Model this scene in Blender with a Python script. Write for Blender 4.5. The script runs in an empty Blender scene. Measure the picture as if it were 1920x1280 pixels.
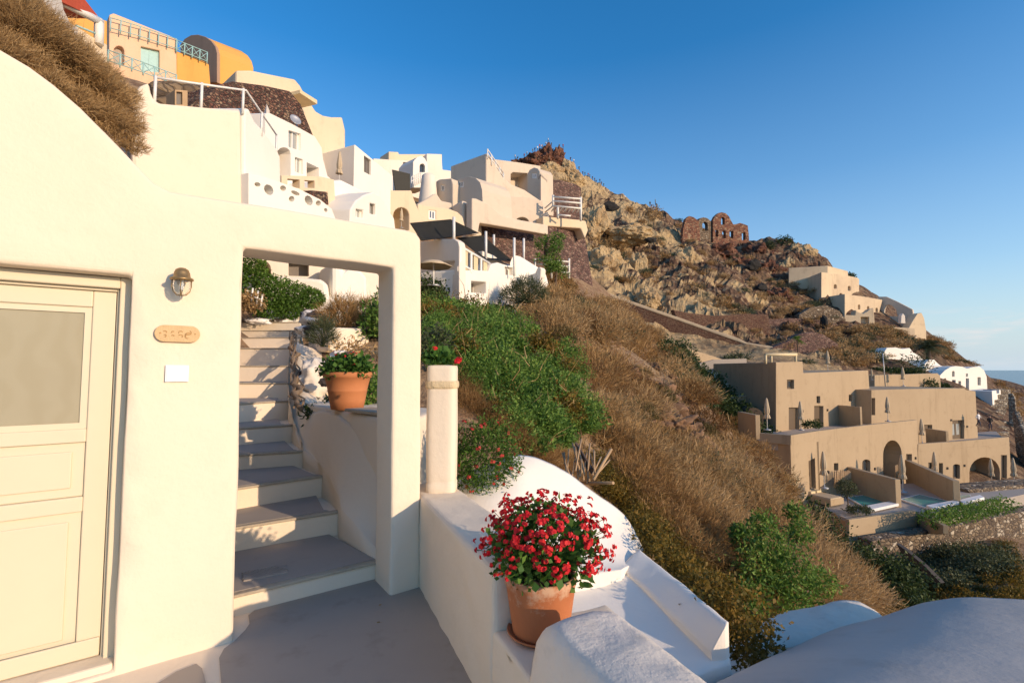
import bpy, bmesh, math, random
import numpy as np
from mathutils import Vector, Matrix, noise
random.seed(7); RNG = np.random.default_rng(11)
SC = bpy.context.scene; COL = SC.collection
R = math.radians
EYE = 1.5; F = 900.0; TH = math.atan(53/900)
SUN_AZ = (0.82, -0.57); SUN_EL = R(14)
# ---------------------------------------------------------------- view geometry
def ray(px, py):
    u = (px-960)/F; v = (640-py)/F
    return Vector((u, math.cos(TH)-v*math.sin(TH), math.sin(TH)+v*math.cos(TH)))
def P(px, py, Y):
    r = ray(px, py); r *= Y/r.y
    return Vector((r.x, r.y, r.z+EYE))
def Pz(px, py, z):
    r = ray(px, py); r *= (z-EYE)/r.z
    return Vector((r.x, r.y, z))
class Fac:
    """a vertical plane through two plan points; e runs along it, n faces the viewer"""
    def __init__(s, A, B):
        s.A = Vector((A[0], A[1])); e = Vector((B[0]-A[0], B[1]-A[1])); s.L = e.length; s.e = e.normalized()
        s.n = Vector((s.e.y, -s.e.x))
    def at(s, px, py, w=None):
        if w is not None: return (py, w)          # ('s', along, height): given in metres
        r = ray(px, py)
        # A + k e = t r
        d = s.e.x*r.y - s.e.y*r.x
        t = (s.A.y*s.e.x - s.A.x*s.e.y)/d
        q = Vector((r.x*t, r.y*t))
        return ((q-s.A).dot(s.e), EYE+r.z*t)
    def p3(s, k, z, o=0.0):
        q = s.A + s.e*k + s.n*o
        return Vector((q.x, q.y, z))
    def px(s, px, py, w=None, o=0.0):
        k, z = s.at(px, py, w); return s.p3(k, z, o)
    def shift(s, o):
        q = s.A + s.n*o; return Fac(q, q+s.e*s.L)
def FY(px1, Y1, px2, Y2, py=500):
    a = P(px1, py, Y1); b = P(px2, py, Y2)
    return Fac((a.x, a.y), (b.x, b.y))
# ---------------------------------------------------------------- objects
def tagp(o, label=None, cat=None, group=None, kind=None):
    if label: o['label'] = label
    if cat: o['category'] = cat
    if group: o['group'] = group
    if kind: o['kind'] = kind
    return o
def thing(name, label, cat, loc=(0,0,0), rz=0, group=None):
    o = bpy.data.objects.new(name, None); COL.objects.link(o)
    o.location = loc; o.rotation_euler = (0,0,rz); o.empty_display_size = 0.2
    return tagp(o, label, cat, group)
def wm(o):
    b = Matrix.Translation(o.location) @ o.rotation_euler.to_matrix().to_4x4()
    return wm(o.parent) @ o.matrix_parent_inverse @ b if o.parent else b
def link(name, me, parent=None, world=True):
    o = bpy.data.objects.new(name, me); COL.objects.link(o)
    if parent is not None:
        o.parent = parent
        if world: o.matrix_parent_inverse = wm(parent).inverted()
    return o
def finish(me, mat, smooth=False):
    if mat is not None:
        for m in (mat if isinstance(mat, (list, tuple)) else [mat]): me.materials.append(m)
    if smooth:
        me.polygons.foreach_set('use_smooth', [True]*len(me.polygons))
    me.update(); return me
def mesh(name, verts, faces, mat, parent=None, smooth=False, mats=None):
    me = bpy.data.meshes.new(name); me.from_pydata([tuple(v) for v in verts], [], faces)
    if mats is not None: me.polygons.foreach_set('material_index', mats)
    finish(me, mat, smooth)
    return link(name, me, parent)
def bmobj(name, bm, mat, parent=None, smooth=False):
    me = bpy.data.meshes.new(name); bm.to_mesh(me); bm.free(); finish(me, mat, smooth)
    return link(name, me, parent)
def npmesh(name, V, K, mat, parent=None, smooth=False):
    """V (n*K,3): every K vertices in a row are one face"""
    V = np.asarray(V, np.float32).reshape(-1, 3); n = len(V)//K
    me = bpy.data.meshes.new(name); me.vertices.add(len(V)); me.vertices.foreach_set('co', V.ravel())
    me.loops.add(len(V)); me.loops.foreach_set('vertex_index', np.arange(len(V), dtype=np.int32))
    me.polygons.add(n); me.polygons.foreach_set('loop_start', np.arange(0, len(V), K, dtype=np.int32))
    me.polygons.foreach_set('loop_total', np.full(n, K, np.int32))
    me.update(calc_edges=True); finish(me, mat, smooth)
    return link(name, me, parent)
# ---------------------------------------------------------------- bmesh shapes
def add_prism(bm, ring, off):
    """ring: list of Vectors (planar polygon), off: extrusion Vector"""
    a = [bm.verts.new(v) for v in ring]; b = [bm.verts.new(v+off) for v in ring]
    n = len(ring)
    fs = [bm.faces.new(a), bm.faces.new(b[::-1])]
    for i in range(n): fs.append(bm.faces.new((a[(i+1) % n], a[i], b[i], b[(i+1) % n])))
    return fs
def add_box(bm, c, size, rz=0):
    x, y, z = [s/2 for s in size]; M = Matrix.Rotation(rz, 3, 'Z'); c = Vector(c)
    ring = [c + M @ Vector(p) for p in ((-x,-y,-z),(x,-y,-z),(x,y,-z),(-x,y,-z))]
    add_prism(bm, ring[::-1], Vector((0,0,2*z)))
def fixn(bm): bmesh.ops.recalc_face_normals(bm, faces=bm.faces)
def box_bm(c, size, rz=0):
    bm = bmesh.new(); add_box(bm, c, size, rz); fixn(bm); return bm
def add_tube(bm, pts, r, seg=8, cap=True, r2=None):
    pts = [Vector(p) for p in pts]; rings = []; N = len(pts)
    for i, p in enumerate(pts):
        d = (pts[min(i+1, N-1)] - pts[max(i-1, 0)]).normalized()
        up = Vector((0,0,1)) if abs(d.z) < .9 else Vector((1,0,0))
        a = d.cross(up).normalized(); b = d.cross(a)
        rr = r[i] if isinstance(r, (list, tuple)) else (r if r2 is None else r+(r2-r)*i/max(1, N-1))
        rings.append([bm.verts.new(p + (a*math.cos(2*math.pi*k/seg) + b*math.sin(2*math.pi*k/seg))*rr) for k in range(seg)])
    for i in range(N-1):
        for k in range(seg):
            f = bm.faces.new((rings[i][k], rings[i][(k+1) % seg], rings[i+1][(k+1) % seg], rings[i+1][k])); f.smooth = True
    if cap:
        bm.faces.new(rings[0][::-1]); bm.faces.new(rings[-1])
def add_lathe(bm, prof, c=(0,0,0), seg=24, wob=None):
    c = Vector(c); rings = []
    for r, z in prof:
        if r < 1e-6: rings.append([bm.verts.new(c+Vector((0,0,z)))])
        else: rings.append([bm.verts.new(c+Vector((r*math.cos(2*math.pi*k/seg)*(wob(k, z) if wob else 1), r*math.sin(2*math.pi*k/seg)*(wob(k, z) if wob else 1), z))) for k in range(seg)])
    for a, b in zip(rings, rings[1:]):
        for k in range(seg):
            q = [a[k % len(a)], a[(k+1) % len(a)], b[(k+1) % len(b)], b[k % len(b)]]
            q = list(dict.fromkeys(q))
            if len(q) > 2:
                f = bm.faces.new(q); f.smooth = True
def mods(o, cutters=None, bevel=0, seg=2, sub=0, ang=35, rough=0, rscale=.6):
    """cut the holes, round the edges, bake to one mesh"""
    tmp = None
    if cutters is not None and len(cutters.verts):
        fixn(cutters)
        me = bpy.data.meshes.new('cutter'); cutters.to_mesh(me); cutters.free()
        tmp = bpy.data.objects.new('cutter', me); COL.objects.link(tmp)
        tmp.matrix_world = Matrix.Identity(4)
        m = o.modifiers.new('b', 'BOOLEAN'); m.operation = 'DIFFERENCE'; m.object = tmp; m.solver = 'EXACT'
    if bevel:
        m = o.modifiers.new('v', 'BEVEL'); m.width = bevel; m.segments = seg; m.limit_method = 'ANGLE'; m.angle_limit = R(ang)
    bpy.context.view_layer.update()
    dg = bpy.context.evaluated_depsgraph_get()
    me2 = bpy.data.meshes.new_from_object(o.evaluated_get(dg))
    o.modifiers.clear(); old = o.data; nm = old.name; o.data = me2; bpy.data.meshes.remove(old); me2.name = nm
    if tmp: 
        mm = tmp.data; bpy.data.objects.remove(tmp); bpy.data.meshes.remove(mm)
    if sub:
        bm = bmesh.new(); bm.from_mesh(me2)
        for _ in range(8):
            es = [e for e in bm.edges if e.calc_length() > sub]
            if not es: break
            bmesh.ops.triangulate(bm, faces=bm.faces[:]) if _ == 0 else None
            es = [e for e in bm.edges if e.calc_length() > sub]
            bmesh.ops.subdivide_edges(bm, edges=es, cuts=1)
            bmesh.ops.triangulate(bm, faces=[f for f in bm.faces if len(f.verts) > 3])
        bm.normal_update()
        for v in bm.verts:
            p = v.co/rscale
            v.co += v.normal*rough*(noise.noise(p)+.5*noise.noise(p*2.3))
        for f in bm.faces: f.smooth = True
        bm.to_mesh(me2); bm.free()
    return o
def spread(pts, n=6):
    return pts
def arch_px(x0, x1, ytop, ybot, n=8, spring=None):
    """pixel polygon of an arched opening"""
    cx = (x0+x1)/2; rx = (x1-x0)/2; sp = ytop+rx if spring is None else spring
    pts = [(x0, ybot)] + [(cx - rx*math.cos(math.pi*i/n), sp-(sp-ytop)*math.sin(math.pi*i/n)) for i in range(n+1)] + [(x1, ybot)]
    return pts
def rect_px(x0, y0, x1, y1, dl=0, dr=0):
    return [(x0, y0), (x1, y0+dr), (x1, y1+dr), (x0, y1)]
def wall(name, fac, outline, back, mat, parent=None, holes=(), bevel=0, seg=2, through=False, zbot=None, hd=.25, **kw):
    """facade given by its outline in the picture (projected on the plane fac), pulled back by `back`
    (metres along -n, or a Vector); holes = outlines, cut hd deep (or through)"""
    ring = [fac.px(*p) for p in outline]
    if zbot is not None:
        lo = [r for r in ring]; 
        ring = [fac.p3(*( (fac.at(*p)[0], fac.at(*p)[1]) )) for p in outline]
        a, b = fac.at(*outline[-1]), fac.at(*outline[0])
        ring += [fac.p3(a[0], zbot), fac.p3(b[0], zbot)]
    nb = Vector((-fac.n.x, -fac.n.y, 0))
    off = nb*back if isinstance(back, (int, float)) else Vector(back)
    bm = bmesh.new(); add_prism(bm, ring, off); fixn(bm)
    o = bmobj(name, bm, mat, parent)
    cut = None
    if holes:
        cut = bmesh.new()
        for h in holes:
            d = hd
            if isinstance(h, dict): d = h['d']; h = h['p']
            r2 = [fac.px(*p, o=.3) for p in h]
            add_prism(cut, r2, nb*((back if isinstance(back, (int, float)) else off.length)+.6 if through else d+.3))
    if holes or bevel or kw.get('sub'): mods(o, cut, bevel, seg, **kw)
    return o
def panel(name, fac, poly, o, mat, parent, th=.02):
    """thin plate on a facade at offset o (negative = recessed), outline in pixels as seen on the facade plane"""
    ring = [fac.px(*p, o=o) for p in poly]
    bm = bmesh.new(); add_prism(bm, ring, Vector((-fac.n.x, -fac.n.y, 0))*th); fixn(bm)
    return bmobj(name, bm, mat, parent)
def boxf(name, fac, poly, o, th, mat, parent): return panel(name, fac, poly, o, mat, parent, th)
def window(fac, poly, parent, depth=.12, frame=None, pane=None, name='window', fw=.12, bars=1):
    """recessed window: frame ring + pane (sub-part)"""
    ks = [fac.at(*p) for p in poly]
    k0, k1 = min(k[0] for k in ks), max(k[0] for k in ks); z0, z1 = min(k[1] for k in ks), max(k[1] for k in ks)
    bm = bmesh.new(); w = (k1-k0)*fw; o = -depth+.05
    nb = Vector((-fac.n.x, -fac.n.y, 0))
    def bar(a, b, c, d): add_prism(bm, [fac.p3(a, c, o), fac.p3(b, c, o), fac.p3(b, d, o), fac.p3(a, d, o)], nb*.04)
    bar(k0, k0+w, z0, z1); bar(k1-w, k1, z0, z1); bar(k0+w, k1-w, z1-w, z1); bar(k0+w, k1-w, z0, z0+w)
    for i in range(bars):
        c = k0+(k1-k0)*(i+1)/(bars+1); bar(c-w*.35, c+w*.35, z0+w, z1-w)
    fixn(bm); f = bmobj(name, bm, frame or M['white_wood'], parent)
    ring = [fac.p3(k0, z0, -depth+.02), fac.p3(k1, z0, -depth+.02), fac.p3(k1, z1, -depth+.02), fac.p3(k0, z1, -depth+.02)]
    bm = bmesh.new(); add_prism(bm, ring, nb*.015); fixn(bm); bmobj('pane', bm, pane or M['glass'], f)
    return f
def copy_tree(o, parent=None):
    c = o.copy(); COL.objects.link(c); c.parent = parent
    if parent is not None: c.matrix_parent_inverse = o.matrix_parent_inverse.copy()
    for ch in list(o.children): copy_tree(ch, c)
    return c
# ---------------------------------------------------------------- materials
M = {}
def nt(name):
    m = bpy.data.materials.new(name); m.use_nodes = True; t = m.node_tree; t.nodes.clear()
    out = t.nodes.new('ShaderNodeOutputMaterial'); b = t.nodes.new('ShaderNodeBsdfPrincipled')
    t.links.new(b.outputs[0], out.inputs[0]); M[name] = m
    return m, t, b, out
def N(t, typ, **kw):
    n = t.nodes.new(typ)
    for k, v in kw.items():
        if k == 'inp':
            for a, b in v.items():
                if hasattr(b, 'links') or isinstance(b, bpy.types.NodeSocket): t.links.new(b, n.inputs[a])
                else: n.inputs[a].default_value = b
        else: setattr(n, k, v)
    return n
def c4(c): return (c[0], c[1], c[2], 1)
def ramp(t, fac, stops, interp='LINEAR'):
    n = t.nodes.new('ShaderNodeValToRGB'); n.color_ramp.interpolation = interp
    el = n.color_ramp.elements
    while len(el) < len(stops): el.new(.5)
    for e, (p, c) in zip(el, stops): e.position = p; e.color = c4(c) if len(c) == 3 else c
    t.links.new(fac, n.inputs[0]); return n.outputs[0]
def mix(t, fac, a, b, typ='MIX'):
    n = t.nodes.new('ShaderNodeMix'); n.data_type = 'RGBA'; n.blend_type = typ
    for s, v in ((n.inputs[0], fac), (n.inputs[6], a), (n.inputs[7], b)):
        if isinstance(v, bpy.types.NodeSocket): t.links.new(v, s)
        else: s.default_value = v if isinstance(v, (int, float)) else c4(v)
    return n.outputs[2]
def coord(t, scale=(1,1,1), obj=False):
    c = t.nodes.new('ShaderNodeTexCoord' if obj else 'ShaderNodeNewGeometry'); mp = t.nodes.new('ShaderNodeMapping')
    mp.inputs['Scale'].default_value = scale
    t.links.new(c.outputs['Object' if obj else 'Position'], mp.inputs[0]); return mp.outputs[0]
def noi(t, co, scale, detail=4, rough=.55, out='Fac', dist=0):
    n = N(t, 'ShaderNodeTexNoise', inp={'Scale': scale, 'Detail': detail, 'Roughness': rough, 'Distortion': dist}); t.links.new(co, n.inputs['Vector']); return n.outputs[out]
def bump(t, b, h, strength, dist=.02):
    n = N(t, 'ShaderNodeBump', inp={'Strength': strength, 'Distance': dist, 'Height': h}); t.links.new(n.outputs[0], b.inputs['Normal'])
def plaster(name, c, c2=None, sc=1.0, stain=.25, rough=.9, bs=.5, bd=.02, streak=.3):
    m, t, b, o = nt(name); co = coord(t); c2 = c2 or tuple(x*.8 for x in c)
    f = noi(t, co, .35*sc, 5, .6); g = noi(t, co, 2.2*sc, 6, .65)
    st = noi(t, coord(t, (1,1,.12)), 1.6*sc, 5, .7)
    col = mix(t, ramp(t, f, [(.42, (0,0,0)), (.68, (1,1,1))]), c, mix(t, .6, c, c2))
    dk = tuple(x*.55*k for x, k in zip(c2, (1.02, .97, .88)))
    fa = N(t, 'ShaderNodeMath', operation='MULTIPLY', inp={0: ramp(t, g, [(.55, (0,0,0)), (.78, (1,1,1))]), 1: stain}).outputs[0]
    col = mix(t, fa, col, dk)
    fb = N(t, 'ShaderNodeMath', operation='MULTIPLY', inp={0: ramp(t, st, [(.55, (0,0,0)), (.8, (1,1,1))]), 1: streak}).outputs[0]
    col = mix(t, fb, col, dk)
    t.links.new(col, b.inputs['Base Color']); b.inputs['Roughness'].default_value = rough
    b.inputs['Specular IOR Level'].default_value = .25
    n1 = noi(t, co, 3.0*sc, 6, .6); n2 = noi(t, co, 28*sc, 3, .6)
    h = N(t, 'ShaderNodeMath', operation='MULTIPLY_ADD', inp={0: n2, 1: .12, 2: n1}).outputs[0]
    bump(t, b, h, bs, bd); return m
def flat(name, c, rough=.7, metal=0, var=.15, sc=6, bs=0, emit=None):
    m, t, b, o = nt(name); co = coord(t)
    col = mix(t, noi(t, co, sc, 5), tuple(x*(1-var) for x in c), tuple(min(1, x*(1+var)) for x in c))
    t.links.new(col, b.inputs['Base Color']); b.inputs['Roughness'].default_value = rough; b.inputs['Metallic'].default_value = metal
    if bs: bump(t, b, noi(t, co, sc*6, 4), bs, .01)
    return m
def leafm(name, stops, trans=.35, sc=.8, rough=.6):
    """foliage: colour by random leaf and a broad patch noise; partly translucent"""
    m, t, b, o = nt(name); geo = N(t, 'ShaderNodeNewGeometry'); 
    f = noi(t, coord(t), sc, 3, .6)
    s = N(t, 'ShaderNodeMath', operation='MULTIPLY_ADD', inp={0: geo.outputs['Random Per Island'], 1: .55, 2: N(t, 'ShaderNodeMath', operation='MULTIPLY_ADD', inp={0: f, 1: .9, 2: -.2}).outputs[0]}).outputs[0]
    col = ramp(t, s, stops)
    t.links.new(col, b.inputs['Base Color']); b.inputs['Roughness'].default_value = rough; b.inputs['Specular IOR Level'].default_value = .3
    tr = N(t, 'ShaderNodeBsdfTranslucent'); t.links.new(col, tr.inputs[0])
    ms = N(t, 'ShaderNodeMixShader', inp={0: trans}); t.links.new(b.outputs[0], ms.inputs[1]); t.links.new(tr.outputs[0], ms.inputs[2]); t.links.new(ms.outputs[0], o.inputs[0])
    return m
def stonem(name, stops, sc=3.0, mortar=(.1,.075,.055), bd=.08, fl=1.0):
    """rubble masonry: one colour per stone, dark joints, relief"""
    m, t, b, o = nt(name); co = coord(t, (1,1,1.7*fl))
    w = noi(t, co, sc*.7, 3, out='Color'); co2 = N(t, 'ShaderNodeVectorMath', operation='MULTIPLY_ADD', inp={0: w, 1: (.35/sc*3,)*3, 2: co}).outputs[0]
    v = N(t, 'ShaderNodeTexVoronoi', feature='F1', inp={'Scale': sc}); t.links.new(co2, v.inputs['Vector'])
    e = N(t, 'ShaderNodeTexVoronoi', feature='DISTANCE_TO_EDGE', inp={'Scale': sc}); t.links.new(co2, e.inputs['Vector'])
    sep = N(t, 'ShaderNodeSeparateColor'); t.links.new(v.outputs['Color'], sep.inputs[0])
    col = ramp(t, sep.outputs[0], stops)
    col = mix(t, noi(t, co, sc*6, 4), mix(t, 1, col, (.75,.75,.75), 'MULTIPLY'), col)
    j = ramp(t, e.outputs['Distance'], [(.02, (0,0,0)), (.1, (1,1,1))])
    col = mix(t, j, mortar, col); t.links.new(col, b.inputs['Base Color']); b.inputs['Roughness'].default_value = .95
    h = N(t, 'ShaderNodeMath', operation='MULTIPLY_ADD', inp={0: sep.outputs[1], 1: .5, 2: ramp(t, e.outputs['Distance'], [(0, (0,0,0)), (.22, (1,1,1))])}).outputs[0]
    bump(t, b, h, 1.0, bd); return m
plaster('white', (.79,.71,.60), (.73,.65,.53), stain=.12, streak=.12)
plaster('white_near', (.80,.685,.53), (.77,.65,.49), sc=1.6, stain=.10, streak=.08, bs=.55, bd=.016)
plaster('white_rough', (.76,.68,.57), (.66,.56,.44), sc=4, stain=.3, streak=.1, bs=.5, bd=.02)
plaster('white_bright', (.83,.78,.69), (.80,.74,.64), stain=.06, streak=.06)
plaster('cream', (.72,.58,.40), (.66,.52,.35), sc=.7, stain=.3, streak=.35)
plaster('beige', (.64,.54,.42), (.58,.47,.36), sc=.6, stain=.25, streak=.3)
plaster('sand', (.43,.325,.205), (.385,.285,.175), sc=.6, stain=.4, streak=.55, bs=.5)
plaster('peach', (.74,.50,.33), (.66,.42,.22), sc=.5, stain=.1)
plaster('orange', (.74,.38,.10), (.68,.33,.08), sc=.5, stain=.1)
plaster('greyplaster', (.42,.36,.30), (.36,.31,.26), sc=.5)
plaster('grey_floor', (.36,.31,.26), (.30,.258,.215), sc=2.2, stain=.4, streak=0, bs=.2, bd=.005, rough=.6)
plaster('step_grey', (.39,.34,.29), (.33,.30,.26), sc=3, stain=.2, streak=0, bs=.2, bd=.006)
plaster('step_edge', (.46,.39,.29), (.34,.28,.20), sc=9, stain=.5, streak=0, bs=.8, bd=.01)
flat('door_paint', (.66,.58,.42), .45, var=.03); flat('white_wood', (.78,.75,.68), .5, var=.04)
flat('brass', (.30,.20,.09), .45, .6, var=.3, sc=60); flat('switch', (.86,.87,.88), .3, var=.0)
flat('wood_pole', (.42,.28,.15), .8, var=.3); flat('opening_shade', (.02,.018,.015), .9)  # the near-black tone paints the shade inside openings and caves
flat('dark_door', (.07,.055,.04), .7); flat('brown_door', (.10,.065,.035), .6); flat('shutter', (.16,.14,.12), .6)
flat('blue_door', (.05,.09,.16), .5); flat('turquoise', (.32,.52,.50), .5); flat('canvas', (.50,.40,.27), .9, bs=.3); flat('canvas_light', (.66,.54,.33), .9, bs=.3)
flat('canvas_brown', (.30,.22,.14), .9, bs=.3); flat('sail_dark', (.045,.043,.035), .9); flat('metal_white', (.75,.73,.68), .4); flat('metal_grey', (.45,.45,.44), .4, .5)
flat('red_roof', (.42,.07,.03), .8, var=.3); flat('pool_white', (.8,.78,.74), .6); flat('rock_dark', (.045,.035,.032), .9, var=.5, sc=8, bs=.6)
flat('cloth_blue', (.25,.38,.6), .8); flat('skin', (.45,.28,.2), .6); flat('hair', (.03,.02,.015), .7); flat('trouser', (.04,.045,.07), .8)
for k, c in (('red', (.35,.03,.03)), ('navy', (.03,.04,.1)), ('white', (.75,.74,.72)), ('black', (.02,.02,.02)), ('teal', (.05,.15,.2)), ('olive', (.12,.12,.05))): flat('shirt_'+k, c, .85)
def glassm(name, c, rough=.08):
    m, t, b, o = nt(name); b.inputs['Base Color'].default_value = c4(c); b.inputs['Roughness'].default_value = rough; b.inputs['Specular IOR Level'].default_value = .7; return m
glassm('glass', (.04,.05,.06)); glassm('glass_pale', (.35,.36,.33), .25)
# ================================================================ camera, sky, sun
cam = bpy.data.objects.new('camera', bpy.data.cameras.new('camera')); COL.objects.link(cam); SC.camera = cam
cam.location = (0,0,EYE); cam.rotation_euler = (math.pi/2+TH, 0, 0)
cam.data.sensor_width = 36; cam.data.lens = F/1920*36; cam.data.clip_start = .05; cam.data.clip_end = 100000
az = math.atan2(SUN_AZ[0], SUN_AZ[1])
w = bpy.data.worlds.new('World'); SC.world = w; w.use_nodes = True; t = w.node_tree; t.nodes.clear()
bg = t.nodes.new('ShaderNodeBackground'); ow = t.nodes.new('ShaderNodeOutputWorld'); t.links.new(bg.outputs[0], ow.inputs[0])
sk = t.nodes.new('ShaderNodeTexSky'); sk.sky_type = 'NISHITA'; sk.sun_disc = False; sk.sun_elevation = SUN_EL; sk.sun_rotation = az
sk.altitude = 60; sk.air_density = 1.0; sk.dust_density = .6; sk.ozone_density = 3.0
tc = t.nodes.new('ShaderNodeTexCoord')
mp = N(t, 'ShaderNodeMapping'); mp.inputs['Scale'].default_value = (1,1,5.5); t.links.new(tc.outputs['Generated'], mp.inputs[0])
cn = noi(t, mp.outputs[0], 7.5, 7, .62)
sx = N(t, 'ShaderNodeSeparateXYZ'); t.links.new(tc.outputs['Generated'], sx.inputs[0])
band = ramp(t, sx.outputs['Z'], [(0.0, (.0,)*3), (.035, (1,)*3), (.075, (1,)*3), (.11, (0,)*3)])
side = ramp(t, sx.outputs['X'], [(.60, (0,)*3), (.70, (1,)*3)])
cf = N(t, 'ShaderNodeMath', operation='MULTIPLY', inp={0: band, 1: side}).outputs[0]
cf = N(t, 'ShaderNodeMath', operation='MULTIPLY', inp={0: cf, 1: ramp(t, cn, [(.5, (0,)*3), (.68, (.75,)*3)])}).outputs[0]
hsv = N(t, 'ShaderNodeHueSaturation', inp={'Saturation': 1.3, 'Value': 1.14, 'Color': sk.outputs[0]})
hz = ramp(t, sx.outputs['Z'], [(0, (1,)*3), (.06, (.75,)*3), (.17, (.40,)*3), (.34, (.14,)*3), (.55, (0,)*3)])
skc = mix(t, hz, hsv.outputs[0], (2.7, 3.25, 3.7))
cc = mix(t, cf, skc, (3.9, 3.7, 3.7))
t.links.new(cc, bg.inputs[0]); bg.inputs[1].default_value = .15
sun = bpy.data.objects.new('sun', bpy.data.lights.new('sun', 'SUN')); COL.objects.link(sun)
sun.data.energy = 3.0; sun.data.angle = R(.5); sun.data.color = (1, .74, .50)
sd = Vector((SUN_AZ[0]*math.cos(SUN_EL), SUN_AZ[1]*math.cos(SUN_EL), math.sin(SUN_EL)))
sun.rotation_euler = sd.to_track_quat('Z', 'Y').to_euler(); sun.location = (20,-20,30)
SC.view_settings.view_transform = 'Standard'; SC.view_settings.look = 'None'; SC.view_settings.exposure = .53; SC.view_settings.gamma = 1
SC.cycles.max_bounces = 6; SC.cycles.diffuse_bounces = 4
# ================================================================ terrain
CP = [
(800,650,9),(800,615,14),(930,606,20),(900,720,8.5),(950,840,7),(1050,885,8),(1200,1015,8),(1400,1185,7.5),(1100,715,14),(1100,632,25),
(1020,574,32),(1200,675,33),(1230,668,40),(1250,805,22),(1200,865,14),(1350,910,15),(1440,890,27),(1350,785,32),(1500,1005,20),(1450,1090,11),
(1600,1150,12),(1650,1200,11),(1150,625,36),
(700,610,11),(600,650,8.5),(500,600,14),
(1700,1100,30),(1850,1085,30),(1760,1120,24),(1920,1050,32),(1860,1000,38),
(1370,740,55),(1300,690,62),(1895,805,68),(1882,775,75),(1905,865,60),(1900,760,110),
(1500,680,72),(1600,700,78),(1650,700,80),(1750,700,85),(1420,680,70),
(1240,625,88),(1130,555,108),(1350,670,78),(1100,480,125),(1060,540,100),
(1100,440,140),(1200,480,135),(1200,565,112),(1300,450,150),(1300,540,120),(1300,600,102),(1400,500,142),(1400,600,107),
(1500,520,138),(1500,600,112),(1600,640,100),(1700,655,102),(1750,690,98),(1560,640,104),(1680,640,110),
(1740,640,116),(1850,716,124),(1870,745,122),(1800,699,122),(1920,745,150),(1900,760,125),
(965,330,165),(1000,300,178),(1035,290,178),(1060,310,176),(1090,372,174),(1140,380,172),(1165,392,168),(1210,404,167),(1250,422,166),(1290,456,160),(1350,466,160),(1400,478,157),
(1440,455,152),(1480,455,150),(1500,470,150),(1530,500,146),(1600,530,138),(1650,560,134),(1700,618,130),
(1150,416,160),(1200,434,155),(1050,350,165),
(1880,716,290),(1920,722,270),
(700,440,26),(600,420,20),(450,230,21),(300,215,28),(60,160,7.5),(230,250,8.5),(60,300,5),(850,440,41),(950,440,54),(900,360,66),(750,350,62),
(600,310,42),(850,330,75),(1000,420,60),(1060,470,62),(1000,572,40),(200,165,36),(380,200,34),(100,130,22),(150,120,44),(350,190,52),(930,560,34),(850,572,27),
]
TP = [P(*c) for c in CP] + [Vector(v) for v in (
(-1.5,3.5,-.6),(-3,5,.0),(-3.6,6.5,.4),(-4.6,8.6,1.1),(-6,12,1.9),(-2.2,4.2,-.3),(-8,10,3.4),(-6,6,3),(-2.2,2,-.6),(0,3,-1.2),(2,2,-2.5),(4,2.5,-4.4),(6.5,3.5,-6.5),(3,0,-4),(10,2,-9),(13,9,-9.5),(18,16,-12.5),(20,25,-12.5),(17.5,31,-11),(-1,6,.2),(.5,5,-.9),
(9,6,-7),(14,5,-10),(2.5,5,-2.2),(-4,2,1),(-10,3,7),(-20,10,15),(-40,30,24),(-60,60,38),(-80,120,54),(-60,200,68),(0,260,78),(60,260,76),(120,250,50),(180,250,8),(-30,120,44),(-20,90,34),
(64,58,-12),(75,50,-24),(90,40,-36),(120,80,-42),(150,110,-44),(170,160,-40),(260,160,-52),(330,330,-20),(400,380,-45),(250,320,0),(200,200,-20),(330,270,-30),(500,300,-60),(60,20,-34),(40,0,-30),(20,-10,-18),(42,30,-14),(25,46,-7),(35,52,-8),(42,56,-8),(50,60,-8.5),(21,39,-11),(26,38,-12),(32,38,-12),(38,42,-12),(45,47,-12),(52,50,-12),(58,54,-11),(32,44,-11),(28,34,-13),(36,35,-13.5),(46,40,-13.5),
(200,420,20),(0,400,84),(-150,300,84),(350,500,-30),(600,600,-60),(100,600,80),(-200,600,84),(600,0,-70),(135,118,-16),(155,135,-24))]
pts = np.array([[p.x, p.y, p.z] for p in TP]); 
# fit in log-polar-like coordinates so near and far are treated alike
def warp(x, y):
    r = np.hypot(x, y)+4; s = np.log(r/4)*10; a = np.arctan2(x, y+3)
    return s, a*12
wx, wy = warp(pts[:,0], pts[:,1])
zs = pts[:,2]
def tps(r2): return .5*r2*np.log(r2+1e-9)
A = np.hstack([np.ones((len(wx),1)), wx[:,None], wy[:,None]])
K = tps((wx[:,None]-wx[None])**2+(wy[:,None]-wy[None])**2)
scl = (np.hypot(pts[:,0], pts[:,1])+4)
K = K + np.diag(np.full(len(wx), .4))
Z3 = np.zeros((3,3)); LHS = np.block([[K, A],[A.T, Z3]]); SOL = np.linalg.solve(LHS, np.concatenate([zs/scl, np.zeros(3)]))
def ground(x, y):
    x = np.atleast_1d(np.asarray(x, float)); y = np.atleast_1d(np.asarray(y, float)); out = np.empty(x.shape)
    for i in range(0, len(x), 20000):
        a, b = warp(x[i:i+20000], y[i:i+20000])
        Kq = tps((a[:,None]-wx[None])**2+(b[:,None]-wy[None])**2)
        out[i:i+20000] = (Kq @ SOL[:-3] + SOL[-3] + SOL[-2]*a + SOL[-1]*b)*(np.hypot(x[i:i+20000], y[i:i+20000])+4)
    return out
def gz(x, y): return float(ground([x], [y])[0])
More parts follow.
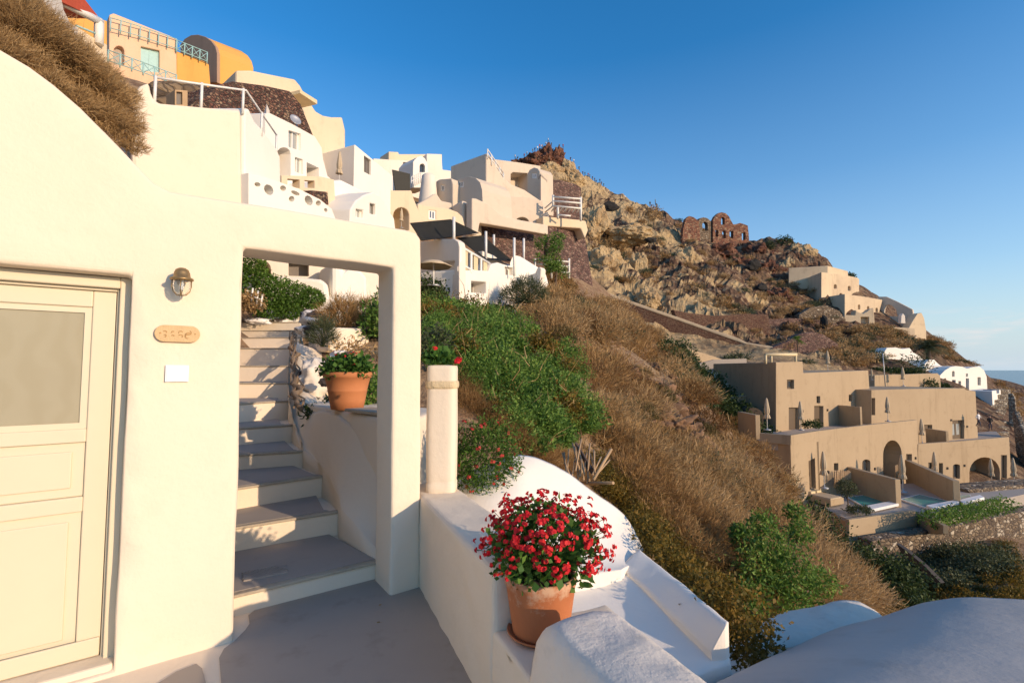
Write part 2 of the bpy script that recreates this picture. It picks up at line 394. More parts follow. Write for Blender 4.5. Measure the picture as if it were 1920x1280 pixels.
def rockiness(x, y):
    """how craggy: the cliff behind, not the terraces"""
    r = np.hypot(x, y); az_ = np.degrees(np.arctan2(x, y))
    k = np.clip((r-85)/25, 0, 1)*np.clip((az_-5)/4, 0, 1)*np.clip((38-az_)/4, 0, 1)*np.clip((215-r)/30, 0, 1)
    return k
def fbm(p, o=4): 
    return noise.fractal(p, 1.0, 2.1, o)
NA, NR = 560, 430
ths = np.radians(np.linspace(-62, 66, NA)); rs = 2.2*np.exp(np.linspace(0, math.log(700/2.2), NR))
TT, RR = np.meshgrid(ths, rs, indexing='ij'); X = (RR*np.sin(TT)).ravel(); Y = (RR*np.cos(TT)).ravel(); Z = ground(X, Y)
rk = rockiness(X, Y); Rf = RR.ravel()
V = np.stack([X, Y, Z], 1)
# a fold where the brown slope drops off, gullies, craggy relief
dn = np.zeros(len(V)); dh = np.zeros((len(V), 2))
for i in range(len(V)):
    p = Vector(V[i]); r = Rf[i]; 
    if r > 260 and rk[i] == 0: dn[i] = 2*noise.noise(p*.03); continue
    a = noise.noise(p*.9)*.10 + noise.noise(p*.28)*min(.3, r*.02)
    if rk[i] > 0:
        q = p*.075; rg = 1-abs(noise.noise(q*1.3))*2
        h = noise.ridged_multi_fractal(p*.05, .8, 2.2, 5, 1.0, 2.0)
        a = a*(1-rk[i]) + rk[i]*((h-1.1)*3.4 + noise.noise(p*.35)*1.4 + abs(noise.noise(p*.8))*-1.2)
        dh[i] = rk[i]*2.2*noise.noise(p*.11+Vector((7,3,1))), rk[i]*-2.2*abs(noise.noise(p*.13))
    dn[i] = a
V[:,2] += dn; V[:,:2] += dh
idx = np.arange(NA*NR).reshape(NA, NR)
q = np.stack([idx[:-1,:-1], idx[:-1,1:], idx[1:,1:], idx[1:,:-1]], -1).reshape(-1, 4)
me = bpy.data.meshes.new('hillside'); me.vertices.add(len(V)); me.vertices.foreach_set('co', V.astype(np.float32).ravel())
me.loops.add(q.size); me.loops.foreach_set('vertex_index', q.astype(np.int32).ravel()); me.polygons.add(len(q))
me.polygons.foreach_set('loop_start', np.arange(0, q.size, 4, dtype=np.int32)); me.polygons.foreach_set('loop_total', np.full(len(q), 4, np.int32)); me.update(calc_edges=True)
# rock type painted by place: 'tuff' = where the pale yellow tuff is exposed
def terrain_mat():
    m, t, b, o = nt('hill_mat'); co = coord(t); geo = t.nodes.new('ShaderNodeNewGeometry')
    sp = N(t, 'ShaderNodeSeparateXYZ'); t.links.new(geo.outputs['Position'], sp.inputs[0])
    ln = N(t, 'ShaderNodeVectorMath', operation='LENGTH'); t.links.new(geo.outputs['Position'], ln.inputs[0])
    far = ramp(t, N(t, 'ShaderNodeMapRange', inp={0: ln.outputs['Value'], 1: 60.0, 2: 100.0}).outputs[0], [(0, (0,)*3), (1, (1,)*3)])
    n1 = noi(t, co, .55, 6, .65); n2 = noi(t, co, 4, 5, .7); nf = noi(t, co, .04, 7, .62, dist=.8); nm = noi(t, co, .5, 8, .7)
    near = mix(t, ramp(t, n1, [(.35, (0,)*3), (.65, (1,)*3)]), (.26,.17,.10), (.40,.28,.17))
    near = mix(t, ramp(t, n2, [(.45, (0,)*3), (.7, (1,)*3)]), near, (.12,.075,.048))
    near = mix(t, ramp(t, noi(t, co, .9, 6, .75), [(.52, (0,)*3), (.6, (.8,)*3)]), near, (.20,.115,.07))
    sl = ramp(t, N(t, 'ShaderNodeSeparateXYZ', inp={0: geo.outputs['Normal']}).outputs['Z'], [(.35, (1,)*3), (.8, (0,)*3)])
    v = N(t, 'ShaderNodeTexVoronoi', inp={'Scale': .9}); t.links.new(co, v.inputs['Vector'])
    vs = N(t, 'ShaderNodeSeparateColor'); t.links.new(v.outputs['Color'], vs.inputs[0])
    rub = ramp(t, vs.outputs[0], [(0, (.09,.05,.035)), (.4, (.17,.105,.07)), (.75, (.26,.17,.11)), (1, (.40,.30,.19))])
    rub = mix(t, nm, mix(t, 1, rub, (.5,.45,.42), 'MULTIPLY'), rub)
    tuff = mix(t, ramp(t, nm, [(.3, (0,)*3), (.7, (1,)*3)]), (.40,.28,.145), (.54,.41,.23))
    tm = ramp(t, N(t, 'ShaderNodeMath', operation='MULTIPLY_ADD', inp={0: sl, 1: .12, 2: N(t, 'ShaderNodeMath', operation='ADD', inp={0: nf, 1: N(t, 'ShaderNodeMapRange', inp={0: sp.outputs['X'], 1: 30.0, 2: 75.0, 3: .09, 4: -.10}).outputs[0]}).outputs[0]}).outputs[0], [(.555, (0,)*3), (.63, (1,)*3)])
    tm = N(t, 'ShaderNodeMath', operation='MULTIPLY', inp={0: tm, 1: N(t, 'ShaderNodeMapRange', inp={0: sp.outputs['X'], 1: 95.0, 2: 68.0}).outputs[0]}).outputs[0]
    fc = mix(t, tm, rub, tuff)
    fc = mix(t, ramp(t, noi(t, co, .16, 6, .7), [(.52, (0,)*3), (.62, (.8,)*3)]), fc, (.19,.13,.075))
    col = mix(t, far, near, fc)
    t.links.new(col, b.inputs['Base Color']); b.inputs['Roughness'].default_value = .95; b.inputs['Specular IOR Level'].default_value = .1
    hh = N(t, 'ShaderNodeMath', operation='MULTIPLY_ADD', inp={0: nm, 1: 2.0, 2: v.outputs['Distance']}).outputs[0]
    h2 = N(t, 'ShaderNodeMix', inp={0: far, 2: N(t, 'ShaderNodeMath', operation='MULTIPLY', inp={0: n2, 1: .25}).outputs[0], 3: hh})
    bump(t, b, h2.outputs[0], 1.0, .5)
    return m
finish(me, terrain_mat(), True)
fr_ = (rk.reshape(NA, NR)[:-1,:-1] > .3).ravel(); me.polygons.foreach_set('use_smooth', ~fr_)
hill = link('hillside', me); hill['kind'] = 'structure'
# sea
m, t, b, o = nt('sea_mat'); b.inputs['Base Color'].default_value = (.012,.045,.085,1); b.inputs['Roughness'].default_value = .22
co = coord(t, (.02,.05,1)); bump(t, b, noi(t, co, 1.2, 6, .6), .6, 3)
SEA = -64
sea = mesh('sea', [(-60000,-20000,SEA),(60000,-20000,SEA),(60000,80000,SEA),(-60000,80000,SEA)], [(0,1,2,3)], M['sea_mat']); sea['kind'] = 'structure'
# ================================================================ plants: builders
def rdir(n, up=0.0, rng=RNG):
    d = rng.normal(size=(n,3)); d[:,2] += up; return d/np.linalg.norm(d, axis=1, keepdims=True)
def blob(n, c, rad, shell=.75, lump=.35, rng=RNG, half=False, seed=0):
    """points through a lumpy crown, denser towards its outside"""
    d = rdir(n, 0, rng)
    if half: d[:,2] = np.abs(d[:,2])
    k = np.array([noise.noise(Vector(v)*2.2+Vector((seed,seed*.7,0)))+.5*noise.noise(Vector(v)*5+Vector((0,seed,3))) for v in d])
    r = (1+lump*k)*(1-(1-shell)*rng.random(n)**1.5)*(rng.random(n)**.28*.5+.5)
    return np.asarray(c)+d*r[:,None]*np.asarray(rad), d
def leaves(pts, dirs, size, asp=.5, rng=RNG, droop=.0):
    n = len(pts); a = rdir(n, 0, rng)+dirs*.6; a[:,2] -= droop; a /= np.linalg.norm(a, axis=1, keepdims=True)
    b = np.cross(a, rdir(n, .6, rng)); b /= np.linalg.norm(b, axis=1, keepdims=True)+1e-9
    s = (size*(.6+.8*rng.random(n)))[:,None]; c = np.cross(a, b)*s*.12
    return np.stack([pts, pts+a*s*.5+b*s*asp*.5+c, pts+a*s, pts+a*s*.5-b*s*asp*.5+c], 1).reshape(-1, 3)
def blades(p, d, L, w, rng=RNG, bend=.3):
    """thin bent twigs: two triangles-thin quads each"""
    n = len(p); L = L*(.6+.8*rng.random((n,1))); b = np.cross(d, rdir(n, 0, rng)); b /= np.linalg.norm(b, axis=1, keepdims=True)+1e-9; b = b*w
    m = p+d*L*.5; tip = p+d*L+rdir(n, 0, rng)*L*bend
    return np.concatenate([np.stack([p-b, p+b, m+b*.7, m-b*.7], 1), np.stack([m-b*.7, m+b*.7, tip+b*.15, tip-b*.15], 1)], 0).reshape(-1, 3)
def dry_V(c, rad, n, tw=.004, tl=.10, rng=RNG, seed=0, up=.35):
    """a dry, twiggy dome: stems from the root, a haze of twigs at the outside"""
    c = np.asarray(c, float); rad = np.asarray(rad, float)
    pts, d = blob(n, c+np.array([0,0,rad[2]*.1]), rad, .72, .38, rng, True, seed)
    V = [blades(pts, (lambda q: q/np.linalg.norm(q, axis=1, keepdims=True))(d*.9+rdir(n, up, rng)*.6), tl, tw, rng)]
    k = max(6, n//25); e, dd = blob(k, c, rad*.9, .7, .4, rng, True, seed)
    base = c+rng.normal(size=(k,3))*np.array([.12,.12,0])*rad; v = e-base; L = np.linalg.norm(v, axis=1, keepdims=True)
    V.append(blades(base, v/L, float(L.mean()), tw*1.8, rng, .12))
    return np.concatenate(V)
def stems_bm(c, rad, n, r0, rng=RNG, half=True):
    bm = bmesh.new(); c = Vector(c)
    for i in range(n):
        a = rng.random()*6.28; k = .35+.5*rng.random()
        e = c+Vector((math.cos(a)*rad[0]*k, math.sin(a)*rad[1]*k, rad[2]*(.35+.5*rng.random())))
        m = c.lerp(e, .5)+Vector(rng.normal(size=3)*.08*rad[0]); add_tube(bm, [c, m, e], r0, 5, r2=r0*.3)
    return bm
leafm('lf_dry', [(0, (.13,.08,.035)), (.3, (.32,.20,.085)), (.62, (.50,.33,.15)), (1, (.68,.49,.27))], .3, .35)
leafm('lf_dryred', [(0, (.11,.06,.025)), (.35, (.28,.155,.06)), (.7, (.44,.27,.105)), (1, (.58,.40,.18))], .3, .4)
leafm('lf_green', [(0, (.035,.075,.014)), (.35, (.085,.175,.03)), (.7, (.17,.29,.05)), (.9, (.30,.38,.09)), (1, (.38,.40,.13))], .35, .9)
leafm('lf_hedge', [(0, (.03,.065,.01)), (.5, (.075,.155,.02)), (1, (.16,.27,.04))], .3, 1.5)
leafm('lf_dark', [(0, (.016,.032,.01)), (.5, (.045,.075,.02)), (1, (.11,.14,.045))], .3, .6)
leafm('lf_olive', [(0, (.03,.045,.02)), (.5, (.07,.09,.04)), (1, (.16,.17,.09))], .3, 1)
leafm('lf_yel', [(0, (.05,.045,.01)), (.4, (.14,.11,.018)), (.7, (.24,.15,.025)), (1, (.30,.16,.03))], .35, 1.5)
leafm('lf_ger', [(0, (.03,.075,.015)), (.5, (.07,.17,.03)), (1, (.16,.28,.05))], .35, 4)
leafm('petal', [(0, (.38,.008,.016)), (.5, (.68,.018,.028)), (1, (.85,.06,.05))], .3, 8)
leafm('petal_pink', [(0, (.35,.02,.02)), (1, (.6,.08,.06))], .3, 8)
flat('bark', (.12,.08,.055), .9, var=.4, sc=12, bs=.6)
# ================================================================ the near house, its doorway and arch
NF = Fac((-1.54,2.75), (-.642,3.4))
s0, z0 = NF.at(0, 90)
curve = [('s', s0-3.0, 1.6), ('s', s0-2.6, 2.35), ('s', s0-2.1, 2.85), ('s', s0-1.4, 3.22), ('s', s0-.8, 3.28), ('s', s0-.4, 3.18), (0,90), (55,122), (100,156), (150,200), (200,250), (250,303), (290,342)]
top = curve + [(318,357), (360,364), (450,379), (600,404), (760,430), (781,437), (789,448)]
sA = NF.at(457, 700)[0]; sP0 = NF.at(738, 760)[0]; sP1 = NF.at(790, 760)[0]; sD = NF.at(234, 800)[0]
house = thing('white_house', 'near cream plastered house with rounded gable and an open archway over the steps', 'house', (-2.4,2.6,0))
outl = top + [('s', sP1, 1.4), ('s', sP1+.01, -.3), ('s', s0-3.0, -.3)]
o = wall('wall', NF, outl, .3, M['white_near'], house,
    holes=[[('s', sD-1.02, .02), ('s', sD-1.02, 1.99), ('s', sD, 1.985), ('s', sD, .02)],
           [('s', sA, -.6), (457,464), (600,483), (738,501), ('s', sP0, -.6)]], through=True, bevel=.022, seg=3, ang=40, sub=.14, rough=.007, rscale=.5)
# vaulted room behind the gable
r0 = [NF.px(*p, o=-.28) for p in [c for c in curve]]; k_ = NF.at(300, 340)[0]
r0 += [NF.p3(k_, 2.5, -.28), NF.p3(k_, -.3, -.28), NF.p3(s0-3.0, -.3, -.28)]
bm = bmesh.new(); add_prism(bm, r0, Vector((-NF.n.x, -NF.n.y, 0))*4.5); fixn(bm)
vlt = bmobj('vault', bm, M['white_near'], house)
cb = bmesh.new(); add_prism(cb, [NF.p3(sD-1.25, -.5, .1), NF.p3(sD+.25, -.5, .1), NF.p3(sD+.25, 2.2, .1), NF.p3(sD-1.25, 2.2, .1)], Vector((-NF.n.x, -NF.n.y, 0))*2.6)
mods(vlt, cb)
# door
D1 = NF.shift(-.15)
def rawbox(name, fac, k0, k1, z0, z1, o, th, mat, parent, bev=0):
    bm = bmesh.new(); nb = Vector((-fac.n.x, -fac.n.y, 0))
    add_prism(bm, [fac.p3(k0, z0, o), fac.p3(k1, z0, o), fac.p3(k1, z1, o), fac.p3(k0, z1, o)], nb*th); fixn(bm)
    ob = bmobj(name, bm, mat, parent)
    if bev: mods(ob, None, bev, 2)
    return ob
fr = thing('door_set', None, None)
bpy.data.objects.remove(fr)
kl, kr, zh = sD-1.02, sD, 1.985
fb = bmesh.new()
for (a, b, c, d, o_, th) in ((kr-.05, kr-.002, .02, zh-.002, -.1, .12), (kl+.002, kl+.05, .02, zh-.002, -.1, .12), (kl+.05, kr-.05, zh-.06, zh-.002, -.1, .12), (kr-.062, kr-.05, .05, zh-.06, -.13, .03), (kl+.05, kr-.062, zh-.075, zh-.06, -.13, .03)):
    add_prism(fb, [NF.p3(a, c, o_), NF.p3(b, c, o_), NF.p3(b, d, o_), NF.p3(a, d, o_)], Vector((-NF.n.x, -NF.n.y, 0))*th)
fixn(fb); bmobj('door_frame', fb, M['door_paint'], house)
mods(bpy.data.objects['door_frame'], None, .006, 2)
x0, x1, y0, y1 = kl+.065, kr-.065, .06, zh-.075
dr = bmesh.new(); nb = Vector((-NF.n.x, -NF.n.y, 0))
def dbox(bm, a, b, c, d, o_, th): add_prism(bm, [NF.p3(a, c, o_), NF.p3(b, c, o_), NF.p3(b, d, o_), NF.p3(a, d, o_)], nb*th)
st = .095; g0, g1 = NF.shift(-.16).at(100, 806)[1], NF.shift(-.16).at(100, 572)[1]
p0_, p1_ = NF.shift(-.16).at(100, 936)[1], NF.shift(-.16).at(100, 832)[1]
q0_, q1_ = NF.shift(-.16).at(100, 1222)[1], NF.shift(-.16).at(100, 965)[1]
dbox(dr, x0, x0+st, y0, y1, -.15, .045); dbox(dr, x1-st, x1, y0, y1, -.15, .045)
for a, b in ((g1, y1), (p1_, g0), (q1_, p0_), (y0, q0_)): dbox(dr, x0+st, x1-st, a, b, -.15, .045)
for a, b in ((p0_, p1_), (q0_, q1_)):
    dbox(dr, x0+st, x1-st, a, b, -.168, .02); dbox(dr, x0+st+.05, x1-st-.05, a+.045, b-.045, -.158, .012)
dbox(dr, x0+.002, x1-.002, y0+.0, y0+.09, -.135, .014)
fixn(dr); door = bmobj('door', dr, M['door_paint'], house); mods(door, None, .007, 3)
m, t, b, o = nt('screen'); co = coord(t)
wv = N(t, 'ShaderNodeTexWave', inp={'Scale': 260.0}); wv.bands_direction = 'Z'; t.links.new(co, wv.inputs['Vector'])
col = mix(t, noi(t, co, 2.5, 4), (.40,.36,.25), (.54,.49,.35)); col = mix(t, wv.outputs['Fac'], col, (.26,.23,.15)); fo = N(t, 'ShaderNodeTexWave', inp={'Scale': 3.5, 'Distortion': 9.0}); fo.bands_direction = 'X'; t.links.new(co, fo.inputs['Vector']); col = mix(t, ramp(t, fo.outputs['Fac'], [(.2, (.0,)*3), (.9, (.22,)*3)]), col, (.30,.26,.16)); t.links.new(col, b.inputs['Base Color'])  # wavy darker bands paint curtain folds and reflection into the pane
b.inputs['Roughness'].default_value = .14; bump(t, b, noi(t, co, 3, 4), .25, .01)
rawbox('glass_pane', NF, x0+st-.001, x1-st+.001, g0-.001, g1+.001, -.172, .006, M['screen'], door)
gb = bmesh.new()
for (a, b_, c, d) in ((x0+st, x0+st+.03, g0, g1), (x1-st-.03, x1-st, g0, g1), (x0+st+.03, x1-st-.03, g1-.03, g1), (x0+st+.03, x1-st-.03, g0, g0+.03)): dbox(gb, a, b_, c, d, -.162, .008)
fixn(gb); bmobj('glazing_bead', gb, M['door_paint'], door); 
rawbox('threshold', NF, kl+.003, kr-.003, -.05, .055, -.02, .26, M['white_near'], house, .012)
# wall lamp: brass hood, bars, glass with a bulb in it
lw = NF.px(340, 530); L0 = lw + Vector((NF.n.x, NF.n.y, 0))*.085
LS = .84
lamp = thing('wall_lamp', 'brass bulkhead lamp with caged clear glass on the cream wall beside the door', 'lamp', L0)
bm = bmesh.new(); add_lathe(bm, [(0,.066),(.015,.065),(.029,.056),(.036,.038),(.039,.017),(.052,.010),(.054,.003),(.050,-.001),(.034,-.002)], L0, 28); fixn(bm); bmobj('hood', bm, M['brass'], lamp)
bm = bmesh.new()
for i in range(4):
    a = i*math.pi/2+.5; ca, sa = math.cos(a), math.sin(a)
    add_tube(bm, [L0+Vector((ca*r_, sa*r_, z_)) for r_, z_ in ((.042,.0),(.043,-.034),(.037,-.059),(.021,-.077),(0,-.082))], .0028, 6)
bmobj('cage', bm, M['brass'], lamp)
m, t, b, o = nt('lampglass'); b.inputs['Base Color'].default_value = (.95,.93,.85,1); b.inputs['Transmission Weight'].default_value = .9; b.inputs['Roughness'].default_value = .08; b.inputs['IOR'].default_value = 1.1
bm = bmesh.new(); add_lathe(bm, [(.038,0),(.039,-.034),(.034,-.056),(.020,-.073),(0,-.078)], L0, 24); bmobj('glass', bm, M['lampglass'], lamp)
bm = bmesh.new(); add_lathe(bm, [(0,.0),(.010,-.004),(.012,-.026),(.010,-.049),(0,-.056)], L0, 14); bmobj('bulb', bm, M['switch'], lamp)
bm = bmesh.new(); add_tube(bm, [lw+Vector((NF.n.x,NF.n.y,0))*.002+Vector((0,0,.012)), L0+Vector((0,0,.012))], .011, 10)
add_tube(bm, [lw+Vector((0,0,.012)), lw+Vector((NF.n.x,NF.n.y,0))*.012+Vector((0,0,.012))], .034, 20); bmobj('bracket', bm, M['brass'], lamp)
# name plaque with worn relief
pl = [NF.at(304+14+ (math.cos(a)*14) + (28 if math.cos(a) > 0 else 0)*1, 626+13-math.sin(a)*16.5-12) for a in [0]]
k0, zc = NF.at(333, 626); kk = NF.at(289, 626)[0]; hw = k0-kk; hh = .045
flat('plaque', (.62,.43,.22), .8, var=.12, sc=25, bs=.5); flat('plaque_dark', (.45,.26,.10), .8, var=.1)
plq = thing('name_plaque', 'oval ended sandstone house plaque with worn carved letters below the lamp', 'plaque', NF.p3(k0, zc))
ring = [NF.p3(k0+(hw-hh)*(1 if math.cos(a) > 0 else -1)+hh*math.cos(a), zc+hh*math.sin(a), .018) for a in np.linspace(.01, 2*math.pi+.01, 33)[:-1]]
bm = bmesh.new(); add_prism(bm, ring, nb*.016); fixn(bm); o = bmobj('plate', bm, M['plaque'], plq); mods(o, None, .004, 2)
bm = bmesh.new(); rr = random.Random(5)
for i in range(4):
    cx = k0-.055+.034*i; w_ = (.007,.006,.009,.014)[i]
    for j in range(2+(i == 3)):
        a0 = rr.random()*6+1; cz = zc+(-.012, .008, -.004)[j]
        add_tube(bm, [NF.p3(cx+w_*math.cos(a0+q*.6), cz+w_*.8*math.sin(a0+q*.6), .019) for q in range(7)], .0022, 5)
for dx in (-.075, .078): add_tube(bm, [NF.p3(k0+dx, zc+.002, .017), NF.p3(k0+dx, zc+.002, .022)], .004, 8)
bmobj('relief', bm, M['plaque_dark'], plq)
# switch plate
k1, zc = NF.at(332, 700); hw = (NF.at(354, 700)[0]-NF.at(310, 700)[0])/2; hz = .044*1.0
sw = thing('switch_plate', 'square white electric switch plate on the cream wall under the plaque', 'switch', NF.p3(k1, zc))
rawbox('plate', NF, k1-hw, k1+hw, zc-hz, zc+hz, .010, .0095, M['switch'], sw, .002)
rawbox('rocker', NF, k1-hw+.006, k1+hw-.016, zc-hz+.006, zc+hz-.006, .014, .004, M['switch'], sw, .0015)
# ================================================================ terrace floor
bm = bmesh.new(); add_box(bm, (-1.1,1.55,-.25), (3.0,5.6,.5), 0); fixn(bm)
fl = bmobj('terrace_floor', bm, M['white_near']); fl['kind'] = 'structure'
gp = [(415,1280),(411,1232),(420,1215),(439,1201),(460,1180),(468,1168),(466,1152),(480,1141),(531,1124),(610,1102),(697,1081),(712,1081),(724,1085),(740,1094),(755,1096),(781,1095),(795,1106),(807,1123),(824,1150),(845,1183),(870,1220),(895,1255),(920,1290),(1010,1460),(400,1460)]
def sheet(name, pts, z, mat, th=.004, parent=None):
    ring = [Pz(x, y, z) for x, y in pts]
    bm = bmesh.new(); add_prism(bm, ring, Vector((0,0,-th+.001))); fixn(bm); return bmobj(name, bm, mat, parent)
g = sheet('painted_floor', gp, .006, M['grey_floor']); g['kind'] = 'structure'
g = sheet('painted_floor', [(296,1280),(330,1258),(368,1243),(379,1252),(386,1280),(380,1400),(180,1400)], .006, M['grey_floor']); g['kind'] = 'structure'
# ================================================================ steps through the arch
SD = [(.13, Pz(456,1110,.13), Pz(727,1046,.13)), (.315, Pz(456,985,.315), Pz(632,957,.315)), (.50, Pz(456,912,.5), Pz(612,889,.5)), (.655, Pz(456,851,.655), Pz(568,844,.655)),
      (.85, Pz(456,801,.85), Pz(545,795,.85)), (1.09, Pz(456,755,1.09), Pz(540,750,1.09))]
for z, y, yy, px in ((1.31,7.0,7.1,537),(1.57,7.8,7.8,540),(1.89,8.6,8.55,546),(2.14,9.5,9.4,549),(2.36,10.5,10.4,552),(2.67,11.8,11.7,552),(3.0,13.6,13.4,552)):
    a, b = P(456, 700, y), P(px, 700, yy); SD.append((z, Vector((a.x,a.y,z)), Vector((b.x,b.y,z))))
stairs = thing('stairway', 'grey and white painted steps rising behind the archway', 'stairs', (-2,4,0))
for i, (z, a, b) in enumerate(SD):
    d = (a-b).normalized(); a2 = a+d*1.1; b2 = b-d*.12
    if i+1 < len(SD): na, nb_ = SD[i+1][1], SD[i+1][2]; d2 = (na-nb_).normalized(); c = nb_-d2*.12; e = na+d2*1.1
    else: c = b2+Vector((-1,3,0)); e = a2+Vector((-1,3,0))
    perp = Vector((-(b-a).y, (b-a).x, 0)).normalized()*.12
    ring = [Vector((q.x, q.y, z-.02)) for q in (a2, b2, c+perp, e+perp)]
    bm = bmesh.new(); add_prism(bm, ring, Vector((0,0,-.8 if i else -.4))); fixn(bm)
    stp = bmobj('step', bm, M['white_near'], stairs); mods(stp, None, .015, 2)
    n_ = 24
    f = lambda t_: a2.lerp(b2, t_)
    rg = []; 
    for k in range(n_+1):
        q = f(k/n_); w_ = .010*noise.noise(q*9+Vector((0,0,i))); rg.append(Vector((q.x, q.y, z-.02))-perp*(.12+w_))
    inner = [Vector((q.x, q.y, z-.02))+perp*.35 for q in (b2, a2)]
    bm = bmesh.new(); add_prism(bm, rg+inner, Vector((0,0,.02))); fixn(bm); ed = bmobj('nosing', bm, M['step_edge'], stp); mods(ed, None, .006, 2)
    rb = [a2, b-d*(-.03) if i < 6 else b2, c, e]
    ring = [Vector((q.x, q.y, z+.001)) for q in rb]; off = perp*.35
    pr = perp*.0
    ring = [ring[0]+perp*.28, ring[1]+perp*.28-(b-a).normalized()*.03, ring[1]+perp*.7-(b-a).normalized()*.06, ring[2]-(b-a).normalized()*.2+perp*.8, ring[3]+perp*.8]
    if i < 7:
        bm = bmesh.new(); add_prism(bm, ring, Vector((0,0,.003))); fixn(bm); bmobj('tread', bm, M['step_grey'], stp)
# drain cover set in the first tread
dc = Pz(497, 1072, .137)
bm = bmesh.new(); add_box(bm, (dc.x, dc.y, .136), (.26,.17,.012), .55)
for i in range(11):
    for sg in (-1, 1):
        q = Matrix.Rotation(.55, 3, 'Z') @ Vector((-.10+i*.02, 0, 0)); add_box(bm, (dc.x+q.x, dc.y+q.y, .1425+.0006*sg), (.004,.15-.004*abs(i-5),.004), .55+sg*.6)
fixn(bm); tagp(bmobj('drain_cover', bm, M['step_grey']), 'square patterned drain cover set into the lowest grey step', 'drain cover')
# rough plaster bank beside the steps and the planter wall
lo = [(738,1062,3.50),(722,1046,3.47),(680,1002,3.7),(640,957,4.0),(622,905,4.4),(600,870,4.7),(572,842,5.0),(553,795,5.6),(543,750,6.2),(540,716,7.1),(540,686,7.8),(545,652,8.5)]
hi = [(738,1000,3.62),(722,900,3.9),(700,840,4.1),(665,800,4.35),(635,778,4.6),(605,768,4.95),(590,772,5.3),(572,770,5.7),(560,742,6.3),(557,712,7.0),(556,676,7.7),(552,640,8.5)]
nU, nV = 60, 22; bm = bmesh.new(); G = []
def lerp_list(L, t_):
    i = min(int(t_*(len(L)-1)), len(L)-2); f_ = t_*(len(L)-1)-i; return P(*L[i]).lerp(P(*L[i+1]), f_)
for i in range(nU):
    a, b = lerp_list(lo, i/(nU-1)), lerp_list(hi, i/(nU-1)); row = []
    for j in range(-3, nV+6):
        t_ = max(0, min(1, j/(nV-1))); q = a.lerp(b, t_); 
        q += Vector((.5,-.35,0)).normalized()*(-.10*math.sin(math.pi*t_)) 
        q.z -= .10*math.sin(math.pi*t_)
        if j < 0: q += Vector((0,0,.12*j))
        if j > nV-1: q += Vector((.12,.03,0))*(j-nV+1)+Vector((0,0,-.05*(j-nV+1)))
        q += Vector((1,-.6,.3))*(.022*noise.noise(q*5)+.01*noise.noise(q*14))
        row.append(bm.verts.new(q))
    G.append(row)
for i in range(nU-1):
    for j in range(len(G[0])-1): bm.faces.new((G[i][j], G[i+1][j], G[i+1][j+1], G[i][j+1])).smooth = True
fixn(bm); tagp(bmobj('plaster_bank', bm, M['white_near']), 'sloping rough whitewashed plaster bank along the right of the steps', 'bank')
a, b, c = P(735,900,3.66), P(605,768,5.0), P(572,770,5.7)
ring = [Vector((q.x, q.y, 1.115)) for q in (a+Vector((.1,-.06,0)), b, c, c+Vector((.4,.35,0)), a+Vector((.25,1.1,0)))]
bm = bmesh.new(); add_prism(bm, ring, Vector((0,0,-1.6))); fixn(bm); pw = bmobj('planter_wall', bm, M['white_near'])
tagp(pw, 'thick cream planter wall behind the arch that carries a terracotta pot', 'wall'); mods(pw, None, .04, 3, sub=.12, rough=.012, rscale=.4)
# ================================================================ parapet, ledge and pier in front
pA, pB = Vector((-.66,3.45)), Vector((.055,1.84)); pe = (pB-pA).normalized(); pn = Vector((pe.y, -pe.x))*-1
if pn.x < 0: pn = -pn
def pp(s_, o_, z_): q = pA+pe*s_+pn*o_; return Vector((q.x, q.y, z_))
sN = (Vector((-.105,2.14))-pA).dot(pe); sE = (pB-pA).dot(pe)+.02
WD = .33
par = thing('parapet_wall', 'low cream and white parapet running toward the camera with a ledge for a flower pot', 'wall', (-.3,2.6,0))
def pblock(s0_, s1_, zt, bev, w0=0, w1=WD, zb=-.6, name='wall'):
    bm = bmesh.new(); add_prism(bm, [pp(s0_, w0, zb), pp(s1_, w0, zb), pp(s1_, w1, zb), pp(s0_, w1, zb)], Vector((0,0,zt-zb))); fixn(bm)
    o = bmobj(name, bm, M['white_near'], par); mods(o, None, bev, 4, sub=.06, rough=.007, rscale=.16); return o
pblock(-.35, sN, .62, .035)
led = pblock(sN-.02, sE+1.4, .366, .02, .004, .60, -.62, 'ledge')
# rough end block with a rounded shoulder
bm = bmesh.new(); ns = 46; prof = []
E0, E1 = sE, sE+1.35
rows = []
for i in range(ns+1):
    s_ = E0+(E1-E0)*i/ns; t_ = (s_-E0); zt = .60 if t_ > .13 else .60-.13+math.sqrt(max(0, .13**2-(.13-t_)**2))
    row = []
    for (o_, z_) in [(.0,-.6)]+[(-.004, -.5+(zt+.42)*k/14) for k in range(14)]+[(.015+.0*k, zt-.035+.0*k) for k in range(1)]+[(.04+(WD-.07)*k/11, zt+.012*math.sin(math.pi*k/11)) for k in range(12)]+[(WD-.01, zt-.04)]+[(WD+.002, zt-.1-(zt+.3)*k/10) for k in range(11)]:
        q = pp(s_, o_, z_); 
        if z_ > zt-.05: q.z += .012*noise.noise(q*8)+.003*noise.noise(q*22)
        else: q += Vector((pn.x, pn.y, 0))*.006*noise.noise(q*6)
        row.append(bm.verts.new(q))
    rows.append(row)
for i in range(ns):
    for j in range(len(rows[0])-1): bm.faces.new((rows[i][j], rows[i+1][j], rows[i+1][j+1], rows[i][j+1])).smooth = True
bm.faces.new(rows[0]); bm.faces.new(rows[-1][::-1]); fixn(bm)
bmobj('end_block', bm, M['white_rough'], par)
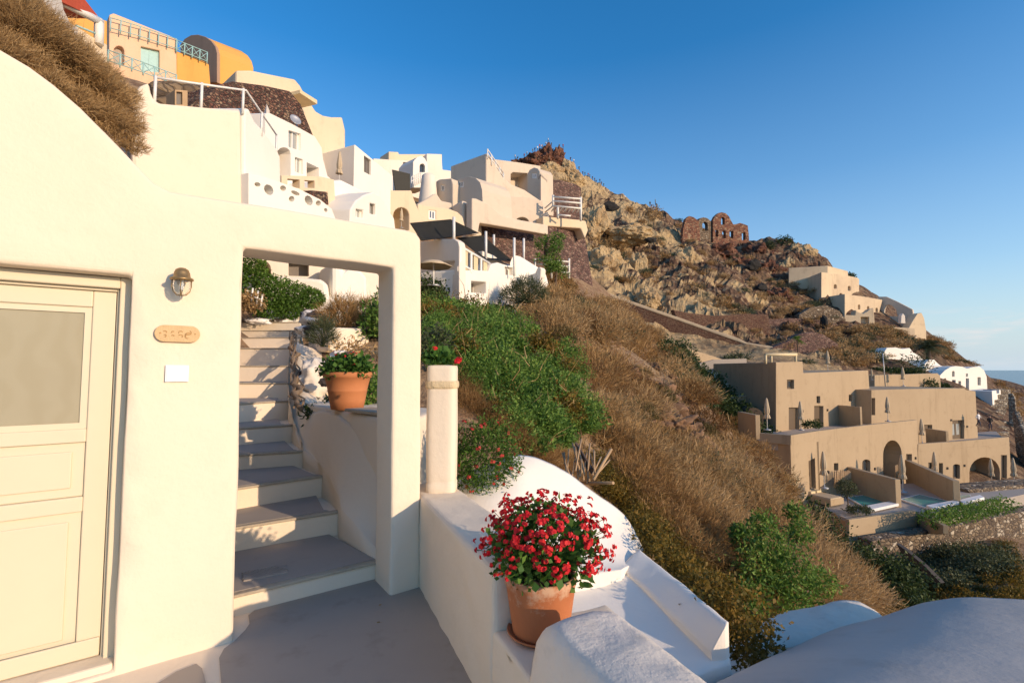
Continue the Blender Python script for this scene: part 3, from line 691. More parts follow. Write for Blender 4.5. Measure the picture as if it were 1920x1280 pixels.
# pier
pc = Pz(826, 921, .62); pc.y += .06
pier = thing('round_pier', 'short white plastered pier with a moulded band beside the arch', 'pillar', (pc.x, pc.y, .62))
def sq(k, z, seg=40):
    a = 2*math.pi*k/seg; return 1/((abs(math.cos(a))**5+abs(math.sin(a))**5)**.2)*(1+.01*noise.noise(Vector((math.cos(a)*2, math.sin(a)*2, z*5))))
bm = bmesh.new(); add_lathe(bm, [(.10,0),(.108,.02),(.108,.07),(.101,.085),(.105,.10),(.107,.2),(.109,.4),(.108,.6),(.106,.76),(.108,.905),(.104,.925),(.06,.93),(.0,.925)], (pc.x, pc.y, .605), 40, sq); fixn(bm)
bmobj('shaft', bm, M['white_near'], pier)
plaster('band', (.72,.58,.36), (.60,.46,.28), sc=6, stain=.5, streak=0, bs=1, bd=.02)
bm = bmesh.new(); add_lathe(bm, [(.10,.755),(.114,.760),(.118,.775),(.117,.80),(.113,.812),(.10,.815)], (pc.x, pc.y, .605), 40, sq); fixn(bm); bmobj('band', bm, M['band'], pier)
# ---------------------------------------------------------------- flower pots
m, t, b, o = nt('terracotta'); co = coord(t)
base = mix(t, noi(t, co, 9, 5), (.42,.15,.055), (.55,.22,.085))
t.links.new(base, b.inputs['Base Color']); b.inputs['Roughness'].default_value = .85; bump(t, b, noi(t, co, 60, 3), .2, .004)
m, t, b, o = nt('terracotta_worn'); co = coord(t); sp = N(t, 'ShaderNodeSeparateXYZ'); t.links.new(co, sp.inputs[0])
base = mix(t, noi(t, co, 9, 5), (.38,.12,.045), (.52,.19,.07))
up = N(t, 'ShaderNodeMapRange', inp={0: sp.outputs['Z'], 1: .36, 2: .60, 3: -.32, 4: .12}).outputs[0]
f = N(t, 'ShaderNodeMath', operation='ADD', inp={0: noi(t, co, 14, 6, .7), 1: up}).outputs[0]
base = mix(t, ramp(t, f, [(.54, (0,)*3), (.70, (.7,)*3)]), base, (.60,.42,.28))
t.links.new(base, b.inputs['Base Color']); b.inputs['Roughness'].default_value = .9; bump(t, b, noi(t, co, 40, 4), .4, .005)
def pot(name, label, c, r, h, mat, rim=True, taper=.78, saucer=False, group=None):
    t_ = thing(name, label, 'flower pot', c, 0, group); bm = bmesh.new()
    rb = r*taper
    if rim: pr = [(0,0),(rb,0),(rb+(r*.93-rb)*.3, h*.25),(rb+(r*.93-rb)*.52, h*.48),(rb+(r*.93-rb)*.52+.006, h*.50),(rb+(r*.93-rb)*.54, h*.52),(r*.93,h*.84),(r,h*.86),(r*1.01,h*.93),(r,h),(r*.9,h),(r*.88,h*.9),(0,h*.88)]
    else: pr = [(0,0),(rb*.97,0),(rb,.01),(rb+(r-rb)*.5,h*.45),(r*.99,h*.83),(r*1.015,h*.86),(r*1.02,h*.97),(r,h),(r*.9,h),(r*.88,h*.9),(0,h*.88)]
    add_lathe(bm, pr, c, 48); fixn(bm); bmobj('pot_body', bm, mat, t_)
    if saucer:
        bm = bmesh.new(); add_lathe(bm, [(0,-.004),(rb*1.02,-.004),(rb*1.2,.012),(rb*1.18,.018),(rb*1.05,.006),(0,.004)], Vector(c)-Vector((0,0,.004)), 40); fixn(bm); bmobj('saucer', bm, mat, t_)
    flat('soil', (.05,.035,.025), .95) if 'soil' not in M else None
    bm = bmesh.new(); add_lathe(bm, [(r*.87,h*.905),(r*.4,h*.93),(0,h*.94)], c, 20); bmobj('soil', bm, M['soil'], t_)
    return t_
pc1 = Pz(1014,1181,.376)
pot('terracotta_pot', 'weathered terracotta pot with white crust standing in the parapet ledge', pc1, .153, .245, M['terracotta_worn'], rim=False, taper=.80, saucer=True)
def stalks(c, ends, r, mat, name, parent):
    bm = bmesh.new()
    for e in ends:
        e = Vector(e); m_ = Vector(c).lerp(e, .55)+Vector((0,0,.03)); add_tube(bm, [Vector(c)+Vector((random.uniform(-.05,.05), random.uniform(-.05,.05), 0)), m_, e], r, 4, cap=False)
    return bmobj(name, bm, mat, parent)
def floret(c, d, s, rng, n=6):
    """a head of small five-petalled flowers"""
    V = []
    for i in range(n):
        q = c+rdir(1, 0, rng)[0]*s*.5*np.array([1,1,.7]); o_ = (q-c)+d*.6*s; o_ /= np.linalg.norm(o_)
        a = np.cross(o_, [.3,.2,.9]); a /= np.linalg.norm(a); b = np.cross(o_, a)
        for k in range(5):
            w = 2*math.pi*k/5+i; u = a*math.cos(w)+b*math.sin(w); v = -a*math.sin(w)+b*math.cos(w); r_ = s*.5
            V += [q, q+u*r_*.6+v*r_*.46+o_*r_*.15, q+u*r_+o_*r_*.12, q+u*r_*.6-v*r_*.46+o_*r_*.15]
    return V
rng = np.random.default_rng(3)
gc = np.array([pc1.x+.012, pc1.y+.02, .695])
ger = thing('geranium', 'large spreading geranium thick with red flower heads in the near pot on the parapet', 'flowering plant', pc1+Vector((0,0,.23)))
HV = []; ends = []
for i in range(640):
    d = rng.normal(size=3); d /= np.linalg.norm(d)
    if d[2] < -.45: d[2] *= -.5; d /= np.linalg.norm(d)
    k = 1+.42*noise.noise(Vector(d)*2.1+Vector((2,5,1)))+.24*noise.noise(Vector(d)*6)
    rad = np.array([.29,.26,.215 if d[2] > 0 else .14]); rr_ = (.70+.30*rng.random()**.6)*k
    q = gc+np.array([0,0,.045])+d*rad*rr_
    if np.hypot(q[0]-gc[0], q[1]-gc[1]) < .15 and q[2] < .64: continue
    if rng.random() < .28 and d[2] > .1: continue
    HV += floret(q, d, .0145+.006*rng.random(), rng, 4 if rng.random() < .5 else 6); 
    if i % 3 == 0: ends.append(q)
npmesh('flower_heads', HV, 4, M['petal'], ger)
p_, d_ = blob(1500, gc+np.array([0,0,.02]), (.245,.225,.20), .6, .3, rng, False, 3); ok = ~((np.hypot(p_[:,0]-gc[0], p_[:,1]-gc[1]) < .15) & (p_[:,2] < .62)); ok &= p_[:,2] > .57
npmesh('leaf_clump', leaves(p_[ok], d_[ok], .034, .8, rng), 4, M['lf_ger'], ger)
stalks(pc1+Vector((0,0,.23)), ends, .0016, M['lf_ger'], 'stems', ger)
# pot on the planter wall
pc2 = Vector((P(651,768,4.72).x, 4.72, 1.118))
pot('terracotta_pot', 'clean orange terracotta pot on the planter wall behind the arch', pc2, .228, .36, M['terracotta'], taper=.66)
g2 = thing('geranium', 'low green geranium with a few red blooms in the pot behind the arch', 'flowering plant', pc2+Vector((0,0,.33)))
p_, d_ = blob(1500, (pc2.x, pc2.y, 1.50), (.27,.24,.15), .6, .3, rng, False, 9); ok = p_[:,2] > 1.43
npmesh('leaf_clump', leaves(p_[ok], d_[ok], .05, .7, rng), 4, M['lf_ger'], g2)
HV = []
for i in range(16):
    a = rng.random()*6.28; k = rng.random()**.5; HV += floret(np.array([pc2.x+.24*k*math.cos(a), pc2.y-.05+.2*k*math.sin(a), 1.55+.12*rng.random()]), np.array([0,-.3,1]), .018, rng, 4)
npmesh('flower_heads', HV, 4, M['petal'], g2)
# geranium on the pier
g3 = thing('geranium', 'small geranium with two bright red flower heads on top of the white pier', 'flowering plant', (pc.x, pc.y, 1.53))
p_, d_ = blob(520, (pc.x-.03, pc.y+.02, 1.575), (.115,.12,.075), .6, .3, rng, True, 2)
npmesh('leaf_clump', leaves(p_, d_, .045, .9, rng), 4, M['lf_ger'], g3)
HV = []
for (x_, y_, py_) in ((815,3.55,653),(824,3.6,656),(805,3.6,661),(857,3.5,677),(860,3.52,673)):
    q = P(x_, py_, y_); HV += floret(np.array(q), np.array([0,-.5,.8]), .032, rng, 9)
npmesh('flower_heads', HV, 4, M['petal'], g3)
stalks(Vector((pc.x, pc.y, 1.53)), [P(857,680,3.5), P(815,656,3.55)], .003, M['lf_ger'], 'stems', g3)
# ================================================================ white roofs below the parapet
def patch(name, rows, mat, nu=40, nv=16, skirt=1.5, rough=.0, rs=.3, parent=None):
    """smooth surface through rows of points (far edge first), closed downwards so that it has a body"""
    def cr(L, t_):
        n = len(L)-1; x = min(t_*n, n-1e-6); i = int(x); f = x-i
        p0, p1, p2, p3 = L[max(i-1,0)], L[i], L[i+1], L[min(i+2,n)]
        return .5*((2*p1)+(p2-p0)*f+(2*p0-5*p1+4*p2-p3)*f*f+(3*p1-p0-3*p2+p3)*f**3)
    S = [[cr(r, i/nu) for i in range(nu+1)] for r in rows]; bm = bmesh.new(); G = []
    for j in range(nv+1):
        G.append([cr([s_[i] for s_ in S], j/nv) for i in range(nu+1)])
    for row in G:
        for q in row: q.z += rough*(noise.noise(q/rs)+.5*noise.noise(q/rs*2.5))
    Vv = [[bm.verts.new(q) for q in row] for row in G]
    for j in range(nv):
        for i in range(nu): bm.faces.new((Vv[j][i], Vv[j+1][i], Vv[j+1][i+1], Vv[j][i+1])).smooth = True
    edge = [Vv[0][i] for i in range(nu+1)]+[Vv[j][nu] for j in range(1, nv+1)]+[Vv[nv][i] for i in range(nu-1, -1, -1)]+[Vv[j][0] for j in range(nv-1, 0, -1)]
    lo_ = [bm.verts.new(v.co-Vector((0,0,skirt))) for v in edge]
    for i in range(len(edge)): bm.faces.new((edge[i], edge[(i+1) % len(edge)], lo_[(i+1) % len(edge)], lo_[i]))
    fixn(bm); return bmobj(name, bm, mat, parent)
def V3(*a): return P(*a)
o = patch('vaulted_roof', [
    [P(840,905,4.05), P(920,868,4.1), P(985,851,4.15), P(1060,883,4.22), P(1120,926,4.28), P(1172,966,4.3), P(1206,1030,4.1)],
    [P(835,925,3.95), P(910,890,3.93), P(975,880,3.95), P(1045,910,4.03), P(1105,950,4.1), P(1160,988,4.15), P(1200,1036,4.0)],
    [P(840,960,3.75), P(900,955,3.65), P(960,962,3.62), P(1020,985,3.65), P(1075,1010,3.7), P(1140,1034,3.78), P(1190,1050,3.8)],
    [P(840,1060,3.4), P(900,1060,3.3), P(950,1060,3.25), P(1000,1065,3.25), P(1060,1075,3.3), P(1120,1075,3.4), P(1165,1068,3.5)]],
    M['white_bright'], rough=.012, skirt=2.2)
tagp(o, 'sunlit white curved roof just below the parapet behind the big geranium', 'roof')
gut = thing('roof_gutter', 'white sloping roof channel with a raised lip beside the parapet', 'roof', P(1250,1150,3))
a = [Pz(1090,1060,.02), Pz(1213,1052,.02), Pz(1262,1092,.0), Pz(1335,1178,-.02), Pz(1372,1238,-.06), Pz(1310,1262,-.06), Pz(1150,1450,.0), Pz(900,1200,.02)]
bm = bmesh.new(); add_prism(bm, a, Vector((0,0,-2))); fixn(bm); o = bmobj('floor', bm, M['white_bright'], gut); mods(o, None, .02, 2, sub=.15, rough=.01)
o = patch('lip', [[P(1198,1030,3.88), P(1240,1062,3.55), P(1290,1103,3.18), P(1332,1137,2.92), P(1366,1166,2.72)],
                  [P(1190,1036,3.83), P(1231,1069,3.50), P(1281,1111,3.13), P(1324,1145,2.87), P(1359,1176,2.68)],
                  [Pz(1162,1062,.03), Pz(1200,1096,.02), Pz(1248,1142,.01), Pz(1290,1182,.0), Pz(1334,1222,-.01)]], M['white_bright'], 30, 8, 2.0, .008, .2, gut)
lowr = thing('flat_roof', 'shaded flat white roof in the gap between the channel and the grey vault', 'roof', P(1400,1230,3.9))
a = [Pz(1300,1230,-.82), Pz(1392,1200,-.82), Pz(1660,1165,-.82), Pz(1700,1250,-.82), Pz(1500,1420,-.82), Pz(1250,1420,-.82)]
bm = bmesh.new(); add_prism(bm, a, Vector((0,0,-2))); fixn(bm); o = bmobj('slab', bm, M['white_bright'], lowr); mods(o, None, .02, 2, sub=.2, rough=.012)
o = patch('coping', [[P(1402,1178,4.198), P(1460,1150,4.439), P(1530,1135,4.632), P(1590,1124,4.729), P(1630,1136,4.680), P(1656,1154,4.584)],
     [P(1400,1192,3.956), P(1460,1168,4.149), P(1530,1152,4.294), P(1590,1143,4.391), P(1625,1152,4.391), P(1650,1164,4.343)],
     [P(1400,1208,3.812), P(1460,1196,3.908), P(1530,1180,4.005), P(1590,1166,4.149), P(1620,1166,4.198), P(1650,1172,4.198)],
     [P(1405,1225,3.763), P(1460,1215,3.812), P(1530,1205,3.860), P(1590,1190,3.956), P(1620,1185,4.053), P(1650,1182,4.101)]], M['white_rough'], 46, 16, 1.5, .016, .22, lowr)
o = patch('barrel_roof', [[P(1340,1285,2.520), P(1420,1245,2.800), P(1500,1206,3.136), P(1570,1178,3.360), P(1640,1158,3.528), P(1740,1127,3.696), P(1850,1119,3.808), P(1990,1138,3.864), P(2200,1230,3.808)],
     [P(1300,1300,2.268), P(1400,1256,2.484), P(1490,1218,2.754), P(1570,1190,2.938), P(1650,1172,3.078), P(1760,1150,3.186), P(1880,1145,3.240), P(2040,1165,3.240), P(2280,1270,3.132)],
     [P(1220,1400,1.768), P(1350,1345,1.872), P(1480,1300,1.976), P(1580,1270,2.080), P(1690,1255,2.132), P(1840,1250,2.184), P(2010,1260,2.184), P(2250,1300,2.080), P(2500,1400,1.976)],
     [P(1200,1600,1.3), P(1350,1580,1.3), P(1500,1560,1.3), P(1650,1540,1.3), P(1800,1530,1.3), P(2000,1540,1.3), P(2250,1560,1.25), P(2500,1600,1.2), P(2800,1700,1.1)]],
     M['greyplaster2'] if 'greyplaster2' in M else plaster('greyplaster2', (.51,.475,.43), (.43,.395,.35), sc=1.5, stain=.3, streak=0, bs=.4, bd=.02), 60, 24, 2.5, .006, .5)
tagp(o, 'broad smooth grey white barrel roof filling the lower right corner', 'roof')

for i, (x, y, lab) in enumerate(((710,1135,'dark dry leaf scrap on the grey floor below the first step'), (713,1167,'second smaller leaf scrap nearer the camera on the grey floor'), (1160,1085,'curled dry leaf on the white roof beside the big geranium'))):
    q = Pz(x, y, .012 if i < 2 else .06); V_ = leaves(np.array([q+Vector((0,0,.004))]*2), np.array([[.3,.2,.1]]*2), .022, .6, rng); V_[:,2] = q.z+np.abs(V_[:,2]-q.z)*.4
    tagp(npmesh('fallen_leaf', V_, 4, M['lf_dry']), lab, 'leaf')
# ================================================================ village: builders
def gp2(px, Y, py=500): a = P(px, py, Y); return Vector((a.x, a.y))
def blk(name, par, L, C, Rr, ytop, zb, mat, bevel=.08, hL=(), hR=(), hd=.2, yref=None):
    """building body on a plan of three known corners (the near corner C), flat top"""
    yr = ytop if yref is None else yref
    l, c, r = gp2(L[0], L[1], yr), gp2(C[0], C[1], yr), gp2(Rr[0], Rr[1], yr)
    zt = P(C[0], ytop, C[1]).z; zb = P(C[0], zb, C[1]).z
    ring = [Vector((q.x, q.y, zb)) for q in (l, c, r, l+r-c)]
    bm = bmesh.new(); add_prism(bm, ring, Vector((0,0,zt-zb))); fixn(bm); o = bmobj(name, bm, mat, par)
    FL, FR = Fac(l, c), Fac(c, r); cut = bmesh.new()
    for fac, hs in ((FL, hL), (FR, hR)):
        for h in hs: add_prism(cut, [fac.px(*p, o=.3) for p in h], Vector((-fac.n.x, -fac.n.y, 0))*(hd+.3))
    mods(o, cut if (hL or hR) else None, bevel, 2); return o, FL, FR
def W(name, par, f, outl, mat='white', back=3, holes=(), hd=.35, bevel=.06, through=False):
    return wall(name, f, outl, back, M[mat], par, holes=holes, hd=hd, bevel=bevel, seg=2, through=through)
def house_at(name, label, px, py, Y, cat='house', group=None): return thing(name, label, cat, P(px, py, Y), 0, group)
def dpanel(f, poly, par, mat='dark_door', depth=.3, name='door'): return panel(name, f, poly, -depth+.015, M[mat], par, .02)
def rail_line(name, label, pts, h, mat, posts=None, rails=(1.0,.55), r=.022, cat='railing', par=None, cross=False, npost=None):
    """handrail following pts (3-D, foot line) with uprights"""
    t_ = thing(name, label, cat, pts[0]) if par is None else par
    pts = [Vector(p) for p in pts]
    bm = bmesh.new()
    for k in rails: add_tube(bm, [p+Vector((0,0,h*k)) for p in pts], r, 6)
    bmobj('rail', bm, mat, t_)
    n = npost or len(pts)
    L = [0]; 
    for a, b in zip(pts, pts[1:]): L.append(L[-1]+(b-a).length)
    ps = []
    for i in range(n):
        d = L[-1]*i/(n-1); k = max(j for j in range(len(pts)) if L[j] <= d+1e-6); k = min(k, len(pts)-2)
        ps.append(pts[k].lerp(pts[k+1], (d-L[k])/max(1e-6, L[k+1]-L[k])))
    for p in ps:
        bm = bmesh.new(); add_tube(bm, [p-Vector((0,0,.1)), p+Vector((0,0,h+.03))], r*1.25, 6); bmobj('post', bm, mat, t_)
    if cross:
        bm = bmesh.new()
        for a, b in zip(ps, ps[1:]):
            add_tube(bm, [a+Vector((0,0,h*.15)), b+Vector((0,0,h*.95))], r*.7, 4); add_tube(bm, [a+Vector((0,0,h*.95)), b+Vector((0,0,h*.15))], r*.7, 4)
        bmobj('cross_brace', bm, mat, t_)
    return t_
def closed_umbrella(label, mat):
    t_ = thing('closed_umbrella', label, 'umbrella')
    bm = bmesh.new(); add_tube(bm, [(0,0,0),(0,0,2.75)], .028, 8); bmobj('pole', bm, M['metal_white'], t_)
    bm = bmesh.new()
    def wob(k, z): return 1+.22*math.cos(k*math.pi/2)*(1 if z < 2.2 else .5)+.08*noise.noise(Vector((k*.9, z*3, 1)))
    add_lathe(bm, [(0,2.78),(.05,2.74),(.09,2.6),(.15,2.2),(.19,1.75),(.17,1.45),(.13,1.38),(.19,1.25),(.235,1.02),(.20,.98),(.10,1.1),(.04,1.3)], (0,0,0), 32, wob); fixn(bm); bmobj('canopy', bm, mat, t_)
    bm = bmesh.new(); add_lathe(bm, [(.15,1.36),(.172,1.385),(.172,1.43),(.15,1.45)], (0,0,0), 16); bmobj('strap', bm, mat, t_)
    bm = bmesh.new(); add_lathe(bm, [(0,0),(.3,0),(.3,.06),(.05,.09),(.05,.25),(0,.25)], (0,0,0), 20); bmobj('base', bm, M['metal_grey'], t_)
    return t_
umb_l = None; umb_b = None
def put_umb(x, y, z, label, mat, h=2.75, rz=0, group=None):
    global umb_l, umb_b
    if mat == 'canvas_light':
        if umb_l is None: o = umb_l = closed_umbrella(label, M['canvas_light'])
        else: o = copy_tree(umb_l)
    else:
        if umb_b is None: o = umb_b = closed_umbrella(label, M[mat])
        else: o = copy_tree(umb_b)
    o['label'] = label; o.location = (x, y, z); s_ = h/2.75; o.scale = (s_, s_, s_); o.rotation_euler = (0,0,rz)
    if group: o['group'] = group
    return o
def umb_px(px, pytop, pybot, Y, label, mat, group=None, rz=0, w=1):
    a, b = P(px, pybot, Y), P(px, pytop, Y); o = put_umb(b.x, b.y, a.z, label, mat, a.z and (b.z-a.z), rz, group); o.scale = (o.scale[0]*w, o.scale[1]*w, o.scale[2]); return o
for k, c in (('stone_red', [(0,(.10,.045,.03)),(.35,(.20,.085,.055)),(.7,(.30,.16,.10)),(1,(.42,.29,.18))]), ('stone_tan', [(0,(.09,.065,.045)),(.4,(.20,.14,.085)),(.8,(.31,.23,.145)),(1,(.60,.52,.40))]), ('stone_purple', [(0,(.09,.045,.04)),(.5,(.19,.10,.08)),(1,(.33,.21,.16))])):
    stonem(k, c, sc={'stone_red': 6.5, 'stone_tan': 2.3, 'stone_purple': 2.6}[k])
# ---------------------------------------------------------------- terrace wall just uphill, with its rail, parasol and pierced parapet
t1 = house_at('terrace_wall', 'tall smooth cream terrace wall rising directly behind the archway', 360, 300, 9.3, 'wall')
f = FY(262, 8.5, 456, 9.6, 250)
W('wall', t1, f, [(246,178),(262,160),(279,152),(283,172),(290,188),(300,192),(452,206),(455,470),(246,470)], 'white_near', 3.2, bevel=.07)
f2 = FY(457, 9.75, 526, 11.3, 250)
W('pier', t1, f2, [(458,205),(467,203),(478,228),(492,243),(507,262),(520,280),(526,295),(527,350),(520,470),(458,470)], 'white_bright', 2.6, bevel=.05)
f3 = FY(466, 9.55, 628, 11.9, 360)
def ell(cx, cy, rx, ry, a=0, n=10): return [(cx+rx*math.cos(t_)*math.cos(a)-ry*math.sin(t_)*math.sin(a), cy+rx*math.cos(t_)*math.sin(a)+ry*math.sin(t_)*math.cos(a)) for t_ in [2*math.pi*k/n for k in range(n)]]
par2 = house_at('pierced_parapet', 'white parapet pierced by rounded holes above the arch beam', 545, 370, 10.5, 'parapet')
W('wall', par2, f3, [(466,324),(500,333),(560,354),(600,374),(622,392),(640,440),(466,440)], 'white_bright', .28,
  [ell(483,346,6,4,.3), ell(504,356,8,11,-.6), ell(531,353,6,5,.4), ell(554,362,9,3.5,.4), ell(547,373,5.5,5.5,.6), ell(579,376,7,10,-.5), ell(597,381,5,5,.5), ell(611,394,3,4,-.5)], through=True, bevel=.02)
rail_line('handrail', 'white pipe handrail along the top of the cream terrace wall', [P(290,186,8.7), P(352,194,9.05), P(405,200,9.4), P(460,206,9.75), P(518,286,11.2)], .42, M['metal_white'], rails=(1.0,), r=.022)
umb_px(485, 245, 345, 10.9, 'closed pale yellow parasol standing beside the cream terrace wall', 'canvas_light', w=1.25)
ct = house_at('garden_cabinet', 'grey brown cabinet standing on the top terrace behind the handrail', 342, 195, 12, 'cabinet')
fc_ = FY(326, 12, 355, 12.3, 185)
W('body', ct, fc_, [(328,168),(352,170),(352,205),(328,205)], 'wood_pole', .5, [[(331,172),(342,173),(342,196),(331,196)]], hd=.1, bevel=.01)
dpanel(fc_, [(331,172),(342,173),(342,196),(331,196)], ct, 'olive_green' if 'olive_green' in M else 'shutter', .1)
# ---------------------------------------------------------------- stone terraces and cream mass above
s1 = house_at('rubble_wall', 'curved red brown rubble wall high on the left below the cream house', 500, 220, 17, 'stone wall')
W('wall', s1, FY(392, 15, 592, 19.5, 200), [(350,215),(372,185),(396,176),(412,158),(440,152),(500,160),(545,170),(565,195),(592,262),(592,330),(350,330)], 'stone_red', 3, bevel=.1)
s2 = house_at('rubble_wall', 'tan rubble wall behind the handrail below the orange house', 345, 180, 16, 'stone wall')
W('wall', s2, FY(290, 15, 400, 16.5, 180), [(285,150),(330,150),(385,158),(410,175),(410,240),(285,240)], 'stone_tan', 2, bevel=.1)
h1 = house_at('cream_house', 'cream house with a stepped sweeping parapet on the skyline left of centre', 520, 200, 25)
W('wall', h1, FY(445, 22, 650, 29, 200), [(443,131),(470,131),(553,148),(563,160),(572,176),(592,208),(606,216),(622,219),(642,219),(648,245),(648,330),(443,330)], 'cream', (-3.2,2.6,0), bevel=.12)
W('roof', h1, FY(563, 24, 597, 25.2, 180), [(563,168),(595,188),(595,196),(563,175)], 'canvas_light', 1.2, bevel=.02)
h2 = house_at('white_house', 'bright white house with shuttered windows and an arched doorway below the rubble wall', 555, 290, 16)
f = FY(497, 14, 612, 18, 290)
arch1 = arch_px(519, 545, 276, 334, 6); w1 = rect_px(541,244,564,276,0,7); w2 = rect_px(553,294,568,322,0,5); w3 = [(575,304),(598,315),(598,336),(575,334)]
W('wall', h2, f, [(497,214),(505,212),(546,232),(590,256),(603,277),(606,300),(614,330),(630,345),(700,400),(700,440),(497,440)], 'white_bright', 3.5, [arch1, w3, w1, w2], hd=.5, bevel=.03)
for w_, nm in ((w1, 'upper'), (w2, 'lower')): window(f, w_, h2, .14, M['white_wood'], M['glass_pale'])
dpanel(f, w3, h2, 'opening_shade', .5, 'window'); dpanel(f, arch1, h2, 'stone_red', .5, 'niche')
blk('chimney', h2, (494,14.8), (500,14.1), (506,14.5), 193, 230, M['white'], .03)
t2 = house_at('terrace_counter', 'small cream terrace wall with square openings in front of the arched doorway', 580, 345, 13.5, 'wall')
W('wall', t2, FY(528, 12.6, 630, 14.8, 340), [(528,329),(600,331),(626,337),(630,400),(528,400)], 'cream', .25, [[(539,335),(562,337),(562,353),(539,351)], [(571,338),(590,339),(590,353),(571,352)]], through=True, bevel=.02)
W('stone_panel', t2, FY(583, 13.2, 620, 14.2, 365), [(583,357),(614,360),(616,384),(583,372)], 'stone_red', .25, bevel=0)
m1 = house_at('white_terrace', 'bright white stepped terrace mass below the shaded white box house', 670, 380, 17, 'terrace')
W('wall', m1, FY(606, 14.6, 740, 20, 380), [(606,352),(626,338),(642,337),(672,352),(700,366),(722,384),(740,408),(745,450),(606,450)], 'white_bright', 3, bevel=.1)
h3 = house_at('box_house', 'white cube house with one shuttered window and a shaded left wall', 680, 340, 27)
wh = [(683,292),(696,301),(696,329),(683,322)]
o, FL, FR = blk('wall', h3, (604,26.9), (665,25.8), (738,30.2), 271, 470, M['white_bright'], .1, hR=[wh], hd=.2)
window(FR, wh, h3, .18, M['shutter'], M['shutter'])
umb_px(637, 284, 350, 24.6, 'closed brown parasol against the shaded wall of the white cube house', 'canvas')
h4 = house_at('vaulted_house', 'small white vaulted house with a little window just above the arch beam', 690, 390, 19)
f = FY(655, 14.0, 742, 17.5, 390); wa = rect_px(694,381,705,400,0,3); wb = rect_px(668,392,682,406,0,3)
W('wall', h4, f, [(655,450),(658,392),(668,376),(682,366),(700,360),(714,368),(722,382),(735,404),(742,450)], 'white_bright', 4, [wa, wb], hd=.2, bevel=.04)
window(f, wa, h4, .16, M['shutter'], M['glass_pale']); window(f, wb, h4, .16, M['white_wood'], M['glass_pale'])
h5 = house_at('arched_house', 'cream house with a tall arched porch beside the dark awning', 760, 390, 31)
f = FY(735, 30, 792, 32.5, 390); aa = arch_px(738, 768, 389, 432)
W('wall', h5, f, [(732,352),(735,357),(772,357),(776,372),(784,392),(796,410),(796,440),(732,440)], 'cream', 4, [{'p': aa, 'd': 1.5}], bevel=.08)
umb_px(753, 391, 428, 30.3, 'closed brown parasol in front of the arched porch', 'canvas')
aw = house_at('dark_awning', 'dark grey awning sheet hanging between white houses', 753, 340, 33, 'awning')
W('cloth', aw, FY(737, 33, 769, 34, 340), [(736,318),(769,326),(769,357),(742,357),(738,335)], 'sail_dark', .08, bevel=0)
h6 = house_at('white_house', 'distant white house with a chimney block and a small square window on the skyline', 770, 320, 52)
f = FY(700, 50, 846, 56, 320); wa = [(756,304),(767,305),(767,318),(756,317)]
W('wall', h6, f, [(700,297),(729,299),(748,300),(800,303),(800,288),(828,289),(830,318),(846,320),(846,420),(700,420)], 'white', 4, [wa], bevel=.08)
W('parapet', h6, FY(729, 52, 829, 57, 290), [(729,284),(747,285),(748,289),(829,289),(829,330),(729,330)], 'cream', 2, bevel=.08)
window(f, wa, h6, .3, M['shutter'], M['glass'])
h7 = house_at('chapel', 'slim white arched front with a glazed arch below the skyline', 790, 330, 48, 'chapel')
f = FY(774, 47, 804, 48.5, 330); aa = arch_px(787, 797, 307, 323, 6)
W('wall', h7, f, [(774,352),(775,303),(782,295),(790,292),(797,297),(802,308),(806,352)], 'white_bright', 2.5, [aa], bevel=.05); dpanel(f, aa, h7, 'glass', .3, 'window')
k1_ = house_at('kiln_tower', 'stubby white flared tower between the white chapel and the beige houses', 803, 350, 44, 'tower')
bm = bmesh.new(); q = P(803, 372, 44); add_lathe(bm, [(1.0,-2),(.85,0),(.7,1.4),(.62,2.1),(.45,2.25),(0,2.3)], q, 24, lambda k, z: 1+.04*noise.noise(Vector((k*.4, z, 0)))); fixn(bm); bmobj('shaft', bm, M['white'], k1_)
rail_line('balcony_rail', 'pale blue latticed balcony rail beside the white chapel', [P(771,350,45), P(789,341,46.5)], .95, M['metal_white'], npost=6, r=.04)
# ---------------------------------------------------------------- beige cluster
b1 = house_at('beige_house', 'large beige cube house with a shaded front and small slit windows in the sunlit side', 912, 360, 46)
f = FY(912, 45.5, 1030, 53.5, 370); vs = [(922,346),(926,348),(926,371),(922,369)]; vs2 = [(939,350),(944,353),(944,366),(939,365)]
fl_, fc = gp2(845, 48.5, 300), gp2(912, 45.5, 300)
W('wall', b1, f, [(912,287),(918,292),(944,333),(960,346),(984,356),(1012,375),(1030,382),(1030,470),(912,470)], 'beige', Vector((fl_.x-fc.x, fl_.y-fc.y, 0)), [vs, vs2], hd=.4, bevel=.1)
dpanel(f, vs, b1, 'opening_shade', .35, 'window'); dpanel(f, vs2, b1, 'opening_shade', .35, 'window')
rail_line('stair_rail', 'white stair rail climbing the sunlit edge of the large beige house', [P(914,297,45.3), P(944,341,48)], .9, M['metal_white'], npost=5, r=.06)
va = house_at('round_annex', 'low beige annex with a rounded roof and a white framed square window', 875, 355, 43, 'house')
f = FY(848, 44.6, 905, 42, 360); wa = rect_px(858,340,869,351)
W('wall', va, f, [(846,400),(847,350),(852,341),(862,335),(880,331),(892,334),(900,342),(904,356),(906,400)], 'beige', (2.6,2.2,0), [wa], hd=.25, bevel=.08)
window(f, wa, va, .1, M['white_wood'], M['glass'], fw=.24)
vb = house_at('small_beige_house', 'narrow beige house with one tiny white framed window beside the rounded annex', 832, 360, 43.5)
f = FY(816, 45, 847, 43.4, 350); wa = rect_px(827,348,833,357)
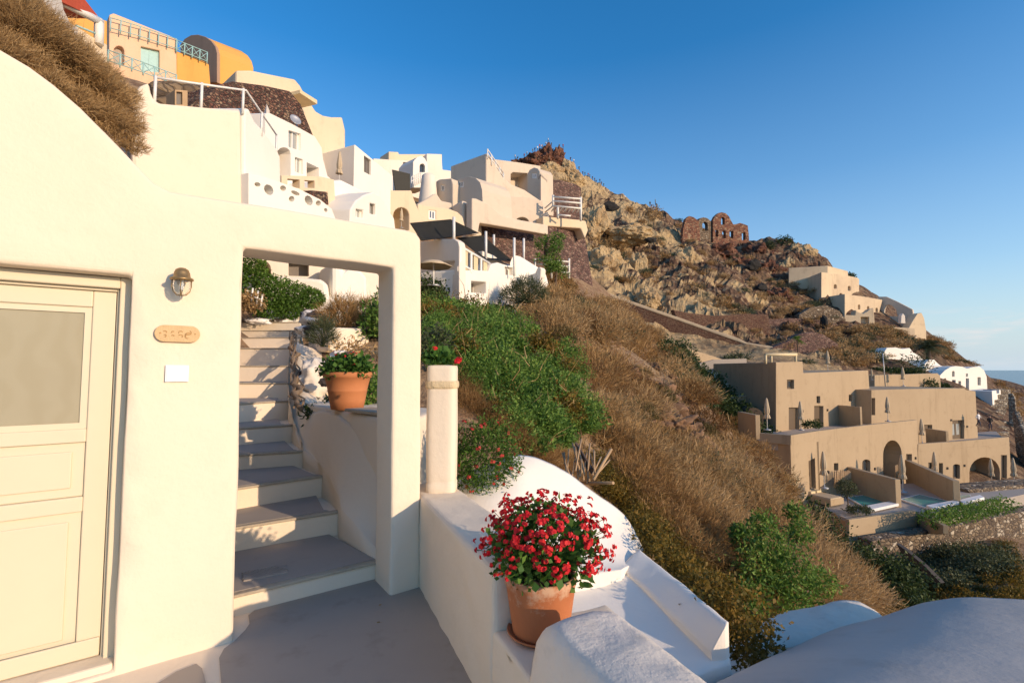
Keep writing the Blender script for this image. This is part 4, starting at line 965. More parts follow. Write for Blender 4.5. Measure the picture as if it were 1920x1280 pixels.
W('wall', vb, f, [(817,380),(817,340),(824,336),(846,334),(849,345),(849,395),(817,395)], 'beige', 3, [wa], hd=.25, bevel=.1); window(f, wa, vb, .1, M['white_wood'], M['glass'], fw=.2)
p4 = house_at('curved_wall', 'curving beige garden wall rising to a soft peak', 810, 375, 41, 'wall')
W('wall', p4, FY(778, 40, 848, 42, 375), [(774,386),(788,379),(802,371),(812,364),(819,362),(823,368),(828,376),(848,380),(848,430),(774,430)], 'beige', .6, bevel=.15)
p3_ = house_at('low_beige_house', 'low cream beige house with a white door behind the dark shade sail', 820, 400, 37)
f = FY(783, 35.5, 872, 38.5, 400); dd = rect_px(804,394,817,410,0,1)
W('wall', p3_, f, [(783,382),(800,385),(843,391),(858,397),(868,406),(876,440),(783,440)], 'cream', 4, [dd], hd=.2, bevel=.12); window(f, dd, p3_, .12, M['white_wood'], M['blue_door'], name='door', fw=.2)
p2_ = house_at('beige_terrace', 'rounded beige terrace block at the centre of the beige cluster', 872, 400, 39.5, 'terrace')
blk('wall', p2_, (843,42.5), (866,40.5), (905,43), 372, 450, M['beige'], .35)
p1_w = house_at('long_parapet', 'long beige parapet sweeping down to the right above the purple stone wall', 960, 410, 43, 'parapet')
W('wall', p1_w, FY(885, 40, 1028, 47, 400), [(885,371),(893,372),(913,381),(928,393),(942,404),(975,412),(1028,422),(1028,440),(960,428),(900,418),(896,440),(885,440)], 'beige', .8, bevel=.1)
b2 = house_at('beige_house', 'pale beige house on the skyline with a square hollow cut for its shadow', 970, 330, 60)
f = FY(924, 57, 1015, 62, 330); rc = [(958,326),(962,323),(990,325),(990,362),(958,360)]  # recess shaped to give the dark shadow on this wall
W('wall', b2, f, [(925,298),(970,304),(1014,311),(1016,420),(925,420)], 'beige', 4, [{'p': rc, 'd': 2.0}], bevel=.1)
b3 = house_at('dormer_house', 'narrow beige house with a rounded top and a white framed window', 1000, 340, 55)
f = FY(989, 56.5, 1012, 54.5, 340); wa = rect_px(997,325,1006,334)
W('wall', b3, f, [(988,400),(989,325),(993,318),(1001,314),(1008,316),(1012,322),(1013,400)], 'beige', 2, [wa], hd=.3, bevel=.08); window(f, wa, b3, .12, M['white_wood'], M['glass'], fw=.3)
b4 = house_at('chimney_tower', 'slim beige chimney tower with a flat cap at the right end of the beige houses', 1018, 360, 53, 'chimney')
blk('shaft', b4, (1010,53.6), (1014,52.8), (1025,54.4), 328, 440, M['beige'], .08); blk('cap', b4, (1009,53.7), (1014,52.6), (1026,54.5), 325, 328.5, M['greyplaster'], .02)
b5 = house_at('beige_terrace', 'long beige terrace wall with a dark flat arch below the chimney tower', 975, 400, 48.5, 'terrace')
f = FY(928, 47, 1020, 50, 400); aa = arch_px(966, 992, 407, 425, 8, 417)
W('wall', b5, f, [(928,366),(1000,371),(1019,377),(1019,450),(928,450)], 'beige', 3, [{'p': aa, 'd': .6}], bevel=.08); dpanel(f, aa, b5, 'opening_shade', .6, 'niche')  # back of the arch coloured near-black for its shade
b6 = house_at('stone_coping', 'thick pale coping ledge under the timber pergola', 1060, 420, 50, 'ledge')
W('wall', b6, FY(1018, 48.5, 1104, 52, 415), [(1018,405),(1088,412),(1099,414),(1103,432),(1097,447),(1089,428),(1030,424),(1018,424)], 'cream', 2.5, bevel=.12)
for lab, fa, ol, st_ in (('purple brown stone wall below the long beige parapet', (899,43.5,1028,49.5), [(899,417),(960,427),(1028,437),(1028,540),(985,535),(899,520)], 'stone_purple'),
                    ('tall dark red stone wall under the pale coping ledge', (1027,48.8,1112,55), [(1027,424),(1092,428),(1098,446),(1112,535),(1112,600),(1027,600)], 'stone_purple'),
                    ('upper rounded stone wall behind the pergola', (1024,58,1092,63), [(1024,337),(1050,337),(1080,345),(1090,352),(1093,440),(1024,440)], 'stone_purple')):
    s_ = thing('rubble_wall', lab, 'stone wall', P(fa[0]+20, 470, fa[1])); W('wall', s_, FY(*fa, 470), ol, st_, 2.5, bevel=.1)
pg = house_at('pergola', 'white timber pergola and railed deck above the pale coping ledge', 1062, 395, 49, 'pergola')
def bar(par, name, pts, r, mat): bm = bmesh.new(); add_tube(bm, pts, r, 6); return bmobj(name, bm, M[mat], par)
for (x, y0_, y1_) in ((1037,366,386),(1089,370,414),(1046,386,410)): bar(pg, 'post', [P(x,y0_,48.5), P(x,y1_,48.5)], .13, 'white_wood')
for (a, b) in (((1037,369),(1089,373)),((1037,377),(1089,381)),((1035,386),(1090,391)),((1046,403),(1070,405))): bar(pg, 'rail', [P(*a,48.45), P(*b,48.45)], .09, 'white_wood')
for i in range(7): x = 1040+i*8; bar(pg, 'beam', [P(x,388+i*.4,48.6), P(x-6,396+i*.4,53)], .09, 'white_wood')
for (a, b) in (((1022,390),(1037,377)),((1022,398),(1037,386))): bar(pg, 'side_rail', [P(*a,51), P(*b,48.5)], .08, 'white_wood')
fn = house_at('timber_fence', 'white three rail timber fence above the dry bushes', 1030, 500, 44, 'fence')
for (a, b) in (((1000,486),(1068,491)),((1003,495),(1066,500)),((1020,507),(1066,511))): bar(fn, 'rail', [P(*a,44), P(*b,43)], .08, 'white_wood')
for x in (1003,1034,1067): bar(fn, 'post', [P(x,485,43.5), P(x,522,43.5)], .1, 'white_wood')
# ---------------------------------------------------------------- white hotel below with shade sails
def sail(name, label, pts, sag):
    n = 14; bm = bmesh.new(); a, b, c, d = [P(*p) for p in pts]; G = []
    for i in range(n+1):
        G.append([]); 
        for j in range(n+1):
            u, v = i/n, j/n; q = a.lerp(b, u).lerp(d.lerp(c, u), v); q.z -= sag*16*u*(1-u)*v*(1-v)/2; G[-1].append(bm.verts.new(q))
    for i in range(n):
        for j in range(n): bm.faces.new((G[i][j], G[i+1][j], G[i+1][j+1], G[i][j+1])).smooth = True
    bmesh.ops.solidify(bm, geom=bm.faces[:], thickness=.02); fixn(bm)
    return tagp(bmobj(name, bm, M['sail_dark']), label, 'shade sail')
sail('shade_sail', 'large dark shade sail stretched over the upper white terrace', [(768,418,22),(845,411,27),(899,437,27),(790,452,21)], .7)
sail('shade_sail', 'smaller dark shade sail stretched lower right over the white balcony', [(856,446,26),(905,441,31),(962,490,29),(912,488,25)], .8)
for i, (x, y0_, y1_, Y_) in enumerate(((851,407,452,23.5),(911,434,487,26),(926,440,462,31),(964,446,517,27),(982,447,490,31))):
    bm = bmesh.new(); add_tube(bm, [P(x,y1_,Y_), P(x,y0_,Y_)], .075, 8); c = bmobj('sail_mast', bm, M['metal_white'])
    tagp(c, ('tall white mast at the near corner of the large dark sail','white mast between the two dark sails','short white mast against the purple stone wall','long white mast beside the blue grey vault','thin white mast rightmost of the masts on the stone wall')[i], 'mast')
q1 = house_at('white_hotel', 'white terraced building with a railed balcony below the dark shade sails', 860, 500, 23, 'building')
f = FY(788, 24, 861, 21.8, 490); rc = [(818,491),(852,489),(852,514),(818,511)]
W('wall', q1, f, [(788,453),(812,451),(813,448),(852,448),(859,453),(861,462),(861,570),(788,570)], 'white', .4, [rc], hd=.3, bevel=.06)
W('back_wall', q1, FY(790, 26, 862, 25, 490), [(788,470),(862,462),(862,580),(788,580)], 'white', .4, bevel=0)
f = FY(861, 22, 975, 29, 520); d1 = [(863,511),(870,512),(870,535),(863,535)]; d2 = [(884,527),(912,529),(912,550),(884,548)]; d3=[(947,500),(962,502),(962,516),(947,515)]
W('wall', q1, f, [(861,505),(917,508),(921,495),(934,492),(950,497),(975,500),(990,525),(990,590),(861,590)], 'white_bright', 4, [d1, d2, d3], hd=.8, bevel=.05)
for d_ in (d1, d2): dpanel(f, d_, q1, 'shutter', .8, 'door')
window(f, d3, q1, .3, M['white_wood'], M['shutter'])
bm = bmesh.new(); ring = [P(858,505,21.8), P(919,511,25.6), P(935,507,28), P(875,500,26)]; ring = [Vector((q.x, q.y, P(860,508,21.8).z)) for q in ring]; add_prism(bm, ring, Vector((0,0,.22))); fixn(bm); bmobj('balcony', bm, M['white_bright'], q1)
zb_ = P(860,508,21.8).z+.22
pb = [Vector((P(x,500,Y_).x, Y_, zb_)) for x, Y_ in ((862,21.9),(918,25.5))]
for k in range(4):
    q = pb[0].lerp(pb[1], k/3); bm = bmesh.new(); add_box(bm, q+Vector((0,0,.45)), (.12,.12,.95), .8); fixn(bm); bmobj('baluster', bm, M['white_wood'], q1)
bm = bmesh.new(); add_tube(bm, [p+Vector((0,0,.95)) for p in pb], .07, 6); add_tube(bm, [p+Vector((0,0,.12)) for p in pb], .06, 6); bmobj('rail', bm, M['white_wood'], q1)
bm = bmesh.new()
for k in range(3):
    a, b = pb[0].lerp(pb[1], (k+.3)/3), pb[0].lerp(pb[1], (k+.72)/3); add_prism(bm, [a, b, b+Vector((0,0,.9)), a+Vector((0,0,.9))], Vector((-.05,.04,0)))
fixn(bm); bmobj('balcony_panel', bm, M['canvas_light'], q1)
W('roof', q1, FY(905, 27, 965, 30, 480), [(905,470),(925,478),(945,492),(962,497),(962,520),(905,520)], 'white', 2, bevel=.06)
vb_ = house_at('vault_house', 'white house with a blue grey vaulted roof at the right end of the white buildings', 980, 510, 29)
W('wall', vb_, FY(955, 28, 992, 29.5, 510), [(955,570),(956,492),(960,482),(968,478),(977,481),(984,492),(989,510),(991,570)], 'white_bright', (1.6,4,0), bevel=.06)
W('parapet', vb_, FY(990, 28, 1012, 27.5, 530), [(988,516),(1003,512),(1007,502),(1012,500),(1015,504),(1013,530),(1006,560),(988,560)], 'white', .5, bevel=.06)
ou = house_at('open_umbrella', 'open cream parasol on the shaded white terrace behind the pier', 813, 535, 19.5, 'umbrella')
a, b = P(813,537,19.5), P(813,487,19.5)
bm = bmesh.new(); add_tube(bm, [a, b], .03, 8); bmobj('pole', bm, M['metal_white'], ou)
bm = bmesh.new(); add_lathe(bm, [(0,.0),(.35,-.06),(.78,-.27),(.76,-.29),(.35,-.09),(0,-.04)], b, 8); fixn(bm); bmobj('canopy', bm, M['canvas'], ou)
bm = bmesh.new(); add_lathe(bm, [(0,0),(.3,0),(.28,.06),(0,.08)], a, 12); bmobj('base', bm, M['metal_grey'], ou)
# ---------------------------------------------------------------- seen through the arch
g1 = house_at('white_house', 'white house with an arched and a square opening seen through the archway', 560, 520, 16)
f = FY(440, 13.9, 720, 15.8, 520); aa = arch_px(474, 508, 488, 518); rc = [(541,488),(579,488),(579,518),(541,517)]
W('wall', g1, f, [(430,430),(720,450),(720,620),(430,620)], 'white', 2.5, [{'p': aa, 'd': 1.2}, {'p': rc, 'd': .5}], bevel=.05)
dpanel(f, rc, g1, 'shutter', .5, 'window')
W('buttress', g1, FY(625, 13.7, 690, 14.3, 520), [(622,490),(640,492),(645,510),(660,498),(676,505),(690,520),(690,600),(622,600)], 'white_bright', 1.4, bevel=.12)
g2_ = house_at('garden_wall', 'low curved white garden wall behind the green hedge', 560, 530, 14.2, 'wall')
W('wall', g2_, FY(500, 13.2, 660, 13.7, 530), [(495,517),(560,519),(600,523),(612,530),(616,560),(650,565),(650,610),(495,610)], 'white_bright', .4, bevel=.1)
# ---------------------------------------------------------------- coloured houses top left
c1 = house_at('peach_house', 'peach coloured house with turquoise door on the upper left skyline', 265, 90, 39)
f = FY(203, 37.5, 332, 41, 90); aa = arch_px(213, 233, 86, 122, 6); dd = [(264,87),(299,95),(299,136),(264,132)]
W('wall', c1, f, [(204,160),(205,28),(213,25),(265,46),(318,67),(331,73),(332,175),(204,175)], 'peach', 5, [aa, dd], hd=.5, bevel=.06)
dpanel(f, aa, c1, 'greyplaster', .5, 'niche'); window(f, dd, c1, .3, M['turquoise'], M['turquoise'], name='door', fw=.1)
c2 = house_at('orange_house', 'low bright orange house joined to the peach house', 360, 125, 42)
W('wall', c2, FY(331.5, 41, 392, 43, 125), [(331.5,96),(388,117),(392,122),(396,175),(331.5,170)], 'orange', 4, bevel=.06)
c3 = house_at('domed_house', 'round topped orange house with its front coloured as shade on the upper left skyline', 380, 110, 46)
A3 = [(338,155),(338,84),(346,73),(358,66),(371,65),(385,69),(396,77),(404,88),(407,100),(407,155)]
f = FY(338, 49, 407, 45.5, 110); plaster('shaded_orange', (.38,.25,.17), (.34,.22,.15), sc=.5, stain=.1)  # darker dull tone stands for the shaded side of the orange house
W('wall', c3, f, A3, 'shaded_orange', .3, bevel=.05)
A3b = [(338,155),(338,85),(346,74),(358,67),(371,66),(385,70),(396,78),(403,89),(406,101),(406,155)]
W('vault', c3, f.shift(-.29), A3b, 'orange', (2.5,2.2,0), bevel=.05)
rail_line('turquoise_railing', 'turquoise railing across the terrace roof of the peach house', [P(207,56,37.2), P(265,72,38.8), P(330,94,40.8)], 1.0, M['turquoise'], npost=8, r=.035, rails=(1.0,.15))
rail_line('turquoise_railing', 'turquoise cross braced railing on top of the orange house', [P(331,96,40.8), P(388,118,42.6)], 1.0, M['turquoise'], npost=5, r=.04, rails=(1.0,.15), cross=True)
rail_line('turquoise_railing', 'turquoise cross braced railing along the foot of the peach house', [P(202,117,35), P(265,138,36.5), P(330,162,38)], .95, M['turquoise'], npost=7, r=.04, rails=(1.0,.15), cross=True)
c4_ = house_at('white_house', 'white house with a red tiled roof and open veranda at the top left edge', 150, 40, 27)
f = FY(112, 26, 205, 29, 40)
W('wall', c4_, FY(125, 26.5, 203, 29, 80), [(128,44),(145,50),(172,68),(202,84),(202,180),(128,180)], 'cream', 3, bevel=.08)
W('back_wall', c4_, FY(112, 32, 200, 33.5, 50), [(112,10),(200,40),(200,120),(112,120)], 'orange', .4, bevel=0)
bar(c4_, 'beam', [P(112,2,26), P(190,42,28.4)], .22, 'white_wood')
bar(c4_, 'post', [P(186,38,28.3), P(185,84,28.3)], .25, 'white_wood')
W('roof', c4_, FY(108, 25.5, 186, 28.2, 10), [(108,-6),(118,-20),(150,-12),(183,30),(183,36),(112,2)], 'red_roof', 3, bevel=0)
bar(c4_, 'brace', [P(142,48,27), P(186,66,28.3)], .06, 'turquoise')
c5 = house_at('white_house', 'tall white gabled wall behind the brown bush at the top left corner', 70, 20, 14)
W('wall', c5, FY(20, 13.5, 60, 14, 20), [(-60,-60),(62,-60),(60,90),(-60,90)], 'white', 2, bevel=.06)
W('gable', c5, FY(60, 13.8, 146, 17, 20), [(80,-40),(112,-20),(120,18),(132,42),(146,52),(150,110),(95,110),(100,40),(86,8),(72,-20)], 'white', .5, bevel=.05)

sd_ = house_at('satellite_dish', 'small grey satellite dish fixed in front of the rubble wall', 553, 228, 17, 'satellite dish'); c = P(553,226,16.4)
bm = bmesh.new(); add_tube(bm, [c+Vector((0,.25,-.7)), c+Vector((0,.12,0))], .025, 6); bmobj('bracket', bm, M['metal_grey'], sd_)
bm = bmesh.new(); Q = Vector((.7,-.6,.35)).to_track_quat('Z', 'Y'); add_lathe(bm, [(0,0),(.08,.008),(.15,.03),(.20,.055),(.19,.06),(.14,.036),(0,.01)], (0,0,0), 20)
for v in bm.verts: v.co = Q @ v.co + c
fixn(bm); bmobj('dish', bm, M['metal_grey'], sd_)
# ================================================================ sand coloured hotel on the right
SX = 'sand'
def zat(py, Y): return EYE-(py-693)/F*Y
ht = house_at('terraced_hotel', 'sand coloured upper hotel block with small square windows and tall brown doors', 1456, 760, 46.5, 'building')
f = FY(1456, 46.5, 1642, 56.5, 750)
wins = [rect_px(1476,712,1489,729,0,-.3), rect_px(1531.5,742.6,1538,755.5), rect_px(1592,740,1598.5,752), rect_px(1479,764,1499,806), rect_px(1527,761,1544,800), rect_px(1613,755.5,1623.5,787)]
l, c = gp2(1338, 58.5, 690), gp2(1456, 46.5, 690)
W('wall', ht, f, [(1455,679),(1505,677.5),(1506.5,699),(1628,694),(1634,790),(1634,860),(1455,860)], SX, Vector((l.x-c.x, l.y-c.y, 0)), wins, hd=.35, bevel=.05)
for w_ in wins[:3]: window(f, w_, ht, .33, M['brown_door'], M['glass'])
for w_ in wins[3:]: dpanel(f, w_, ht, 'brown_door', .35, 'door')
# lower front range
hb = house_at('terraced_hotel', 'lower sand coloured hotel wall with one tall pointed arch and a shaded left end', 1600, 860, 43, 'building')
fa = FY(1483, 38.5, 1531, 41.2, 860); fb_ = FY(1530.8, 41.2, 1722, 50.2, 860)
d1 = [(1516,864),(1528,858),(1530,915),(1518,918)]
l = gp2(1424, 40.3, 815); c = gp2(1483, 38.5, 815)
DZ = -4.46; Lf = fb_.at(1722, 830)[0]
W('end_wall', hb, fa, [('s',0,DZ),('s',fa.L+.3,DZ),('s',fa.L+.3,-13),('s',0,-13)], SX, Vector((l.x-c.x, l.y-c.y, 0))*1.0+Vector((0,3,0)), [d1], hd=.3, bevel=0)
W('parapet', hb, fa, [(1482,816),(1531.5,808),('s',fa.L+.02,DZ-.01),('s',0,DZ-.01)], SX, .35, bevel=.02)
fl_2 = Fac(l, c); W('parapet', hb, fl_2, [(1424.5,811.5),(1483,816),('s',fl_2.L-.0,DZ-.01),('s',0,DZ-.01)], SX, .35, bevel=.02); dpanel(fa, d1, hb, 'brown_door', .3, 'door')
ar = arch_px(1656, 1691, 825, 900, 12, 853); ws = [rect_px(1564,868,1572,882), arch_px(1617,1632,861,890,6,866), rect_px(1699,851,1710,893)]
W('parapet', hb, fb_, [(1530.5,808),(1580,802),(1650,794),(1720,787),('s',Lf,DZ-.01),('s',0,DZ-.01)], SX, .35, bevel=.02)
W('wall', hb, fb_, [('s',0,DZ),('s',Lf,DZ),('s',Lf,-13),('s',0,-13)], SX, 5, [{'p': ar, 'd': 1.6}]+ws, hd=.35, bevel=.04)
for w_ in ws[:2]: window(fb_, w_, hb, .33, M['brown_door'], M['glass'])
dpanel(fb_, ws[2], hb, 'brown_door', .35, 'door')
bm = bmesh.new(); add_prism(bm, [Vector((P(x,900,Y_).x, Y_, DZ-.6)) for x, Y_ in ((1426,40.6),(1484,39.0),(1531,41.6),(1715,50.3),(1690,60),(1640,60),(1400,56))], Vector((0,0,.62))); fixn(bm); bmobj('terrace_deck', bm, M['greyplaster'], hb)
# right range
hc = house_at('terraced_hotel', 'right sand coloured hotel wing with a wide low arch over a shaded terrace', 1830, 860, 53, 'building')
f = FY(1722, 50.1, 1895, 54.8, 870); ar = arch_px(1818, 1875, 857, 912, 12, 885); ws = [arch_px(1787,1800,870,897,6,873), rect_px(1761,868,1768,893), rect_px(1741,867,1752,893), rect_px(1877,853,1888,905)]
DC = -6.9; Lc = f.at(1895,870)[0]
W('parapet', hc, f, [(1722,832),(1800,827),(1892,819),('s',Lc,DC-.01),('s',0,DC-.01)], SX, .35, bevel=.02)
W('wall', hc, f, [('s',0,DC),('s',Lc,DC),('s',Lc,-13),('s',0,-13)], SX, 5, [{'p': ar, 'd': 2.2}]+ws, hd=.35, bevel=.04)
for i, w_ in enumerate(ws): window(f, w_, hc, .33, M['brown_door'], M['glass'] if i < 2 else M['dark_door'], 'window' if i < 2 else 'door')
bm = bmesh.new(); add_prism(bm, [Vector((P(x,840,Y_).x, Y_, -6.88)) for x, Y_ in ((1722,50.6),(1890,55.2),(1870,66),(1720,66))], Vector((0,0,-.4))); fixn(bm); bmobj('terrace_deck', bm, M['greyplaster'], hc)
hd_ = house_at('terraced_hotel', 'plain sand coloured rear hotel block with one curtained door at its right', 1730, 760, 54, 'building')
f = FY(1634, 52.5, 1834, 60, 770); ws = [rect_px(1786,788,1808,823,0,-1), rect_px(1733,796,1748,808), rect_px(1634.5,746,1641,778)]
W('wall', hd_, f, [(1634,731),(1700,729),(1808,727.5),(1812,731),(1829,733),(1836,860),(1634,860)], SX, 8, ws, hd=.35, bevel=.04)
window(f, ws[0], hd_, .35, M['brown_door'], M['glass_pale'], name='door', fw=.18); dpanel(f, ws[1], hd_, 'brown_door', .35, 'window'); dpanel(f, ws[2], hd_, 'brown_door', .35, 'door')
he = house_at('terrace_wall', 'low sand coloured terrace wall behind the hotel roofs near the white chapel', 1720, 705, 70, 'wall')
W('wall', he, FY(1640, 66, 1800, 73, 705), [(1640,703),(1700,701.5),(1758,699.5),(1763,704),(1766,760),(1640,760)], SX, 1, bevel=.05)
# privacy walls, end on to the camera
def pwall(label, far, near, ytop, ybot, th=.35):
    a, b = gp2(far[0], far[1], ytop), gp2(near[0], near[1], ytop); zt = zat(ytop, near[1]); zb = zat(ybot, near[1])
    e = (b-a).normalized(); n_ = Vector((-e.y, e.x)); n_ = n_ if n_.x > 0 else -n_
    ring = [Vector((q.x, q.y, zb-.6)) for q in (a, b, b+n_*th, a+n_*th)]
    bm = bmesh.new(); add_prism(bm, ring, Vector((0,0,zt-zb+.6))); fixn(bm); o = bmobj('privacy_wall', bm, M[SX]); mods(o, None, .03, 2)
    return tagp(o, label, 'wall', 'privacy walls between the hotel terraces')
pwall('privacy wall left of the nearest turquoise pool, reaching from the hotel', (1588,43.6), (1678,38.6), 895, 944, .45)
pwall('privacy wall between the two right hand pools', (1698,48.4), (1786,39.4), 897, 941, .45)
pwall('privacy wall on the upper hotel terrace between two brown doors', (1565,52.6), (1612,49.6), 762, 795, .25)
pwall('privacy wall in front of the plain rear hotel block', (1735,55), (1773,52.2), 807, 830, .3)
pwall('low brown end wall at the left of the upper hotel terrace', (1383,45), (1416,41.4), 777, 812, .4)
for i, (lab, L, C, Rr, t_, b_, mt) in enumerate((('small pale box house with a dark window stepping down left of the hotel', (1300,58), (1316,55), (1346,57), 698, 760, 'cream'),
        ('middle cream step block left of the shaded hotel side', (1322,55), (1330,52.5), (1370,55), 720, 780, 'beige'), ('lowest sand step block beside the dark arch left of the hotel', (1352,52), (1366,49), (1408,52), 744, 800, 'sand'))):
    h_ = thing('step_house', lab, 'house', P(C[0], b_, C[1])); wh = [rect_px(1331,701,1342,716)] if i == 0 else []
    o, FL, FR = blk('wall', h_, L, C, Rr, t_, b_, M[mt], .05, hR=wh, hd=.2)
    if wh: window(FR, wh[0], h_, .15, M['white_wood'], M['glass'])
bm = bmesh.new(); f = FY(1394, 47, 1434, 46.5, 780); add_prism(bm, [f.px(*p) for p in arch_px(1394,1432,764,800,8,782)], Vector((.5,3,0))); fixn(bm); o = bmobj('arch_shade', bm, M['brown_door']); tagp(o, 'solid dark arch standing for the shade of an opening beside the shaded hotel wall', 'vault')  # solid brown arch stands for the dark inside of an arch opening
lw_ = house_at('garden_wall', 'long sand coloured ramp wall descending to the hotel from the left', 1300, 665, 66, 'wall')
W('wall', lw_, FY(1248, 64, 1350, 69, 660), [(1246,641),(1300,656),(1348,671),(1375,682),(1375,700),(1246,700)], SX, .6, bevel=.03)
W('lower_wall', lw_, FY(1285, 62, 1400, 62.5, 690), [(1285,688),(1340,674),(1400,672),(1400,740),(1285,740)], 'greyplaster', .6, bevel=.03)
pr = house_at('roof_pergola', 'pale timber pergola on the roof of the upper hotel block', 1462, 670, 49, 'pergola')
for x, Y_ in ((1435.5,47.2),(1492,48.6),(1446,50.5)): bar(pr, 'post', [P(x,664,Y_), P(x,682,Y_)], .12, 'canvas_light')
bar(pr, 'beam', [P(1434,664.5,47.2), P(1493,664.5,48.6)], .16, 'canvas_light'); bar(pr, 'beam', [P(1446,665.5,50.5), P(1490,665.5,51.2)], .12, 'canvas_light')
# pool terraces
pt = house_at('pool_terrace', 'grey paved pool terrace with a sand coloured front wall under the hotel', 1600, 970, 36, 'terrace')
TZ = -9.35
def gq(px, py, z=TZ): return Pz(px, py, z)
ring = [gq(1488,928), gq(1594,975), gq(1716,958), gq(1740,962), gq(1830,948), gq(1860,940), gq(1925,925), gq(1960,908), gq(1725,905), gq(1530,912)]
bm = bmesh.new(); add_prism(bm, ring, Vector((0,0,-2.4))); fixn(bm); bmobj('deck', bm, M['greyplaster'], pt)
a, b = gq(1593,976), gq(1717,958.5); f = Fac((a.x, a.y-.25), (b.x, b.y-.25))
W('front_wall', pt, f, [(1592,974),(1714,957),(1718,958),(1719,993),(1700,1040),(1592,1040)], SX, .3, bevel=.03)
l_ = gq(1562,953); a3 = Vector((a.x, a.y-.25, 0)); fl2 = Fac((l_.x, l_.y+1), (a.x, a.y-.28)); W('side_wall', pt, fl2, [(1560,957),(1574,962),(1582,972),(1593,976),(1593,1040),(1560,1030)], SX, -.3, bevel=.03)
c_ = gq(1768,990); fr2 = Fac((b.x, b.y-.2), (c_.x, c_.y)); W('side_wall', pt, fr2, [(1718,960),(1740,972),(1768,984),(1768,1000),(1718,1000)], SX, .3, bevel=.02)
m, t, bb, o = nt('pool_water'); bb.inputs['Base Color'].default_value = (.03,.22,.22,1); bb.inputs['Roughness'].default_value = .12; bump(t, bb, noi(t, coord(t), 2.5, 3), .25, .03)
col = mix(t, noi(t, coord(t), .6, 3), (.03,.26,.25), (.10,.42,.38)); t.links.new(col, bb.inputs['Base Color'])
def pool(label, q, edge):
    t_ = thing('plunge_pool', label, 'pool', gq(*q[0]), 0, 'plunge pools in front of the hotel'); c = sum((gq(*p) for p in q), Vector())/len(q)
    bm = bmesh.new(); add_prism(bm, [gq(*p)+(gq(*p)-c)*.10+Vector((0,0,.02)) for p in q], Vector((0,0,.10))); fixn(bm); bmobj('rim', bm, M['pool_white'], t_)
    bm = bmesh.new(); add_prism(bm, [gq(*p)+Vector((0,0,.121)) for p in q], Vector((0,0,.012))); fixn(bm); bmobj('water', bm, M['pool_water'], t_)
    bm = bmesh.new(); add_prism(bm, [gq(*p)+Vector((0,0,.10)) for p in edge], Vector((0,0,.22))); fixn(bm); o = bmobj('ledge', bm, M['pool_white'], t_); mods(o, None, .03, 2)
pool('left turquoise plunge pool nearest the camera beside the clipped olive tree', [(1592,935),(1622,930.5),(1677,945.5),(1628,955)], [(1624,955),(1680,944),(1690,950),(1632,963)])
pool('middle turquoise plunge pool between the privacy walls', [(1692,938),(1724,929.5),(1786,944),(1739,954)], [(1737,954),(1793,943.5),(1799,948),(1747,959.5)])
pool('small pale plunge pool at the right end of the row', [(1797,932),(1818,930),(1822,936),(1800,942)], [(1798,944),(1838,934),(1846,939),(1806,950)])
so = house_at('lounge_sofa', 'brown built in outdoor sofa with cushions beside the left pool', 1535, 945, 37, 'sofa')
a = gq(1500,932); b = gq(1572,950); e_ = (b-a).normalized(); ang = math.atan2(e_.y, e_.x)
for nm, cx, cy, sz, sy, hh, mt in (('seat_base', 1.9, 0, 2.4, 1.7, .5, 'sand'), ('backrest', .5, .2, .5, 1.8, .85, 'canvas'), ('cushion', 1.2, .35, .5, .6, .75, 'canvas_light'), ('cushion', 1.2, -.4, .5, .6, .75, 'canvas_light'), ('mattress', 2.1, 0, 1.9, 1.5, .58, 'canvas')):
    c = a+e_*cx+Vector((-e_.y, e_.x, 0))*cy; bm = bmesh.new(); add_box(bm, (c.x, c.y, TZ+hh/2+.12), (sz, sy, hh), ang); fixn(bm); o = bmobj(nm, bm, M[mt], so); mods(o, None, .05, 2)
sc_ = house_at('twig_screen', 'woven twig screen beside the closed parasol by the left pool', 1575, 895, 42, 'screen')
def screen(par, f, x0, x1, y0, y1, n):
    bm = bmesh.new()
    for i in range(n):
        x = x0+(x1-x0)*(i+.5)/n; y_ = y0+(random.random()-.5)*5; add_tube(bm, [f.px(x, y1, o=.25), f.px(x+random.uniform(-1,1), y_, o=.25)], .045, 5)
    bmobj('reeds', bm, M['wood_pole'], par); bm = bmesh.new(); add_tube(bm, [f.px(x0, (y0+y1)/2, o=.31), f.px(x1, (y0+y1)/2, o=.31)], .03, 5); bmobj('cross_bar', bm, M['wood_pole'], par)
screen(sc_, FY(1545, 41, 1590, 42.6, 895), 1558, 1590, 882, 912, 18)
sc_ = house_at('twig_screen', 'woven twig screen beside the pointed arch', 1680, 885, 47, 'screen'); screen(sc_, FY(1672, 45.5, 1690, 46, 885), 1673, 1687, 871, 897, 8)
G_ = 'closed parasols around the hotel'
